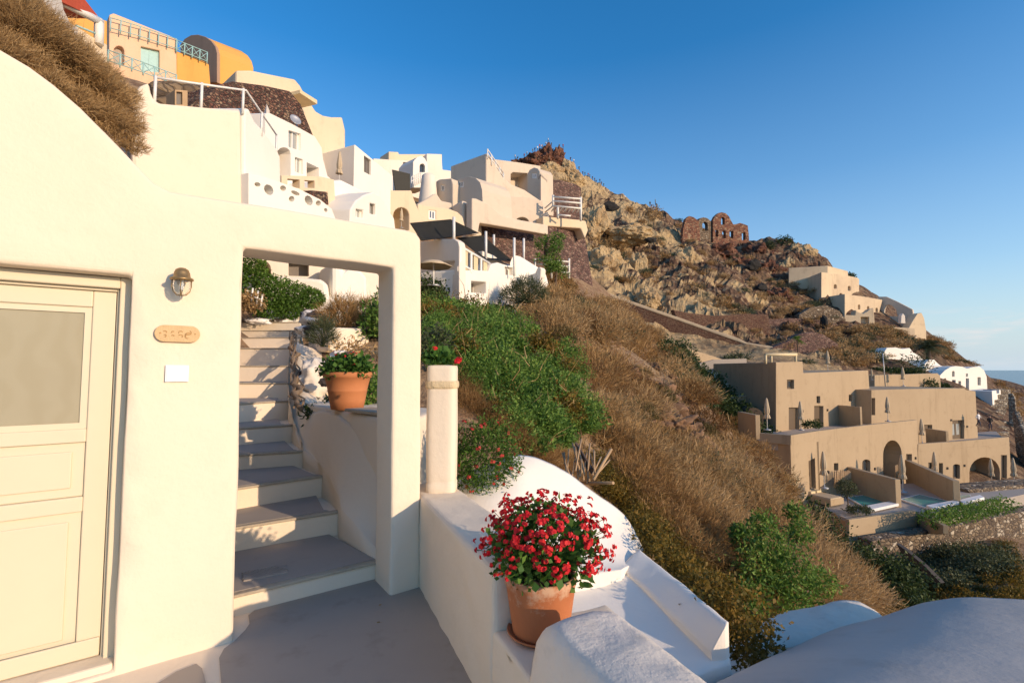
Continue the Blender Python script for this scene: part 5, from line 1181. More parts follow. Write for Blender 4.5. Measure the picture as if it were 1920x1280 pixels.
for (px, t_, b_, Y_, lab) in ((1437,746,806,43.5,'closed parasol standing against the shaded side of the upper hotel block'), (1500,752,806,45,'closed parasol in front of the leftmost brown door of the upper hotel'),
    (1543,846,915,40.2,'closed parasol beside the woven twig screen near the sofa'), (1690,852,922,42.5,'closed parasol just right of the pointed arch'), (1663,744,790,50,'closed parasol on the upper terrace before the plain rear block'),
    (1727,785,832,51.5,'closed parasol at the inner corner between the two hotel wings'), (1751,847,900,47,'closed parasol in front of the brown door of the right wing'), (1857,860,910,49,'closed parasol in front of the wide low arch'),
    (1899,858,912,47.5,'closed parasol at the far right edge of the hotel'), (1551,657,696,62,'pale closed parasol on the terrace behind the upper hotel roof'), (1692,688,724,66,'closed parasol on the rear terrace below the dark tree'), (1634,691,712,64,'short closed parasol at the corner of the rear terrace wall')):
    umb_px(px, t_, b_, Y_, lab, 'canvas', G_, rz=random.random()*3)
mast = bar(None, 'flag_mast', [P(1655,662,62), P(1660,724,62)], .06, 'metal_grey'); tagp(mast, 'thin slanted bare mast on the rear terrace', 'mast')
# stone retaining walls
s_ = house_at('rubble_wall', 'wide tan rubble retaining wall below the pools and green hedge', 1760, 1030, 34, 'stone wall')
W('wall', s_, FY(1636, 33.5, 1905, 40, 1030), [(1636,1014),(1700,1003),(1770,990),(1830,978),(1900,962),(1960,950),(1960,1180),(1636,1180)], 'stone_tan', 1, bevel=.08)
s_ = house_at('rubble_wall', 'broken tan stone bank at the right edge below the closed parasols', 1880, 930, 44, 'stone wall')
W('wall', s_, FY(1815, 43, 1990, 46, 930), [(1816,918),(1850,914),(1920,908),(1990,905),(1990,1010),(1860,1000),(1830,950)], 'stone_tan', 2, bevel=.1)
dw = house_at('dark_lean_to', 'dark slanting wooden roof edge in the green thicket below the stone wall', 1720, 1060, 29, 'shed')
W('roof', dw, FY(1668, 29.5, 1762, 26.5, 1060), [(1680,1018),(1700,1032),(1735,1062),(1764,1092),(1758,1094),(1722,1064),(1690,1036)], 'dark_door', .25, bevel=0)
stonem('stone_pale', [(0,(.20,.15,.10)),(.4,(.34,.27,.19)),(.8,(.48,.40,.29)),(1,(.62,.54,.42))], sc=2.4)
# small fittings on the hotel: wall lights by the doors, a thin dark tube for a shadow line
for par_, fac_, spots_ in ((hb, fb_, ((1552,884),(1602,880),(1640,878),(1716,858))), (ht, FY(1456,46.5,1642,56.5,750), ((1504,770),(1551,768),(1604,762))), (hc, FY(1722,50.1,1895,54.8,870), ((1734,876),(1776,877),(1808,872))), (hd_, FY(1634,52.5,1834,60,770), ((1783,787),(1813,799)))):
    for x_, y_ in spots_:
        k_, z_ = fac_.at(x_, y_); bm = bmesh.new(); add_prism(bm, [fac_.p3(k_-.09, z_-.14, .1), fac_.p3(k_+.09, z_-.14, .1), fac_.p3(k_+.09, z_+.1, .1), fac_.p3(k_-.09, z_+.1, .1)], Vector((-fac_.n.x, -fac_.n.y, 0))*.11); fixn(bm); bmobj('wall_light', bm, M['dark_door'], par_)
k_, z_ = fb_.at(1533, 850); bm = bmesh.new(); add_tube(bm, [fb_.p3(k_, -4.6, .06), fb_.p3(k_, -9.2, .06)], .025, 6); bmobj('shadow_line', bm, M['brown_door'], hb)  # thin dark tube stands for a vertical shadow on the wall
# right edge: path, steps, wall
wb = house_at('white_block', 'small white flat roofed block with a covered table top beside the stone steps', 1850, 745, 82, 'house')
blk('wall', wb, (1815,80), (1860,77), (1882,84), 733, 772, M['white_bright'], .06); bm = bmesh.new(); q = P(1858,728,80); add_box(bm, (q.x, q.y, q.z-.5), (1.8,1.2,.6), .3); fixn(bm); bmobj('tank', bm, M['blue_door'], wb)
st2 = house_at('stone_steps', 'brown stone steps climbing between the white block and a rough stone wall', 1880, 800, 65, 'stairs')
for i in range(14):
    Y_ = 56+i*2.0; y_ = 868-i*10.2; x_ = 1868+(-3 if i < 7 else (i-7)*2.6-3)+(0); a = P(x_-22 if i < 8 else x_-14, y_, Y_); b = P(x_+28 if i < 8 else x_+14, y_, Y_); a.z += .5; b.z += .5
    bm = bmesh.new(); add_prism(bm, [a, b, b+Vector((1,2.4,0)), a+Vector((1,2.4,0))], Vector((0,0,-1.2))); fixn(bm); bmobj('step', bm, M['stone_pale'], st2)
s_ = house_at('rubble_wall', 'winding rough stone wall along the outer side of the far steps', 1905, 800, 64, 'stone wall')
W('wall', s_, FY(1889, 70, 1912, 69, 770), [(1890,738),(1898,737),(1903,745),(1906,775),(1899,780),(1908,850),(1893,850)], 'stone_pale', .5, bevel=.1)
W('lower_wall', s_, FY(1897, 62, 1932, 58, 820), [(1897,772),(1902,770),(1918,810),(1930,850),(1932,930),(1905,850)], 'stone_pale', .5, bevel=.1)
# ---------------------------------------------------------------- chapel, cream ruin and white dwellings
ch = house_at('white_chapel', 'bright white vaulted chapel with blue doors above the hotel at the right', 1805, 710, 95, 'chapel')
f = FY(1757, 84, 1852, 89, 712); ws = [rect_px(1785,712,1792,728), rect_px(1797,714,1802,729), rect_px(1811,709,1817,731), arch_px(1785,1790,695,706,4), rect_px(1811,700,1815,706), rect_px(1833,707,1839,722), rect_px(1770,709,1774,719), rect_px(1778,716,1782,723)]
W('wall', ch, f, [(1757,745),(1758,712),(1763,703),(1772,694),(1782,688),(1792,686),(1804,687),(1813,691),(1824,688),(1836,687),(1845,694),(1850,706),(1852,745)], 'white_bright', 7, ws, hd=.4, bevel=.05)
for i, w_ in enumerate(ws): dpanel(f, w_, ch, 'blue_door' if i < 3 else 'shutter', .4, 'door' if i < 3 else 'window')
W('vault', ch, FY(1728, 87, 1775, 88, 700), [(1726,706),(1728,694),(1740,687),(1765,685),(1778,689),(1780,720),(1726,720)], 'white', 5, bevel=.1)
wd = house_at('white_dwellings', 'low white wavy walled dwellings behind the dark tree', 1690, 670, 102, 'house')
W('wall', wd, FY(1636, 89, 1745, 93, 665), [(1634,661),(1640,658),(1644,661),(1657,661),(1663,652),(1680,651),(1692,654),(1706,652),(1712,660),(1726,668),(1736,680),(1748,690),(1752,700),(1634,700)], 'white_bright', 2, bevel=.1)
W('vault', wd, FY(1732, 88, 1765, 90, 680), [(1728,700),(1733,684),(1742,674),(1752,674),(1760,682),(1772,690),(1776,700)], 'white_bright', 3, bevel=.1)
W('terrace', wd, FY(1618, 92, 1660, 93, 690), [(1616,684),(1640,680),(1660,684),(1660,700),(1616,700)], 'white', 1, bevel=.05)
cr = house_at('cream_ruin', 'large cream stepped mansion ruin with an open arch against the sky', 1580, 560, 122, 'ruin')
def Wc(nm, fa, ol, mt='cream', back=6, holes=(), **k): return W(nm, cr, FY(*fa), ol, mt, back, holes, bevel=.12, **k)
plaster('cream_old', (.66,.52,.34), (.50,.38,.26), sc=.35, stain=.5, streak=.6)
l, c = gp2(1506,134,530), gp2(1540,124,530); w1 = arch_px(1564,1569,533,541,4); w2 = arch_px(1590,1595,536,545,4)
f = FY(1540,124,1612,132,530)
W('upper_wall', cr, f, [(1540,510),(1575,514),(1607,520),(1611,523),(1611,600),(1540,640)], 'cream_old', Vector((l.x-c.x, l.y-c.y, 0)), [w1, w2], hd=.6, bevel=.12)
W('roof_room', cr, FY(1552,130,1592,135,510), [(1552,498),(1590,508),(1592,540),(1552,540)], 'cream_old', (-9,3,0), bevel=.12)
ws = [arch_px(1609,1613,571,580,4), arch_px(1626,1630,574,582,4), arch_px(1642,1646,577,585,4)]
f = FY(1584,118,1656,126,585); l, c = gp2(1540,123.8,585), gp2(1584,118,585)
W('lower_wall', cr, f, [(1584,551),(1615,555),(1655,562),(1650,580),(1643,612),(1643,660),(1584,660)], 'cream_old', Vector((l.x-c.x, l.y-c.y, 0)), ws, hd=.6, bevel=.12)
dd = rect_px(1614,594,1629,622)
Wc('gatehouse', (1583,115,1641,114,600), [(1583,590),(1603,591),(1604,581),(1610,585),(1618,588),(1627,583),(1631,579),(1638,577),(1641,615),(1641,660),(1583,660)], 'cream_old', 2, [dd], hd=1.0)
Wc('arch_wall', (1648,127,1716,121,585), [(1646,556),(1662,556),(1682,565),(1711,580),(1714,600),(1714,650),(1646,650)], 'beige', 1.0, [[(1657,593),(1658,580),(1661,573),(1667,571),(1674,574),(1680,581),(1683,593)]], through=True)
Wc('gable', (1706,118,1738,119,600), [(1700,622),(1710,604),(1720,588),(1728,586),(1733,596),(1737,620),(1737,650),(1700,650)], 'cream_old', 2)
Wc('terrace_front', (1640,117,1716,117,625), [(1640,611),(1665,613),(1716,615),(1718,660),(1650,640)], 'cream_old', 4)
Wc('buttress', (1706,114,1737,116,640), [(1706,634),(1722,630),(1728,655),(1732,680),(1706,680)], 'cream_old', 2)
W('oven', cr, FY(1690,118,1697,118,600), [(1689,606),(1690,592),(1693,587),(1697,592),(1698,606)], 'white', 1, bevel=.1)
# red ruin on the ridge
rn = house_at('brick_ruin', 'roofless dark red masonry ruin with arched gable windows open to the sky on the ridge', 1355, 430, 158, 'ruin')
stonem('brick_red', [(0,(.12,.04,.025)),(.4,(.24,.09,.05)),(.8,(.36,.17,.09)),(1,(.45,.33,.2))], sc=1.6)
f = FY(1337, 156, 1406, 160, 430)
ws = [arch_px(1352,1359,407,421,6), rect_px(1341,431,1347,444), arch_px(1354,1361,432,447,6), rect_px(1368,433,1375,447), rect_px(1391,436,1398,450)]
W('gable_wall', rn, f, [(1337,470),(1337,413),(1341,405),(1347,399.5),(1353,398),(1361,400),(1367,406),(1371,414),(1375,421),(1381,420),(1388,418),(1394,420),(1402,423),(1404,440),(1406,475)], 'brick_red', 1.2, ws, through=True, bevel=0)
W('side_wall', rn, FY(1309, 154, 1338, 157, 430), [(1309,470),(1309,414),(1313,409),(1319,407.5),(1326,409),(1331,413),(1336,418),(1338,470)], 'stone_tan', 1.2, [arch_px(1317,1327,416,433,6)], through=True, bevel=0)
W('outer_wall', rn, FY(1279, 150, 1313, 152, 440), [(1278,480),(1281,430),(1286,410),(1292,405),(1300,407),(1310,414),(1313,440),(1313,490),(1278,500)], 'brick_red', 1.2, [arch_px(1300,1309,463,475,4)], hd=.8, bevel=0)
W('low_wall', rn, FY(1360, 148, 1385, 149, 475), [(1358,485),(1361,470),(1368,465),(1376,464),(1383,470),(1388,490)], 'brick_red', 1.2, [rect_px(1369,469,1374,478)], hd=.8, bevel=0)
# terrace walls of dry stone across the hillside
def tw(label, fa, ol, mt='stone_red', cop=None):
    t_ = thing('terrace_wall', label, 'stone wall', P(ol[0][0], ol[0][1], fa[1])); f = FY(*fa); W('wall', t_, f, ol, mt, 1.5, bevel=.12)
    if cop: W('coping', t_, f.shift(.08), cop, 'cream_old', 1.8, bevel=.1)
tw('long red stone terrace wall with a pale coping running down to the hotel pergola', (1130,94,1475,84,600), [(1118,546),(1160,560),(1209,578),(1270,599),(1343,625),(1400,643),(1440,654),(1474,662),(1478,700),(1345,700),(1230,690),(1118,600)],
   cop=[(1118,541),(1160,556),(1209,573),(1270,594),(1343,620),(1385,634),(1400,642),(1420,645),(1442,648),(1472,656),(1474,664),(1440,656),(1400,646),(1343,626),(1270,600),(1209,579),(1118,547)])
tw('curved dark stone terrace wall above the pale coping', (1285,98,1445,100,600), [(1262,580),(1288,586),(1340,592),(1400,588),(1441,590),(1447,640),(1406,660),(1285,640)])
tw('purple rubble terrace wall behind the small palm', (1476,85,1575,88,640), [(1430,660),(1476,640),(1500,626),(1525,622),(1545,627),(1572,645),(1578,720),(1430,720)], 'stone_purple')
tw('broken stone wall crossing the middle of the hillside', (1440,108,1560,112,590), [(1440,600),(1480,596),(1540,600),(1572,608),(1572,650),(1440,650)], 'stone_purple')
tw('thick ruined stone wall around the dark cave below the cream mansion', (1500,112,1585,114,600), [(1498,590),(1520,576),(1550,572),(1572,582),(1586,598),(1588,640),(1498,640)], 'stone_tan')
# ================================================================ finding the ground under a pixel
_T = 3*np.exp(np.linspace(0, math.log(420/3), 260))
def hits(pxs, pys, lift=0.0):
    """first ground point along each pixel's ray"""
    out = np.full((len(pxs), 3), np.nan)
    for s_ in range(0, len(pxs), 300):
        Rr_ = np.array([ray(a, b) for a, b in zip(pxs[s_:s_+300], pys[s_:s_+300])]); 
        k = _T[None,:]/Rr_[:,1:2]; Xr = Rr_[:,0:1]*k; Yr = np.broadcast_to(_T[None,:], Xr.shape); Zr = EYE+Rr_[:,2:3]*k
        g = ground(Xr.ravel(), Yr.ravel()).reshape(Xr.shape)+lift
        below = Zr < g; has = below.any(1); i = below.argmax(1)
        for n in np.where(has)[0]:
            j = i[n]
            if j == 0: continue
            d0, d1 = Zr[n,j-1]-g[n,j-1], g[n,j]-Zr[n,j]; w = d0/(d0+d1+1e-9)
            out[s_+n] = [Xr[n,j-1]*(1-w)+Xr[n,j]*w, Yr[n,j-1]*(1-w)+Yr[n,j]*w, (g[n,j-1]-lift)*(1-w)+(g[n,j]-lift)*w]
    return out
def inpoly(x, y, poly):
    x = np.asarray(x); y = np.asarray(y); c = np.zeros(len(x), bool); n = len(poly)
    for i in range(n):
        (x1, y1), (x2, y2) = poly[i], poly[(i+1) % n]
        c ^= ((y1 > y) != (y2 > y)) & (x < (x2-x1)*(y-y1)/(y2-y1+1e-9)+x1)
    return c
def scatter(poly, n, rng, ymin=0, ymax=1e9):
    xs = [p[0] for p in poly]; ys = [p[1] for p in poly]; X_ = rng.uniform(min(xs), max(xs), n*6); Y_ = rng.uniform(min(ys), max(ys), n*6)
    k = inpoly(X_, Y_, poly); X_, Y_ = X_[k][:n], Y_[k][:n]; h = hits(X_, Y_); k = ~np.isnan(h[:,0]) & (h[:,1] > ymin) & (h[:,1] < ymax); return h[k]
rv = np.random.default_rng(21)
def stuff(name, V, K, mat): o = npmesh(name, V, K, M[mat]); o['kind'] = 'stuff'; return o
# ---- dry scrub over the near slope
SL = [(930,528),(1000,522),(1110,556),(1190,600),(1238,650),(1290,725),(1380,795),(1440,846),(1490,925),(1530,1000),(1600,1085),(1655,1150),(1560,1130),(1400,1165),(1330,1100),(1250,1030),(1170,950),(1100,890),(1040,870),(1110,780),(1080,680),(1000,600),(930,570)]
BARE = [(1150,690),(1240,700),(1330,790),(1350,880),(1290,870),(1210,780),(1150,760)]
h = scatter(SL, 760, rv, 6, 60); Vd = []; Vr = []; Vo_ = []
from math import sqrt
def topix(p):
    d = Vector(p)-Vector((0,0,EYE)); a = d.y*math.cos(TH)+d.z*math.sin(TH); v = -d.y*math.sin(TH)+d.z*math.cos(TH); return 960+F*d.x/a, 640-F*v/a
for p in h:
    x, y = topix(p); bare = inpoly([x], [y], BARE)[0]
    if bare and rv.random() < .88: continue
    if noise.noise(Vector(p)*.38+Vector((9,2,4))) < -.08: continue
    r = min(1.6, (.22+.036*p[1])*(.45+1.1*rv.random()**1.5)); seed = rv.random()*50; near_ = p[1] < 14
    V_ = dry_V(p-np.array([0,0,.05]), (r, r, r*.95), int(1300 if near_ else 760), .0009*p[1]*.62+.0006, r*(.2), rv, seed, .5)
    nz = noise.noise(Vector(p)*.16); (Vr if nz > .12 else Vd).append(V_)
    if rv.random() < .16 or (y < 620 and x < 1120 and rv.random() < .35): q, d = blob(160, p+np.array([0,0,r*.3]), (r,r,r*.6), .5, .5, rv, True, seed); Vo_.append(leaves(q, d, .03+.004*p[1], .4, rv))
for i, (x, y, Y_, r, mt, lab) in enumerate(((1195,668,33,2.0,'lf_dryred','largest rounded rusty bush on the crest of the brown slope'), (1110,610,29,1.7,'lf_dry','wide golden bush high on the brown slope'), (1165,622,34,1.5,'lf_dry','pale golden bush left of the largest rusty bush'), (1035,560,30,1.6,'lf_dry','golden bush below the white vaulted house'), (1075,575,34,1.4,'lf_olive','olive tinted bush under the timber fence'),
        (1410,850,27,1.3,'lf_dryred','rusty bush at the edge of the slope above the hotel wall'), (1445,905,23,1.2,'lf_dryred','bright rusty bush low on the right edge of the brown slope'), (1330,880,18,.9,'lf_dry','grey brown bush under the bare patch'), (1240,860,14,.75,'lf_dryred','round brown bush in the middle of the brown slope'), (1190,930,9.5,.5,'lf_dry','pale straw bush just above the yellow creeper'), (1310,960,13,.8,'lf_dryred','dark brown bush left of the green leafy bush'), (1480,1000,17,.9,'lf_dryred','brown bush right above the green leafy bush'), (985,545,25,1.3,'lf_olive','olive green bush at the foot of the white hotel'))):
    c = P(x, y+6, Y_); V_ = dry_V(c-Vector((0,0,r*.35)), (r, r, r*.95), 2600, .00055*Y_+.0004, r*.16, rv, i*4.4, .5); tagp(npmesh('bush', V_, 4, M[mt]), lab, 'bush')
leafm('lf_rust', [(0, (.07,.035,.014)), (.4, (.17,.085,.03)), (.8, (.28,.15,.055)), (1, (.36,.22,.09))], .25, .8)
leafm('lf_brol', [(0, (.05,.045,.015)), (.4, (.12,.10,.035)), (.8, (.21,.17,.07)), (1, (.30,.24,.11))], .25, .8)
hb_ = scatter([(1000,560),(1110,580),(1230,660),(1330,790),(1430,880),(1470,960),(1400,1000),(1250,940),(1120,820),(1090,700)], 46, rv, 8, 50)
for i, p in enumerate(hb_):
    r = (.3+.035*p[1])*(.5+.7*rv.random()); mt = ('lf_rust','lf_brol','lf_rust','lf_dryred')[i % 4]
    V_ = dry_V(p-np.array([0,0,r*.1]), (r, r, r*.9), 1500, .0006*p[1]+.0004, r*.15, rv, i*2.4, .5)
    tagp(npmesh('bush', V_, 4, M[mt]), ('dark rusty rounded bush scattered on the brown slope','brownish olive rounded bush scattered on the brown slope','dark rusty rounded bush scattered on the brown slope','light rusty rounded bush scattered on the brown slope')[i % 4], 'bush', ('dark rusty bushes on the slope','brownish olive bushes on the slope','dark rusty bushes on the slope','light rusty bushes on the slope')[i % 4])
stuff('dry_scrub', np.concatenate(Vd), 4, 'lf_dry'); stuff('green_scrub', np.concatenate(Vo_), 4, 'lf_olive'); stuff('rusty_scrub', np.concatenate(Vr), 4, 'lf_dryred')
# fine straw between the bushes
h = scatter(SL, 320, rv, 5, 60); V_ = []
for p in h:
    n = 16; b_ = p+rv.normal(size=(n,3))*np.array([.25,.25,0])*(.4+p[1]*.03); d_ = rdir(n, 1.6, rv); V_.append(blades(b_, d_, .16+.012*p[1], .0008*p[1]+.0006, rv, .3))
stuff('straw', np.concatenate(V_), 4, 'lf_dry')
# ---- leafy green thicket right of the pier
GR = [(795,585),(860,580),(930,605),(990,620),(1060,680),(1105,750),(1120,800),(1080,850),(1000,860),(930,800),(850,730),(795,660)]
h = scatter(GR, 380, rv, 5, 40); V_ = []; Vt = []; Vy = []
for p in h:
    r = (.14+.021*p[1])*(.35+1.2*rv.random()**1.6); q, d = blob(int(620+100*r), p+np.array([0,0,r*.35]), (r,r,r*(.7+.5*rv.random())), .5, .6, rv, True, rv.random()*40); L_ = leaves(q, d, (.018+.0038*p[1])*(.6+1.0*rv.random()), .45, rv); (Vy if (noise.noise(Vector(p)*.5) > .34 or rv.random() < .05) else V_).append(L_)
    if rv.random() < .4: Vt.append(blades(p+np.array([0,0,r*.5])+rv.normal(size=(5,3))*r*.4, rdir(5, 1.2, rv), r*1.2, .004+.0006*p[1], rv, .3))
stuff('yellowing_thicket', np.concatenate(Vy), 4, 'lf_yel')
stuff('bare_twigs', np.concatenate(Vt), 4, 'lf_dry')
stuff('green_thicket', np.concatenate(V_), 4, 'lf_green')
h = scatter([(795,540),(860,530),(935,545),(960,590),(930,610),(860,570),(795,580)], 70, rv, 8, 40); V_ = []
for p in h:
    r = .6*(.5+.9*rv.random()); q, d = blob(330, p+np.array([0,0,r*.3]), (r,r,r*.8), .6, .5, rv, True, rv.random()*40); V_.append(leaves(q, d, .13, .6, rv))
stuff('dark_thicket', np.concatenate(V_), 4, 'lf_dark')
# brown verge between thicket and the sunlit roof, with cut canes
h = scatter([(850,690),(930,800),(1010,850),(1110,880),(1100,920),(1000,865),(900,790),(850,760)], 240, rv, 4, 12); V_ = []
for p in h: V_.append(dry_V(p, (.28,.28,.22), 130, .0022, .10, rv, rv.random()*40, .8))
stuff('dry_verge', np.concatenate(V_), 4, 'lf_dryred')
# ---- creeping yellow green ivy along the outside of the white roofs
IV = [(1110,880),(1170,920),(1230,965),(1290,1030),(1350,1060),(1390,1110),(1400,1150),(1370,1160),(1300,1110),(1240,1060),(1200,1030),(1175,965),(1120,925)]
h = scatter(IV, 420, rv, 3, 12); V_ = []
for p in h:
    r = .28*(.6+.8*rv.random()); q, d = blob(210, p+np.array([0,0,r*.4]), (r,r,r*.9), .6, .5, rv, True, rv.random()*40); V_.append(leaves(q, d, .036, .6, rv))
for (px_, py_, Y_) in [(1180,960,4.3),(1196,990,4.1),(1215,1030,3.9),(1240,1050,3.75),(1270,1075,3.5),(1300,1100,3.3),(1325,1122,3.15),(1350,1145,2.98),(1372,1165,2.9),(1380,1185,3.3),(1340,1120,3.3),(1280,1065,3.8)]:
    for k_ in range(3):
        p = np.array(P(px_, py_, Y_))+np.array([.10,.10,-.10])+rv.normal(size=3)*.06; q, d = blob(260, p, (.16,.16,.13), .6, .5, rv, False, rv.random()*40); V_.append(leaves(q, d, .03, .6, rv))
stuff('creeper', np.concatenate(V_), 4, 'lf_yel')
# ---- dark evergreen belt in the ravine and the thicket under the stone wall
V_ = []; Vo = []
h = np.concatenate([scatter([(1236,640),(1262,650),(1330,730),(1400,800),(1470,850),(1450,860),(1380,810),(1300,740),(1250,690)], 150, rv, 26, 70),
                    scatter([(1497,945),(1540,955),(1600,1010),(1640,1040),(1700,1070),(1700,1140),(1650,1130),(1600,1080),(1540,1010)], 130, rv, 14, 45)])
bp = [P(1262+i*12+rv.normal()*5, 668+i*11.5+rv.normal()*6, 60-i*1.1) for i in range(15)] + [P(1510+i*11+rv.normal()*7, 975+i*9+rv.normal()*10, 31-i*.5) for i in range(20)]+[P(1640+rv.random()*70, 1070+rv.random()*60, 24) for i in range(16)]
for p in list(h)+[np.array(b) for b in bp]:
    r = (.4+.022*p[1])*(.6+.7*rv.random()); q, d = blob(300, p+np.array([0,0,r*.3]), (r,r,r*.85), .55, .5, rv, False, rv.random()*40); V_.append(leaves(q, d, .05+.0045*p[1], .6, rv))
stuff('evergreen_thicket', np.concatenate(V_), 4, 'lf_dark')
h = scatter([(1660,1090),(1760,1050),(1900,1020),(1920,1070),(1920,1130),(1660,1170)], 260, rv, 14, 45)
for p in h:
    r = .5*(.5+.9*rv.random()); q, d = blob(180, p+np.array([0,0,r*.2]), (r,r,r*.6), .6, .5, rv, True, rv.random()*40); Vo.append(leaves(q, d, .14, .35, rv))
stuff('olive_ground_cover', np.concatenate(Vo), 4, 'lf_yel')
h = scatter([(1640,1060),(1700,1060),(1780,1045),(1890,1040),(1895,1075),(1800,1110),(1700,1130),(1650,1100)], 110, rv, 14, 45); V_ = []
for p in h:
    r = .8*(.5+.9*rv.random()); q, d = blob(260, p+np.array([0,0,r*.4]), (r,r,r*.9), .6, .5, rv, False, rv.random()*40); V_.append(leaves(q, d, .16, .5, rv))
stuff('green_undergrowth', np.concatenate(V_), 4, 'lf_olive')
# ---- scattered scrub over the far hillside
protos = []
def plant(name, label, cat, c, V, mat, stem=None, group=None, extra=None):
    t_ = thing(name, label, cat, c, 0, group)
    npmesh('crown', V, 4, M[mat], t_)
    if stem: 
        bm = stem; fixn(bm); bmobj('stems', bm, M['bark'], t_)
    return t_
FAR = [(1095,460),(1180,390),(1290,420),(1400,465),(1500,500),(1540,560),(1580,610),(1640,640),(1700,650),(1640,690),(1500,690),(1440,640),(1300,570),(1200,540),(1110,520)]
FAR2 = [(1560,620),(1640,615),(1720,640),(1760,640),(1840,690),(1790,682),(1740,660),(1700,645),(1635,650),(1620,690),(1540,690)]
h = np.concatenate([scatter(FAR, 290, rv, 70, 200), scatter(FAR2, 130, rv, 80, 200), scatter([(1866,712),(1920,745),(1920,800),(1885,760)], 24, rv, 80, 300)])
hi_, lo_2 = [], []
pr_ = []
for k_, (mt, nm) in enumerate((('lf_dry','dry_shrub'),('lf_dryred','dry_shrub'),('lf_olive','green_shrub'))):
    for v_ in range(2):
        r = 1.7; q, d = blob(520, (0,0,r*.2), (r,r,r*.6), .5, .6, rv, True, rv.random()*60)
        o = npmesh(nm, leaves(q, d, .34, .3, rv), 4, M[mt]); pr_.append(o)
labels = {0: 'dry brown shrub on the far rocky hillside', 1: 'rusty brown shrub on the far rocky hillside', 2: 'dull green shrub on the far rocky hillside'}
for n, p in enumerate(h):
    k = rv.choice([0,0,1,1,2,0]); o = pr_[2*k+int(rv.random() < .5)].copy(); COL.objects.link(o)
    s_ = .5+.8*rv.random(); o.location = (p[0], p[1], p[2]-.1); o.scale = (s_, s_, s_*(.8+.5*rv.random())); o.rotation_euler = (0,0,rv.random()*6.28)
    tagp(o, labels[k], 'shrub', ('dry brown shrubs on the far hill','rusty shrubs on the far hill','green shrubs on the far hill')[k])
for o in pr_: bpy.data.objects.remove(o)
# larger shrubs under the cream mansion and around it
for (x, y, Y_, r, mt, lab) in ((1640,640,108,4.2,'lf_dryred','big rusty bush below the gatehouse of the cream mansion'), (1668,630,112,2.6,'lf_dark','dark green bush below the terrace of the cream mansion'), (1600,655,100,3,'lf_olive','round olive green bush left of the big rusty bush'),
        (1575,670,96,2.4,'lf_dryred','low brown bush above the hotel rear terrace'), (1700,645,108,2.4,'lf_olive','grey green bush beside the buttress of the cream mansion'), (1545,680,90,2.2,'lf_dryred','brown bush beside the pale parasol above the hotel'),
        (1712,684,85,2.9,'lf_dark','dark rounded tree in front of the white dwellings'), (1385,675,74,1.8,'lf_olive','soft green bush on the shaded hotel roof'), (1365,678,73,1.5,'lf_olive','small soft green bush at the left of the shaded hotel roof'),
        (1300,545,118,3.2,'lf_dry','wide brown bush under the yellow cliff in the middle of the hill'), (1130,465,128,4,'lf_dryred','wide rusty bush beside the tall dark red stone wall'), (1225,400,150,3,'lf_dry','brown bush high on the ridge right of the cave'), (1060,348,165,3.4,'lf_dry','dry bush on the upper rounded stone wall'),
        (1770,728,72,1.0,'lf_dark','dark shrub bed on the rear hotel roof'), (1740,723,70,1.4,'lf_dark','dark shrub on the left end of the rear hotel roof'), (1590,520,150,2.0,'lf_dark','dark bush behind the roof room of the cream mansion'), (1470,455,152,3.0,'lf_dark','dark scrub on top of the rocky knoll'), (1440,462,150,2.2,'lf_olive','olive scrub on the left of the rocky knoll')):
    c = P(x, y, Y_); q, d = blob(900, (c.x, c.y, c.z), (r,r,r*.75), .5, .45, rv, False, rv.random()*60)
    plant('shrub', lab, 'shrub', c-Vector((0,0,r*.7)), leaves(q, d, .085+.003*Y_, .45, rv), mt, stems_bm((c.x, c.y, c.z-r*.75), (r,r,r), 5, .08, rv))
for x0_, x1_, yy_, Y_, lab in ((1636,1720,698,82,'long dark clipped hedge in front of the white dwellings'),):
    V_ = []; 
    for i in range(10): c = P(x0_+(x1_-x0_)*i/9, yy_, Y_); q, d = blob(240, c, (1.3,1.2,.9), .6, .3, rv, False, i); V_.append(leaves(q, d, .35, .5, rv))
    tagp(npmesh('hedge', np.concatenate(V_), 4, M['lf_dark']), lab, 'hedge')
V_ = []
for i in range(16): c = gq(1742+i*9.5, 982-i*1.9)+Vector((.3,.2,.3)); q, d = blob(260, c, (.9,.8,.62), .6, .35, rv, False, i*3); V_.append(leaves(q, d, .17, .5, rv))
tagp(npmesh('hedge', np.concatenate(V_), 4, M['lf_green']), 'leafy green hedge row between the right pools and the stone retaining wall', 'hedge')
# olive tree by the pool, bed plants
c = gq(1590,958); tr = thing('olive_tree', 'small round headed olive tree beside the left pool', 'tree', c)
bm = bmesh.new(); add_tube(bm, [c-Vector((0,0,.3)), c+Vector((.03,0,.6)), c+Vector((-.03,0,1.3))], .05, 6, r2=.035)
for a in range(5): add_tube(bm, [c+Vector((-.03,0,1.25)), c+Vector((.4*math.cos(a*1.26), .4*math.sin(a*1.26), 1.75))], .02, 5)
bmobj('trunk', bm, M['bark'], tr); q, d = blob(900, (c.x, c.y, c.z+1.75), (.78,.75,.66), .6, .25, rv, False, 4); npmesh('crown', leaves(q, d, .16, .35, rv), 4, M['lf_olive'], tr)
c = gq(1600,966); q, d = blob(700, (c.x+.4, c.y, c.z+.25), (1.1,.8,.5), .5, .5, rv, True, 8); tagp(npmesh('shrub', leaves(q, d, .17, .4, rv), 4, M['lf_olive']), 'low leafy bed of shrubs under the olive tree beside the pool', 'shrub')
c = P(1522,800,43.5); q, d = blob(600, c, (1.0,.8,.6), .5, .5, rv, True, 8); tagp(npmesh('shrub', leaves(q, d, .2, .4, rv), 4, M['lf_dark']), 'dark green shrub at the foot of the upper hotel beside a brown door', 'shrub')
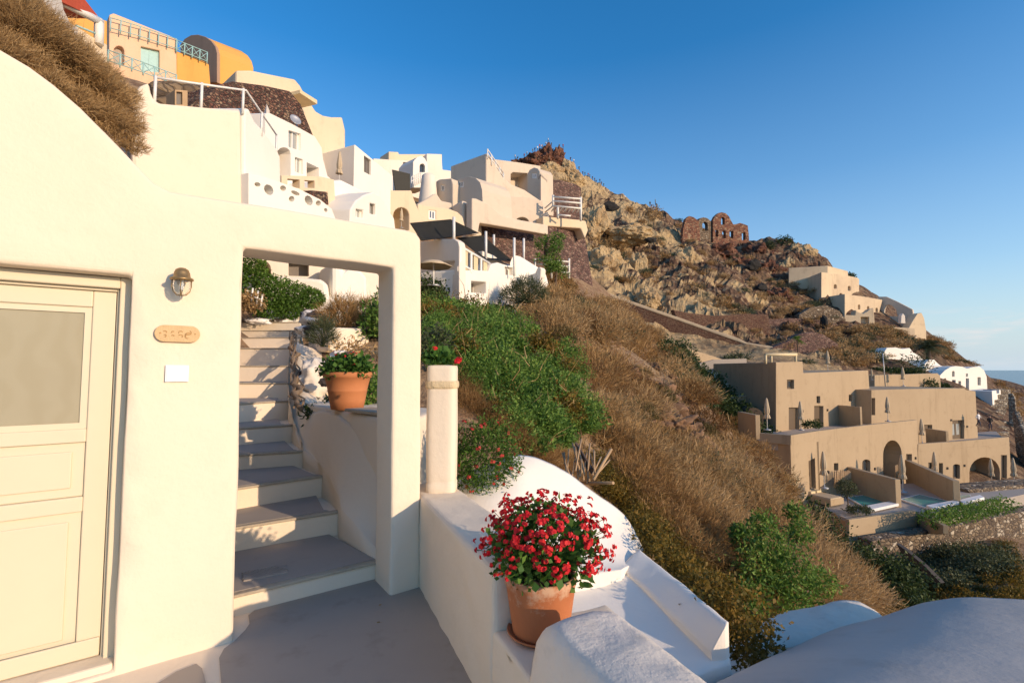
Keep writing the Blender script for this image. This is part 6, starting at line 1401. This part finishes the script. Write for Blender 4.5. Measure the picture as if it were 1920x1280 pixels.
# palms
def palm(label, foot, h_, R_, nf, th_, mt='lf_olive', trunk=.25):
    t_ = thing('palm_tree', label, 'palm', foot); bm = bmesh.new(); tp = foot+Vector((0,0,h_)); add_tube(bm, [foot-Vector((0,0,.5)), foot+Vector((.05,0,h_*.5)), tp], trunk, 8, r2=trunk*.8); bmobj('trunk', bm, M['bark'], t_)
    V_ = []
    for i in range(nf):
        a = rv.random()*6.28; el = rv.uniform(-.2, 1.35); u = np.array([math.cos(a), math.sin(a)])
        prev = np.array(tp)
        for s_ in range(1, 9):
            t2 = s_/8; rad_ = R_*t2*math.cos(el)*(1-.1*t2); zz = R_*(t2*math.sin(el)-.55*t2*t2); cur = np.array([tp.x+u[0]*rad_, tp.y+u[1]*rad_, tp.z+zz]); ax = cur-prev; sd_ = np.cross(ax, [0,0,1.]); sd_ /= np.linalg.norm(sd_)+1e-9
            for sg in (1,-1):
                for e_ in (0,.5):
                    b_ = prev+ax*e_; tip = b_+sd_*sg*R_*.26*math.sin(math.pi*min(1, t2*.9+.1))+ax*.9-np.array([0,0,R_*.07]); V_ += [b_, b_+ax*.32, tip, tip-ax*.05]
            prev = cur
    npmesh('crown', V_, 4, M[mt], t_); return t_
palm('large date palm leaning out beside the cream mansion on the right skyline', Vector(hits([1741],[684])[0]), 3.6, 4.0, 46, 1, trunk=.45)
palm('small fan palm on the terrace behind the hotel roof pergola', P(1496,672,80), 3.2, 1.5, 26, 1, 'lf_green', .12)
# tree before the dark stone wall
tb = P(1040,530,41); tr = thing('tree', 'loose light green tree in front of the tall dark red stone wall', 'tree', tb)
bm = bmesh.new(); add_tube(bm, [tb-Vector((0,0,1)), tb+Vector((.2,0,1.2)), tb+Vector((0,0,2.6))], .12, 7, r2=.07)
for i in range(9):
    a = rv.random()*6.28; add_tube(bm, [tb+Vector((.1,0,1.0+.15*i)), tb+Vector((1.0*math.cos(a), .8*math.sin(a), 2.2+.2*i))], .045, 5, r2=.02)
bmobj('trunk', bm, M['bark'], tr); V_ = []
for i in range(22):
    a = rv.random()*6.28; k = rv.random(); q, d = blob(150, (tb.x+1.2*k*math.cos(a)-.2, tb.y+k*math.sin(a), tb.z+.7+3.4*rv.random()), (.6,.6,.45), .5, .5, rv, False, i); V_.append(leaves(q, d, .2, .4, rv))
npmesh('crown', np.concatenate(V_), 4, M['lf_green'], tr)
# ---- plants seen close
def shrub(name, label, c, rad, n, tl, tw, mt, leaf=None, seed=1, cat='shrub', st=8, sr=.008):
    t_ = thing(name, label, cat, c); V_ = dry_V(c, rad, n, tw, tl, rv, seed, .6); npmesh('twigs', V_, 4, M[mt], t_)
    bm = stems_bm(c, rad, st, sr, rv); bmobj('stems', bm, M['bark'], t_)
    if leaf: q, d = blob(leaf[0], (c[0], c[1], c[2]+rad[2]*.1), rad, .5, .4, rv, True, seed); npmesh('leaf_clump', leaves(q, d, leaf[1], .4, rv), 4, M[leaf[2]], t_)
    return t_
# the big brown bush hanging over the gable
t_ = thing('dry_bush', 'huge tangled brown bush behind the rounded gable at the upper left', 'bush', P(150,150,5)); V_ = []
for (x, y, Y_, r) in ((-60,30,4.2,.75),(0,40,4.2,.6),(-30,90,4.0,.45),(50,70,4.3,.55),(40,110,4.2,.36),(95,100,4.5,.5),(90,150,4.3,.28),(135,130,4.7,.5),(140,185,4.6,.32),(175,165,4.9,.46),(190,210,4.9,.36),(215,190,5.1,.38),(225,235,5.1,.30),(245,225,5.2,.24),(250,265,5.2,.22),(150,105,5,.34),(195,135,5.2,.28),(80,50,4.6,.36),(245,170,5.5,.2)):
    V_.append(dry_V(P(x, y+18, Y_), (r*.62, r*.62, r*.62), int(2300*(r/.45)**1.5), .0023, r*.22, rv, x*.1, .5))
    q, d = blob(int(900*(r/.45)), P(x, y+10, Y_), (r*.5,r*.5,r*.5), .4, .3, rv, False, x*.1); V_.append(blades(q, rdir(len(q), .3, rv), r*.2, .0035, rv))
npmesh('twigs', np.concatenate(V_), 4, M['lf_dry'], t_)
bm = bmesh.new()
for i in range(14):
    x = rv.uniform(0, 215); a = P(x, 110+x*.85, 5.2); add_tube(bm, [a, P(x+rv.normal()*12, 80+x*.7, 5.1), P(x+rv.normal()*20, 50+x*.65, 5.0)], .007, 5, r2=.003)
bmobj('stems', bm, M['bark'], t_)
# red flowered shrub beside the pier
c = P(908,858,3.9); t_ = thing('flowering_shrub', 'rounded grey green shrub dotted with small red flowers beside the white pier', 'shrub', c)
q, d = blob(5200, (c.x, c.y, c.z+.0), (.31,.25,.33), .55, .22, rv, False, 6); npmesh('leaf_clump', leaves(q, d, .035, .3, rv), 4, M['lf_hedge'], t_)
HV = []
q, d = blob(70, (c.x, c.y, c.z+.0), (.31,.25,.37), .97, .2, rv, False, 6)
for a, b in zip(q, d):
    if b[1] < .35: HV += floret(a, b, .026, rv, 3)
npmesh('flower_heads', HV, 4, M['petal_pink'], t_)
# clipped hedge and shrubs seen through the arch
t_ = thing('hedge', 'dense rounded bright green hedge seen through the archway', 'hedge', P(530,585,12)); V_ = []
for (x, y, Y_, r) in ((458,500,11,.5),(470,530,11,.55),(490,545,11.3,.55),(515,550,11.6,.55),(540,555,12,.5),(565,560,12.3,.45),(585,560,12.6,.33),(500,572,11.5,.4),(540,578,12,.35),(440,480,10.8,.6)):
    q, d = blob(1700, P(x, y, Y_), (r,r,r*.85), .8, .12, rv, False, x); V_.append(leaves(q, d, .06, .5, rv))
npmesh('leaf_clump', np.concatenate(V_), 4, M['lf_hedge'], t_)
shrub('dry_shrub', 'tall feathery reddish brown shrub above the planter seen through the arch', P(640,622,9.2), (.42,.4,.62), 2600, .16, .004, 'lf_dryred', (500,.05,'lf_olive'), 3)
shrub('dry_shrub', 'pale grey brown shrub right of the feathery reddish one', P(680,612,9.8), (.38,.38,.55), 2000, .14, .004, 'lf_dry', (700,.05,'lf_olive'), 7)
shrub('spiky_plant', 'dark upright spiky plant against the low white wall by the steps', P(606,650,7.8), (.2,.2,.42), 900, .16, .004, 'lf_olive', None, 9, 'plant')
t_ = shrub('green_shrub', 'dark green shrub at the right inside the archway', P(712,640,9), (.45,.4,.8), 300, .1, .004, 'lf_olive', (1800,.09,'lf_green'), 5)
for (x, y, Y_, r, n, mt, lab) in ((700,745,5.6,.34,1300,'lf_green','leafy green plant behind the terracotta pot on the planter'), (640,755,5.8,.22,500,'lf_dark','dark green plant beside the clean terracotta pot'), (598,778,5.5,.16,300,'lf_dark','small trailing plant on the bank at the left of the clean pot'),
        (690,680,7.0,.32,500,'lf_dry','dry straw patch above the planter wall'), (655,660,7.6,.3,400,'lf_dry','dry grass tuft on the low white wall inside the arch'), (815,640,6.5,.28,500,'lf_olive','grey green succulent clump behind the small pier geranium'), (470,565,9.8,.3,700,'lf_dry','dry pale plant tangle at the left edge of the archway')):
    c = P(x, y, Y_); q, d = blob(n, c, (r,r,r*.8), .5, .4, rv, False, x*.3); tagp(npmesh('plant', leaves(q, d, .05+.003*Y_, .4, rv), 4, M[mt]), lab, 'plant')
# fig like bush low in front of the slope
t_ = thing('green_bush', 'tall bright green leafy bush low on the slope above the white coping', 'bush', P(1450,1150,8)); V_ = []; bm = bmesh.new(); b0 = P(1440,1150,8)
for (x, y, Y_, r) in ((1400,1010,8.5,.3),(1430,980,8.6,.25),(1450,1030,8.2,.42),(1420,1060,8,.42),(1480,1070,8,.5),(1440,1110,7.8,.5),(1400,1120,7.6,.34),(1500,1110,8.0,.42),(1500,1000,8.8,.25),(1490,960,9.2,.2),(1385,995,8.5,.16),(1540,1090,8.5,.28)):
    q, d = blob(int(800*r/.4), P(x, y, Y_), (r,r,r*.9), .5, .7, rv, False, x); V_.append(leaves(q, d, .07, .42, rv)); add_tube(bm, [b0, b0.lerp(P(x,y,Y_), .5)+Vector((.05,0,0)), P(x,y,Y_)], .02, 5, r2=.006)
npmesh('leaf_clump', np.concatenate(V_), 4, M['lf_green'], t_); bmobj('stems', bm, M['bark'], t_)
# cut canes and boards at the verge
cn = thing('cane_heap', 'bundle of dry cut canes and a grey board lying above the sunlit roof', 'canes', P(1110,880,6.5)); bm = bmesh.new()
for i in range(20):
    x = 1065+i*3+rv.normal()*6; add_tube(bm, [P(x, 895+rv.normal()*6, 6.2), P(x+rv.normal()*16, 850+rv.normal()*14, 6.8)], .012, 5)
add_tube(bm, [P(1112,900,6.0), P(1146,842,6.4)], .022, 6); add_tube(bm, [P(1150,905,5.8), P(1088,905,6.4)], .02, 6)
bmobj('canes', bm, M['wood_pole'], cn)
bm = bmesh.new(); a, b = P(1078,838,7), P(1108,888,6.4); add_prism(bm, [a, b, b+Vector((0,0,.07)), a+Vector((0,0,.07))], Vector((.03,.02,0))); fixn(bm); bmobj('board', bm, M['bark'], cn)
# ---- rocks
def rock(name, label, c, rad, mat, seed, amp=.4, cat='rock', sub_=4, group=None, fl=1.2):
    bm = bmesh.new(); bmesh.ops.create_icosphere(bm, subdivisions=sub_, radius=1)
    for v in bm.verts:
        p = v.co.normalized(); k = noise.fractal(p*fl+Vector((seed,seed*.3,0)), 1, 2.1, 5); k2 = noise.voronoi(p*2.2+Vector((seed,0,0)))[0][0]; vv = noise.voronoi(p*(5 if sub_ > 3 else 3)+Vector((0,seed,0)))[0]; k2 += .28*(1-(vv[1]-vv[0])*2)
        v.co = Vector(c)+Vector((p.x*rad[0], p.y*rad[1], p.z*rad[2]))*(1+amp*k-.25*k2)
    for f_ in bm.faces: f_.smooth = (name != 'crag' and sub_ > 3)
    o = bmobj(name, bm, mat); return tagp(o, label, cat, group)
m, t, b, o = nt('crag'); co = coord(t); n1 = noi(t, co, .35, 7, .7); n2 = noi(t, co, 1.6, 6, .7)
col = ramp(t, n1, [(.3, (.05,.03,.025)), (.45, (.16,.07,.045)), (.55, (.30,.12,.06)), (.62, (.22,.15,.10)), (.75, (.45,.34,.2))]); t.links.new(mix(t, n2, mix(t, 1, col, (.5,.5,.5), 'MULTIPLY'), col), b.inputs['Base Color']); b.inputs['Roughness'].default_value = .95; bump(t, b, n2, 1, .8)
m, t, b, o = nt('tuff'); co = coord(t); n1 = noi(t, co, .25, 7, .65); n2 = noi(t, co, 1.2, 6, .7)
t.links.new(ramp(t, n1, [(.3, (.22,.14,.075)), (.42, (.42,.29,.15)), (.6, (.55,.41,.22)), (.75, (.42,.32,.2))]), b.inputs['Base Color']); b.inputs['Roughness'].default_value = .95; bump(t, b, n2, 1, .6)
for i, (x, y, Y_, r, rz_, mt, lab) in enumerate(((1029,299,175,4.6,5.2,'crag','highest red brown crag on the summit crowded with people'), (1010,308,175,6,4.0,'crag','dark crag just left of the summit'), (985,313,175,6,3.2,'crag','low dark crag at the left foot of the summit'), (1046,302,176,3.4,5.0,'crag','narrow rust red pinnacle on the right of the summit'),
        (1030,325,174,6,4.5,'tuff','yellow cliff face below the summit crag'), (1062,322,175,4.5,4.2,'tuff','yellow shoulder of cliff right of the summit gap'), (1078,338,174,4.2,4,'tuff','steep orange yellow bluff at the right end of the summit'),
        (1115,420,138,4.5,6,'tuff','yellow cliff buttress beside the pergola'), (1135,500,124,5.5,6,'tuff','smooth yellow cliff right of the dark stone wall'), (1195,510,126,3.2,6,'tuff','slender yellow rock spur in the middle of the hill'), (1180,440,140,8,3.6,'tuff','broad overhanging yellow ledge under the big cave'),
        (1290,500,136,5,6.5,'tuff','yellow rock face left of the ruins slope'), (1235,500,134,4.5,3.2,'stone_tan','rubbly boulder patch between the yellow spurs'), (1275,535,124,5.5,3.4,'tuff','pale rounded outcrop near the foot of the hill'), (1500,478,148,5,4.5,'tuff','yellow end of the rocky knoll'), (1475,520,140,4,6,'tuff','tall pale crag left of the cream mansion'), (1215,560,110,3.5,3,'tuff','pale outcrop above the coping path'),
        (1440,510,138,4.4,3.4,'crag','dark crag in the middle of the right slope'), (1420,480,148,5,3.4,'crag','dark broken crag below the roofless ruin'), (1455,560,122,4,2.6,'crag','dark ledge rocks above the broken wall'), (1380,500,140,5,3,'crag','brown crag beneath the gable ruin'), (1510,545,134,4.5,5,'crag','dark rock shoulder beside the cream mansion'), (1345,475,146,5,3,'crag','rust coloured rock mass at the foot of the ruin walls'))):
    rock('crag', lab, P(x, y+1, Y_+1), (r, r*.8, rz_*1.05), M[mt], i*3.7+1, .30 if mt == 'tuff' else .5, 'crag', 5, fl=1.1 if mt == 'tuff' else 1.8)
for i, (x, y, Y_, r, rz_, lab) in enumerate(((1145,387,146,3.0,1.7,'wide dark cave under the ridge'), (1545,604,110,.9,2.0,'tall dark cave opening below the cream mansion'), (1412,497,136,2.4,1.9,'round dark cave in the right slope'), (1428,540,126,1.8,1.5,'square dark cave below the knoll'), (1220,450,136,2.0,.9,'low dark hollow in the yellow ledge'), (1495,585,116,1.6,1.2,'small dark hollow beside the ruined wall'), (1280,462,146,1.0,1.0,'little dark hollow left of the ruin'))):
    rock('cave_shade', lab, P(x, y, Y_-1.5), (r, .8, rz_), M['opening_shade'], i*5.1, .3, 'cave', 3)  # dark solid lumps stand for the shade inside the caves
# rubble on the bare part of the brown slope
for i, (x, y, Y_, r, lab) in enumerate(((1165,715,27,1.3,'dark reddish outcrop at the top of the bare patch on the brown slope'), (1215,745,25,1.5,'broad reddish brown outcrop in the bare patch of the slope'), (1255,790,22,1.1,'jagged brown outcrop in the middle of the bare patch'), (1300,820,20,.7,'small rust red outcrop low in the bare patch'), (1190,790,20,.9,'shadowed brown outcrop on the left of the bare patch'), (1330,835,20,.45,'bright rust red boulder at the right of the bare patch'))):
    rock('outcrop', lab, P(x, y+12, Y_), (r, r*.8, r*.75), M['crag2'] if 'crag2' in M else flat('crag2', (.20,.115,.065), .95, var=.6, sc=2.5, bs=1), i*4.7+.5, .6, 'rock', 5, fl=2.2)  # brown rock, its colour darkened to carry the cliff's shadow
h = scatter(BARE, 60, rv, 5, 50)
for i, p in enumerate(h):
    r = .12+.6*rv.random()**2; rock('boulder', 'reddish brown boulder on the bare patch of the brown slope', p, (r, r*.8, r*.7), M['crag2'] if 'crag2' in M else flat('crag2', (.24,.13,.075), .95, var=.5, sc=3, bs=.8), i*2.3, .5, 'boulder', 3, 'boulders on the bare patch of the slope')
h = scatter(SL, 60, rv, 8, 45)
for i, p in enumerate(h):
    r = (.05+.012*p[1])*(.5+rv.random()); rock('boulder', 'brown boulder lying among the dry scrub of the slope', p+np.array([0,0,r*.5]), (r, r*.8, r*.8), M['crag2'], i*1.9, .5, 'boulder', 3, 'boulders among the dry scrub')
h = scatter([(1000,840),(1080,850),(1130,870),(1110,890),(1020,862)], 26, rv, 4, 14)
for i, p in enumerate(h):
    r = .05+.09*rv.random(); rock('stone', 'grey loose stone among the dry canes above the sunlit roof', p, (r, r, r*.7), M['stone_tan'], i*2.3, .4, 'stone', 2, 'loose stones above the sunlit roof')
# whitewashed boulders by the steps
m, t, b, o = nt('painted_rock'); co = coord(t); n1 = noi(t, co, 2.6, 6, .6)
t.links.new(mix(t, ramp(t, n1, [(.46, (0,)*3), (.5, (1,)*3)]), (.06,.045,.04), (.80,.74,.66)), b.inputs['Base Color']); b.inputs['Roughness'].default_value = .9; bump(t, b, noi(t, co, 9, 5), .8, .03)
for i, (x, y, Y_, r, mt, lab) in enumerate(((590,715,6.9,(.30,.34,.42),'white_rough','large whitewashed boulder right of the steps behind the pot'), (592,600,10.5,(.42,.4,.28),'painted_rock','white topped black boulder at the head of the steps'), (583,622,9.6,(.32,.3,.16),'painted_rock','dark flat stone below the white topped boulder'), (566,700,6.9,(.06,.08,.05),'rock_dark','small black stone set in the plaster by the steps'), (608,716,6.4,(.08,.08,.07),'rock_dark','black stone showing beside the clean terracotta pot'),
        (680,690,6.6,(.22,.2,.15),'crag2','rust red rock above the planter wall'), (640,668,7.4,(.2,.2,.11),'painted_rock','half painted stone on the low white wall'), (706,722,6.2,(.14,.14,.12),'stone_tan','grey stone stacked at the right behind the pot'), (480,603,11,(.35,.25,.09),'painted_rock','painted kerb stones at the top left of the steps'), (525,603,12,(.4,.25,.09),'painted_rock','row of grey and white painted stones under the hedge'), (680,625,9.0,(.3,.25,.17),'rock_dark','dark rounded rock right of the cream planter'))):
    rock('boulder', lab, P(x, y, Y_), r, M[mt], i*3.3+2, .3, 'rock', 4)
pl2 = house_at('planter', 'long low cream plastered planter under the feathery shrubs inside the arch', 655, 635, 8.6, 'planter')
W('wall', pl2, FY(620, 8.3, 695, 8.9, 630), [(618,620),(628,613),(690,616),(693,622),(693,660),(618,660)], 'white_near', .8, bevel=.05)
fw = house_at('picket_panel', 'small weathered white picket panel at the left inside the archway', 475, 555, 10, 'fence')
for i, (x, y0_, y1_) in enumerate(((471,540,566),(481,545,570),(489,552,574))): bar(fw, 'picket', [P(x,y1_,9.8), P(x+3,y0_,9.8)], .018, 'white_wood')
bar(fw, 'rail', [P(466,553,9.78), P(491,562,9.78)], .015, 'white_wood')

bm = bmesh.new(); pts_ = []
for i in range(26):
    t_ = i/25; p = P(548+4*math.sin(i*1.1)+t_*12, 628+t_*142, 8.3-2.4*t_)+Vector((.05,-.12,.03)); pts_.append(p+Vector((.03*math.sin(i*2.1), .03*math.cos(i*1.7), 0)))
add_tube(bm, pts_, [.026+.010*math.sin(i*2.9)+.012*(i/25) for i in range(26)], 9)
for k in range(3): add_tube(bm, [p+Vector((.05*math.sin(i*.9+k*2), .05*math.cos(i*.8+k*2), .03*math.sin(i+k))) for i, p in enumerate(pts_[::2])], .012, 6)
for v in bm.verts: v.co += Vector((1,1,1))*.014*noise.noise(v.co*14)
fixn(bm); flat('dead_wood', (.24,.165,.10), .95, var=.5, sc=14, bs=1); tagp(bmobj('dead_vine', bm, M['dead_wood']), 'gnarled grey brown dead vine stem running along the wall at the right of the steps', 'vine')
a, b = P(612,771,4.72), P(720,771,4.0); e_ = (b-a); e_.z = 0; e_.normalize(); n_ = Vector((-e_.y, e_.x, 0))
bm = bmesh.new(); z_ = 1.119; add_prism(bm, [Vector((q.x, q.y, z_)) for q in (a+e_*.42-n_*.03, b-n_*.03, b+n_*.25, a+e_*.42+n_*.25)], Vector((0,0,.028))); fixn(bm); o = bmobj('slate_slab', bm, M['step_edge']); mods(o, None, .006, 2)
tagp(o, 'pale grey stone slab lying on top of the cream planter wall', 'slab')
# ================================================================ people
def person_mesh(pose, seed):
    """one continuous low figure grown from a skeleton; materials by height"""
    J = dict(pel=(0,0,.92), chest=(0,-.02,1.32), neck=(0,-.02,1.50), head=(0,-.03,1.66), top=(0,-.02,1.76), ls=(-.19,-.01,1.42), rs=(.19,-.01,1.42), lh=(-.09,0,.88), rh=(.09,0,.88))
    if pose == 'stand': J.update(le=(-.25,.0,1.14), lw=(-.24,-.08,.90), re=(.25,.0,1.14), rw=(.24,-.08,.90), lk=(-.10,-.02,.48), la=(-.11,.02,.07), lt=(-.12,-.16,.03), rk=(.11,-.03,.48), ra=(.12,.0,.07), rt=(.13,-.18,.03))
    elif pose == 'camera': J.update(le=(-.26,-.14,1.22), lw=(-.06,-.30,1.55), re=(.26,-.14,1.22), rw=(.06,-.30,1.55), lk=(-.12,-.02,.48), la=(-.14,.02,.07), lt=(-.15,-.16,.03), rk=(.12,.02,.48), ra=(.13,.06,.07), rt=(.14,-.10,.03))
    elif pose == 'walk': J.update(le=(-.25,.10,1.16), lw=(-.24,.06,.92), re=(.25,-.12,1.16), rw=(.23,-.26,.98), lk=(-.09,-.20,.52), la=(-.10,-.18,.09), lt=(-.10,-.36,.05), rk=(.09,.08,.48), ra=(.10,.30,.12), rt=(.10,.20,.03))
    else: 
        J.update(pel=(0,.05,.42), chest=(0,-.04,.82), neck=(0,-.05,1.0), head=(0,-.07,1.16), top=(0,-.06,1.26), ls=(-.19,-.03,.92), rs=(.19,-.03,.92), lh=(-.09,.03,.40), rh=(.09,.03,.40), le=(-.25,-.10,.66), lw=(-.14,-.34,.60), re=(.25,-.10,.66), rw=(.14,-.34,.60), lk=(-.13,-.40,.50), la=(-.13,-.50,.08), lt=(-.13,-.66,.04), rk=(.13,-.40,.50), ra=(.13,-.50,.08), rt=(.13,-.66,.04))
    Rd = dict(pel=.15, chest=.16, neck=.055, head=.105, top=.07, ls=.07, rs=.07, lh=.10, rh=.10, le=.045, re=.045, lw=.032, rw=.032, lk=.06, rk=.06, la=.042, ra=.042, lt=.035, rt=.035)
    E = [('pel','chest'),('chest','neck'),('neck','head'),('head','top'),('chest','ls'),('chest','rs'),('ls','le'),('le','lw'),('rs','re'),('re','rw'),('pel','lh'),('pel','rh'),('lh','lk'),('lk','la'),('la','lt'),('rh','rk'),('rk','ra'),('ra','rt')]
    nm = list(J); me = bpy.data.meshes.new('person'); me.from_pydata([J[k] for k in nm], [(nm.index(a), nm.index(b)) for a, b in E], [])
    o = bpy.data.objects.new('person', me); COL.objects.link(o); m = o.modifiers.new('s', 'SKIN'); 
    for k, v in zip(nm, me.skin_vertices[0].data): v.radius = (Rd[k]*(1.15 if k in ('pel','chest') else 1), Rd[k]*(.8 if k in ('pel','chest') else 1)); v.use_root = (k == 'pel')
    o.modifiers.new('u', 'SUBSURF').levels = 1; bpy.context.view_layer.update(); me2 = bpy.data.meshes.new_from_object(o.evaluated_get(bpy.context.evaluated_depsgraph_get())); bpy.data.objects.remove(o); bpy.data.meshes.remove(me)
    hs = J['head'][2]; sh = J['neck'][2]; pz = J['pel'][2]
    mi = []
    for p in me2.polygons:
        c = p.center; fwd = c.y < J['head'][1]-.02
        if c.z > sh+.02: mi.append(1 if (c.z > hs+.03 or not fwd) else 0)
        elif abs(c.x) < .30 and c.z > pz+.0 and not ((c-Vector(J['lw'])).length < .14 or (c-Vector(J['rw'])).length < .14): mi.append(2)
        elif c.z < .10: mi.append(4)
        elif (c-Vector(J['lw'])).length < .16 or (c-Vector(J['rw'])).length < .16: mi.append(0)
        else: mi.append(3)
    me2.polygons.foreach_set('material_index', mi); me2.polygons.foreach_set('use_smooth', [True]*len(mi)); me2.update(); return me2
base_m = {p_: person_mesh(p_, 1) for p_ in ('stand','camera','walk','sit')}
cols = ['red','navy','white','black','teal','olive']; cache = {}
def person(px_, pyf, Y_, pose, shirt, label, group=None, rz=0, h_=1.0, at=None):
    k = (pose, shirt)
    if k not in cache:
        me_ = base_m[pose].copy()
        for nm in ('skin','hair','shirt_'+shirt,'trouser','hair'): me_.materials.append(M[nm])
        cache[k] = me_
    o = bpy.data.objects.new('person', cache[k]); COL.objects.link(o); c = at if at is not None else P(px_, pyf, Y_); o.location = c; o.rotation_euler = (0,0,rz); o.scale = (h_,)*3
    return tagp(o, label, 'person', group)
bpy.context.view_layer.update(); DG = bpy.context.evaluated_depsgraph_get()
def stand_at(px_, py_, y0_, y1_, crest=True):
    """a standing point on whatever rock shows in this column of the view: its skyline, or nearest the given height"""
    best = None; y_ = y0_
    while y_ <= y1_:
        c = P(px_, py_, y_); ok, loc, *_r = SC.ray_cast(DG, Vector((c.x, c.y, 260)), Vector((0,0,-1)))
        if ok:
            sc_ = (loc.z-EYE)/y_; v_ = -sc_ if crest else abs(topix(loc)[1]-py_)
            if best is None or v_ < best[0]: best = (v_, loc.copy())
        y_ += .8
    return best[1]
rp = random.Random(4)
sk_w = {'red':'a dark red top','navy':'a navy top','white':'a white top','black':'black','teal':'a teal top','olive':'an olive top'}
SPOTS = [(966,304),(971,300),(975,301),(983,298),(988,296),(994,291),(999,289),(1003,287),(1008,290),(1012,285),(1016,283),(1019,284),(1024,281),(1028,280),(1031,278),(1034,279),(1037,281),(1041,286),(1008,299),(1017,296),(1046,292),(1049,297),(1056,305),(1063,310),(1070,314),(1076,318),(1082,325),(1086,332)]
for i, (x, y) in enumerate(SPOTS):
    ps = rp.choice(['stand','camera','stand','sit','walk']); cl = 'white' if i in (10, 18) else rp.choice(cols)
    person(x, y+6.5, 174, ps, cl, '%s person in %s among the crowd on the summit crag' % ({'stand':'standing','camera':'photographing','sit':'seated','walk':'walking'}[ps], sk_w[cl]), 'people crowding the summit crag: %s %s' % (ps, cl), rp.uniform(-1,1), at=stand_at(x, y+8, 164, 182, i % 3 != 2))
for i, (x, y) in enumerate([(1093,352),(1097,351),(1103,352),(1106,351),(1111,353),(1115,352),(1118,354),(1125,355),(1128,355),(1132,356),(1136,356)]):
    ps = rp.choice(['stand','camera','stand','sit']); cl = 'red' if i == 2 else rp.choice(['navy','black','teal','navy'])
    person(x, y+1.5, 171, ps, cl, '%s person in %s in the row on the stone lookout' % ({'stand':'standing','camera':'photographing','sit':'seated'}[ps], sk_w[cl]), 'people in the row on the lookout: %s %s' % (ps, cl), rp.uniform(-1,1), at=stand_at(x, y, 155, 190))
for (x, y, ps, cl, lab) in ((1163,370,'stand','navy','standing person in a navy top left of the pair on the descending ridge path'), (1168,371,'stand','black','standing person in black between two others on the ridge path'), (1172,372,'walk','white','walking person in a white top on the descending ridge path'),
        (1219,391,'stand','black','standing person in black at the left of the ridge path group of five'), (1222,390,'walk','navy','walking person in navy second in the ridge path group of five'), (1225,393,'sit','black','seated person in black in the ridge path group of five'), (1229,393,'stand','teal','standing person in a teal top in the ridge path group of five'), (1232,395,'sit','olive','seated person in an olive top ending the ridge path group of five')):
    person(x, y, 166 if x < 1200 else 162, ps, cl, lab, None, rp.uniform(-1,1), at=stand_at(x, y, 145, 185))
person(1098,533,100,'walk','teal','lone walker in a teal top at the foot of the dark red stone wall', None, .4, 1.0, at=stand_at(1098, 533, 92, 104, False))
person(1835,800,58,'walk','white','walking person in white on the stone path by the hotel corner', None, .4)
person(1857,806,60,'stand','black','standing person in black on the dark stone path beside the far steps', None, -.5)
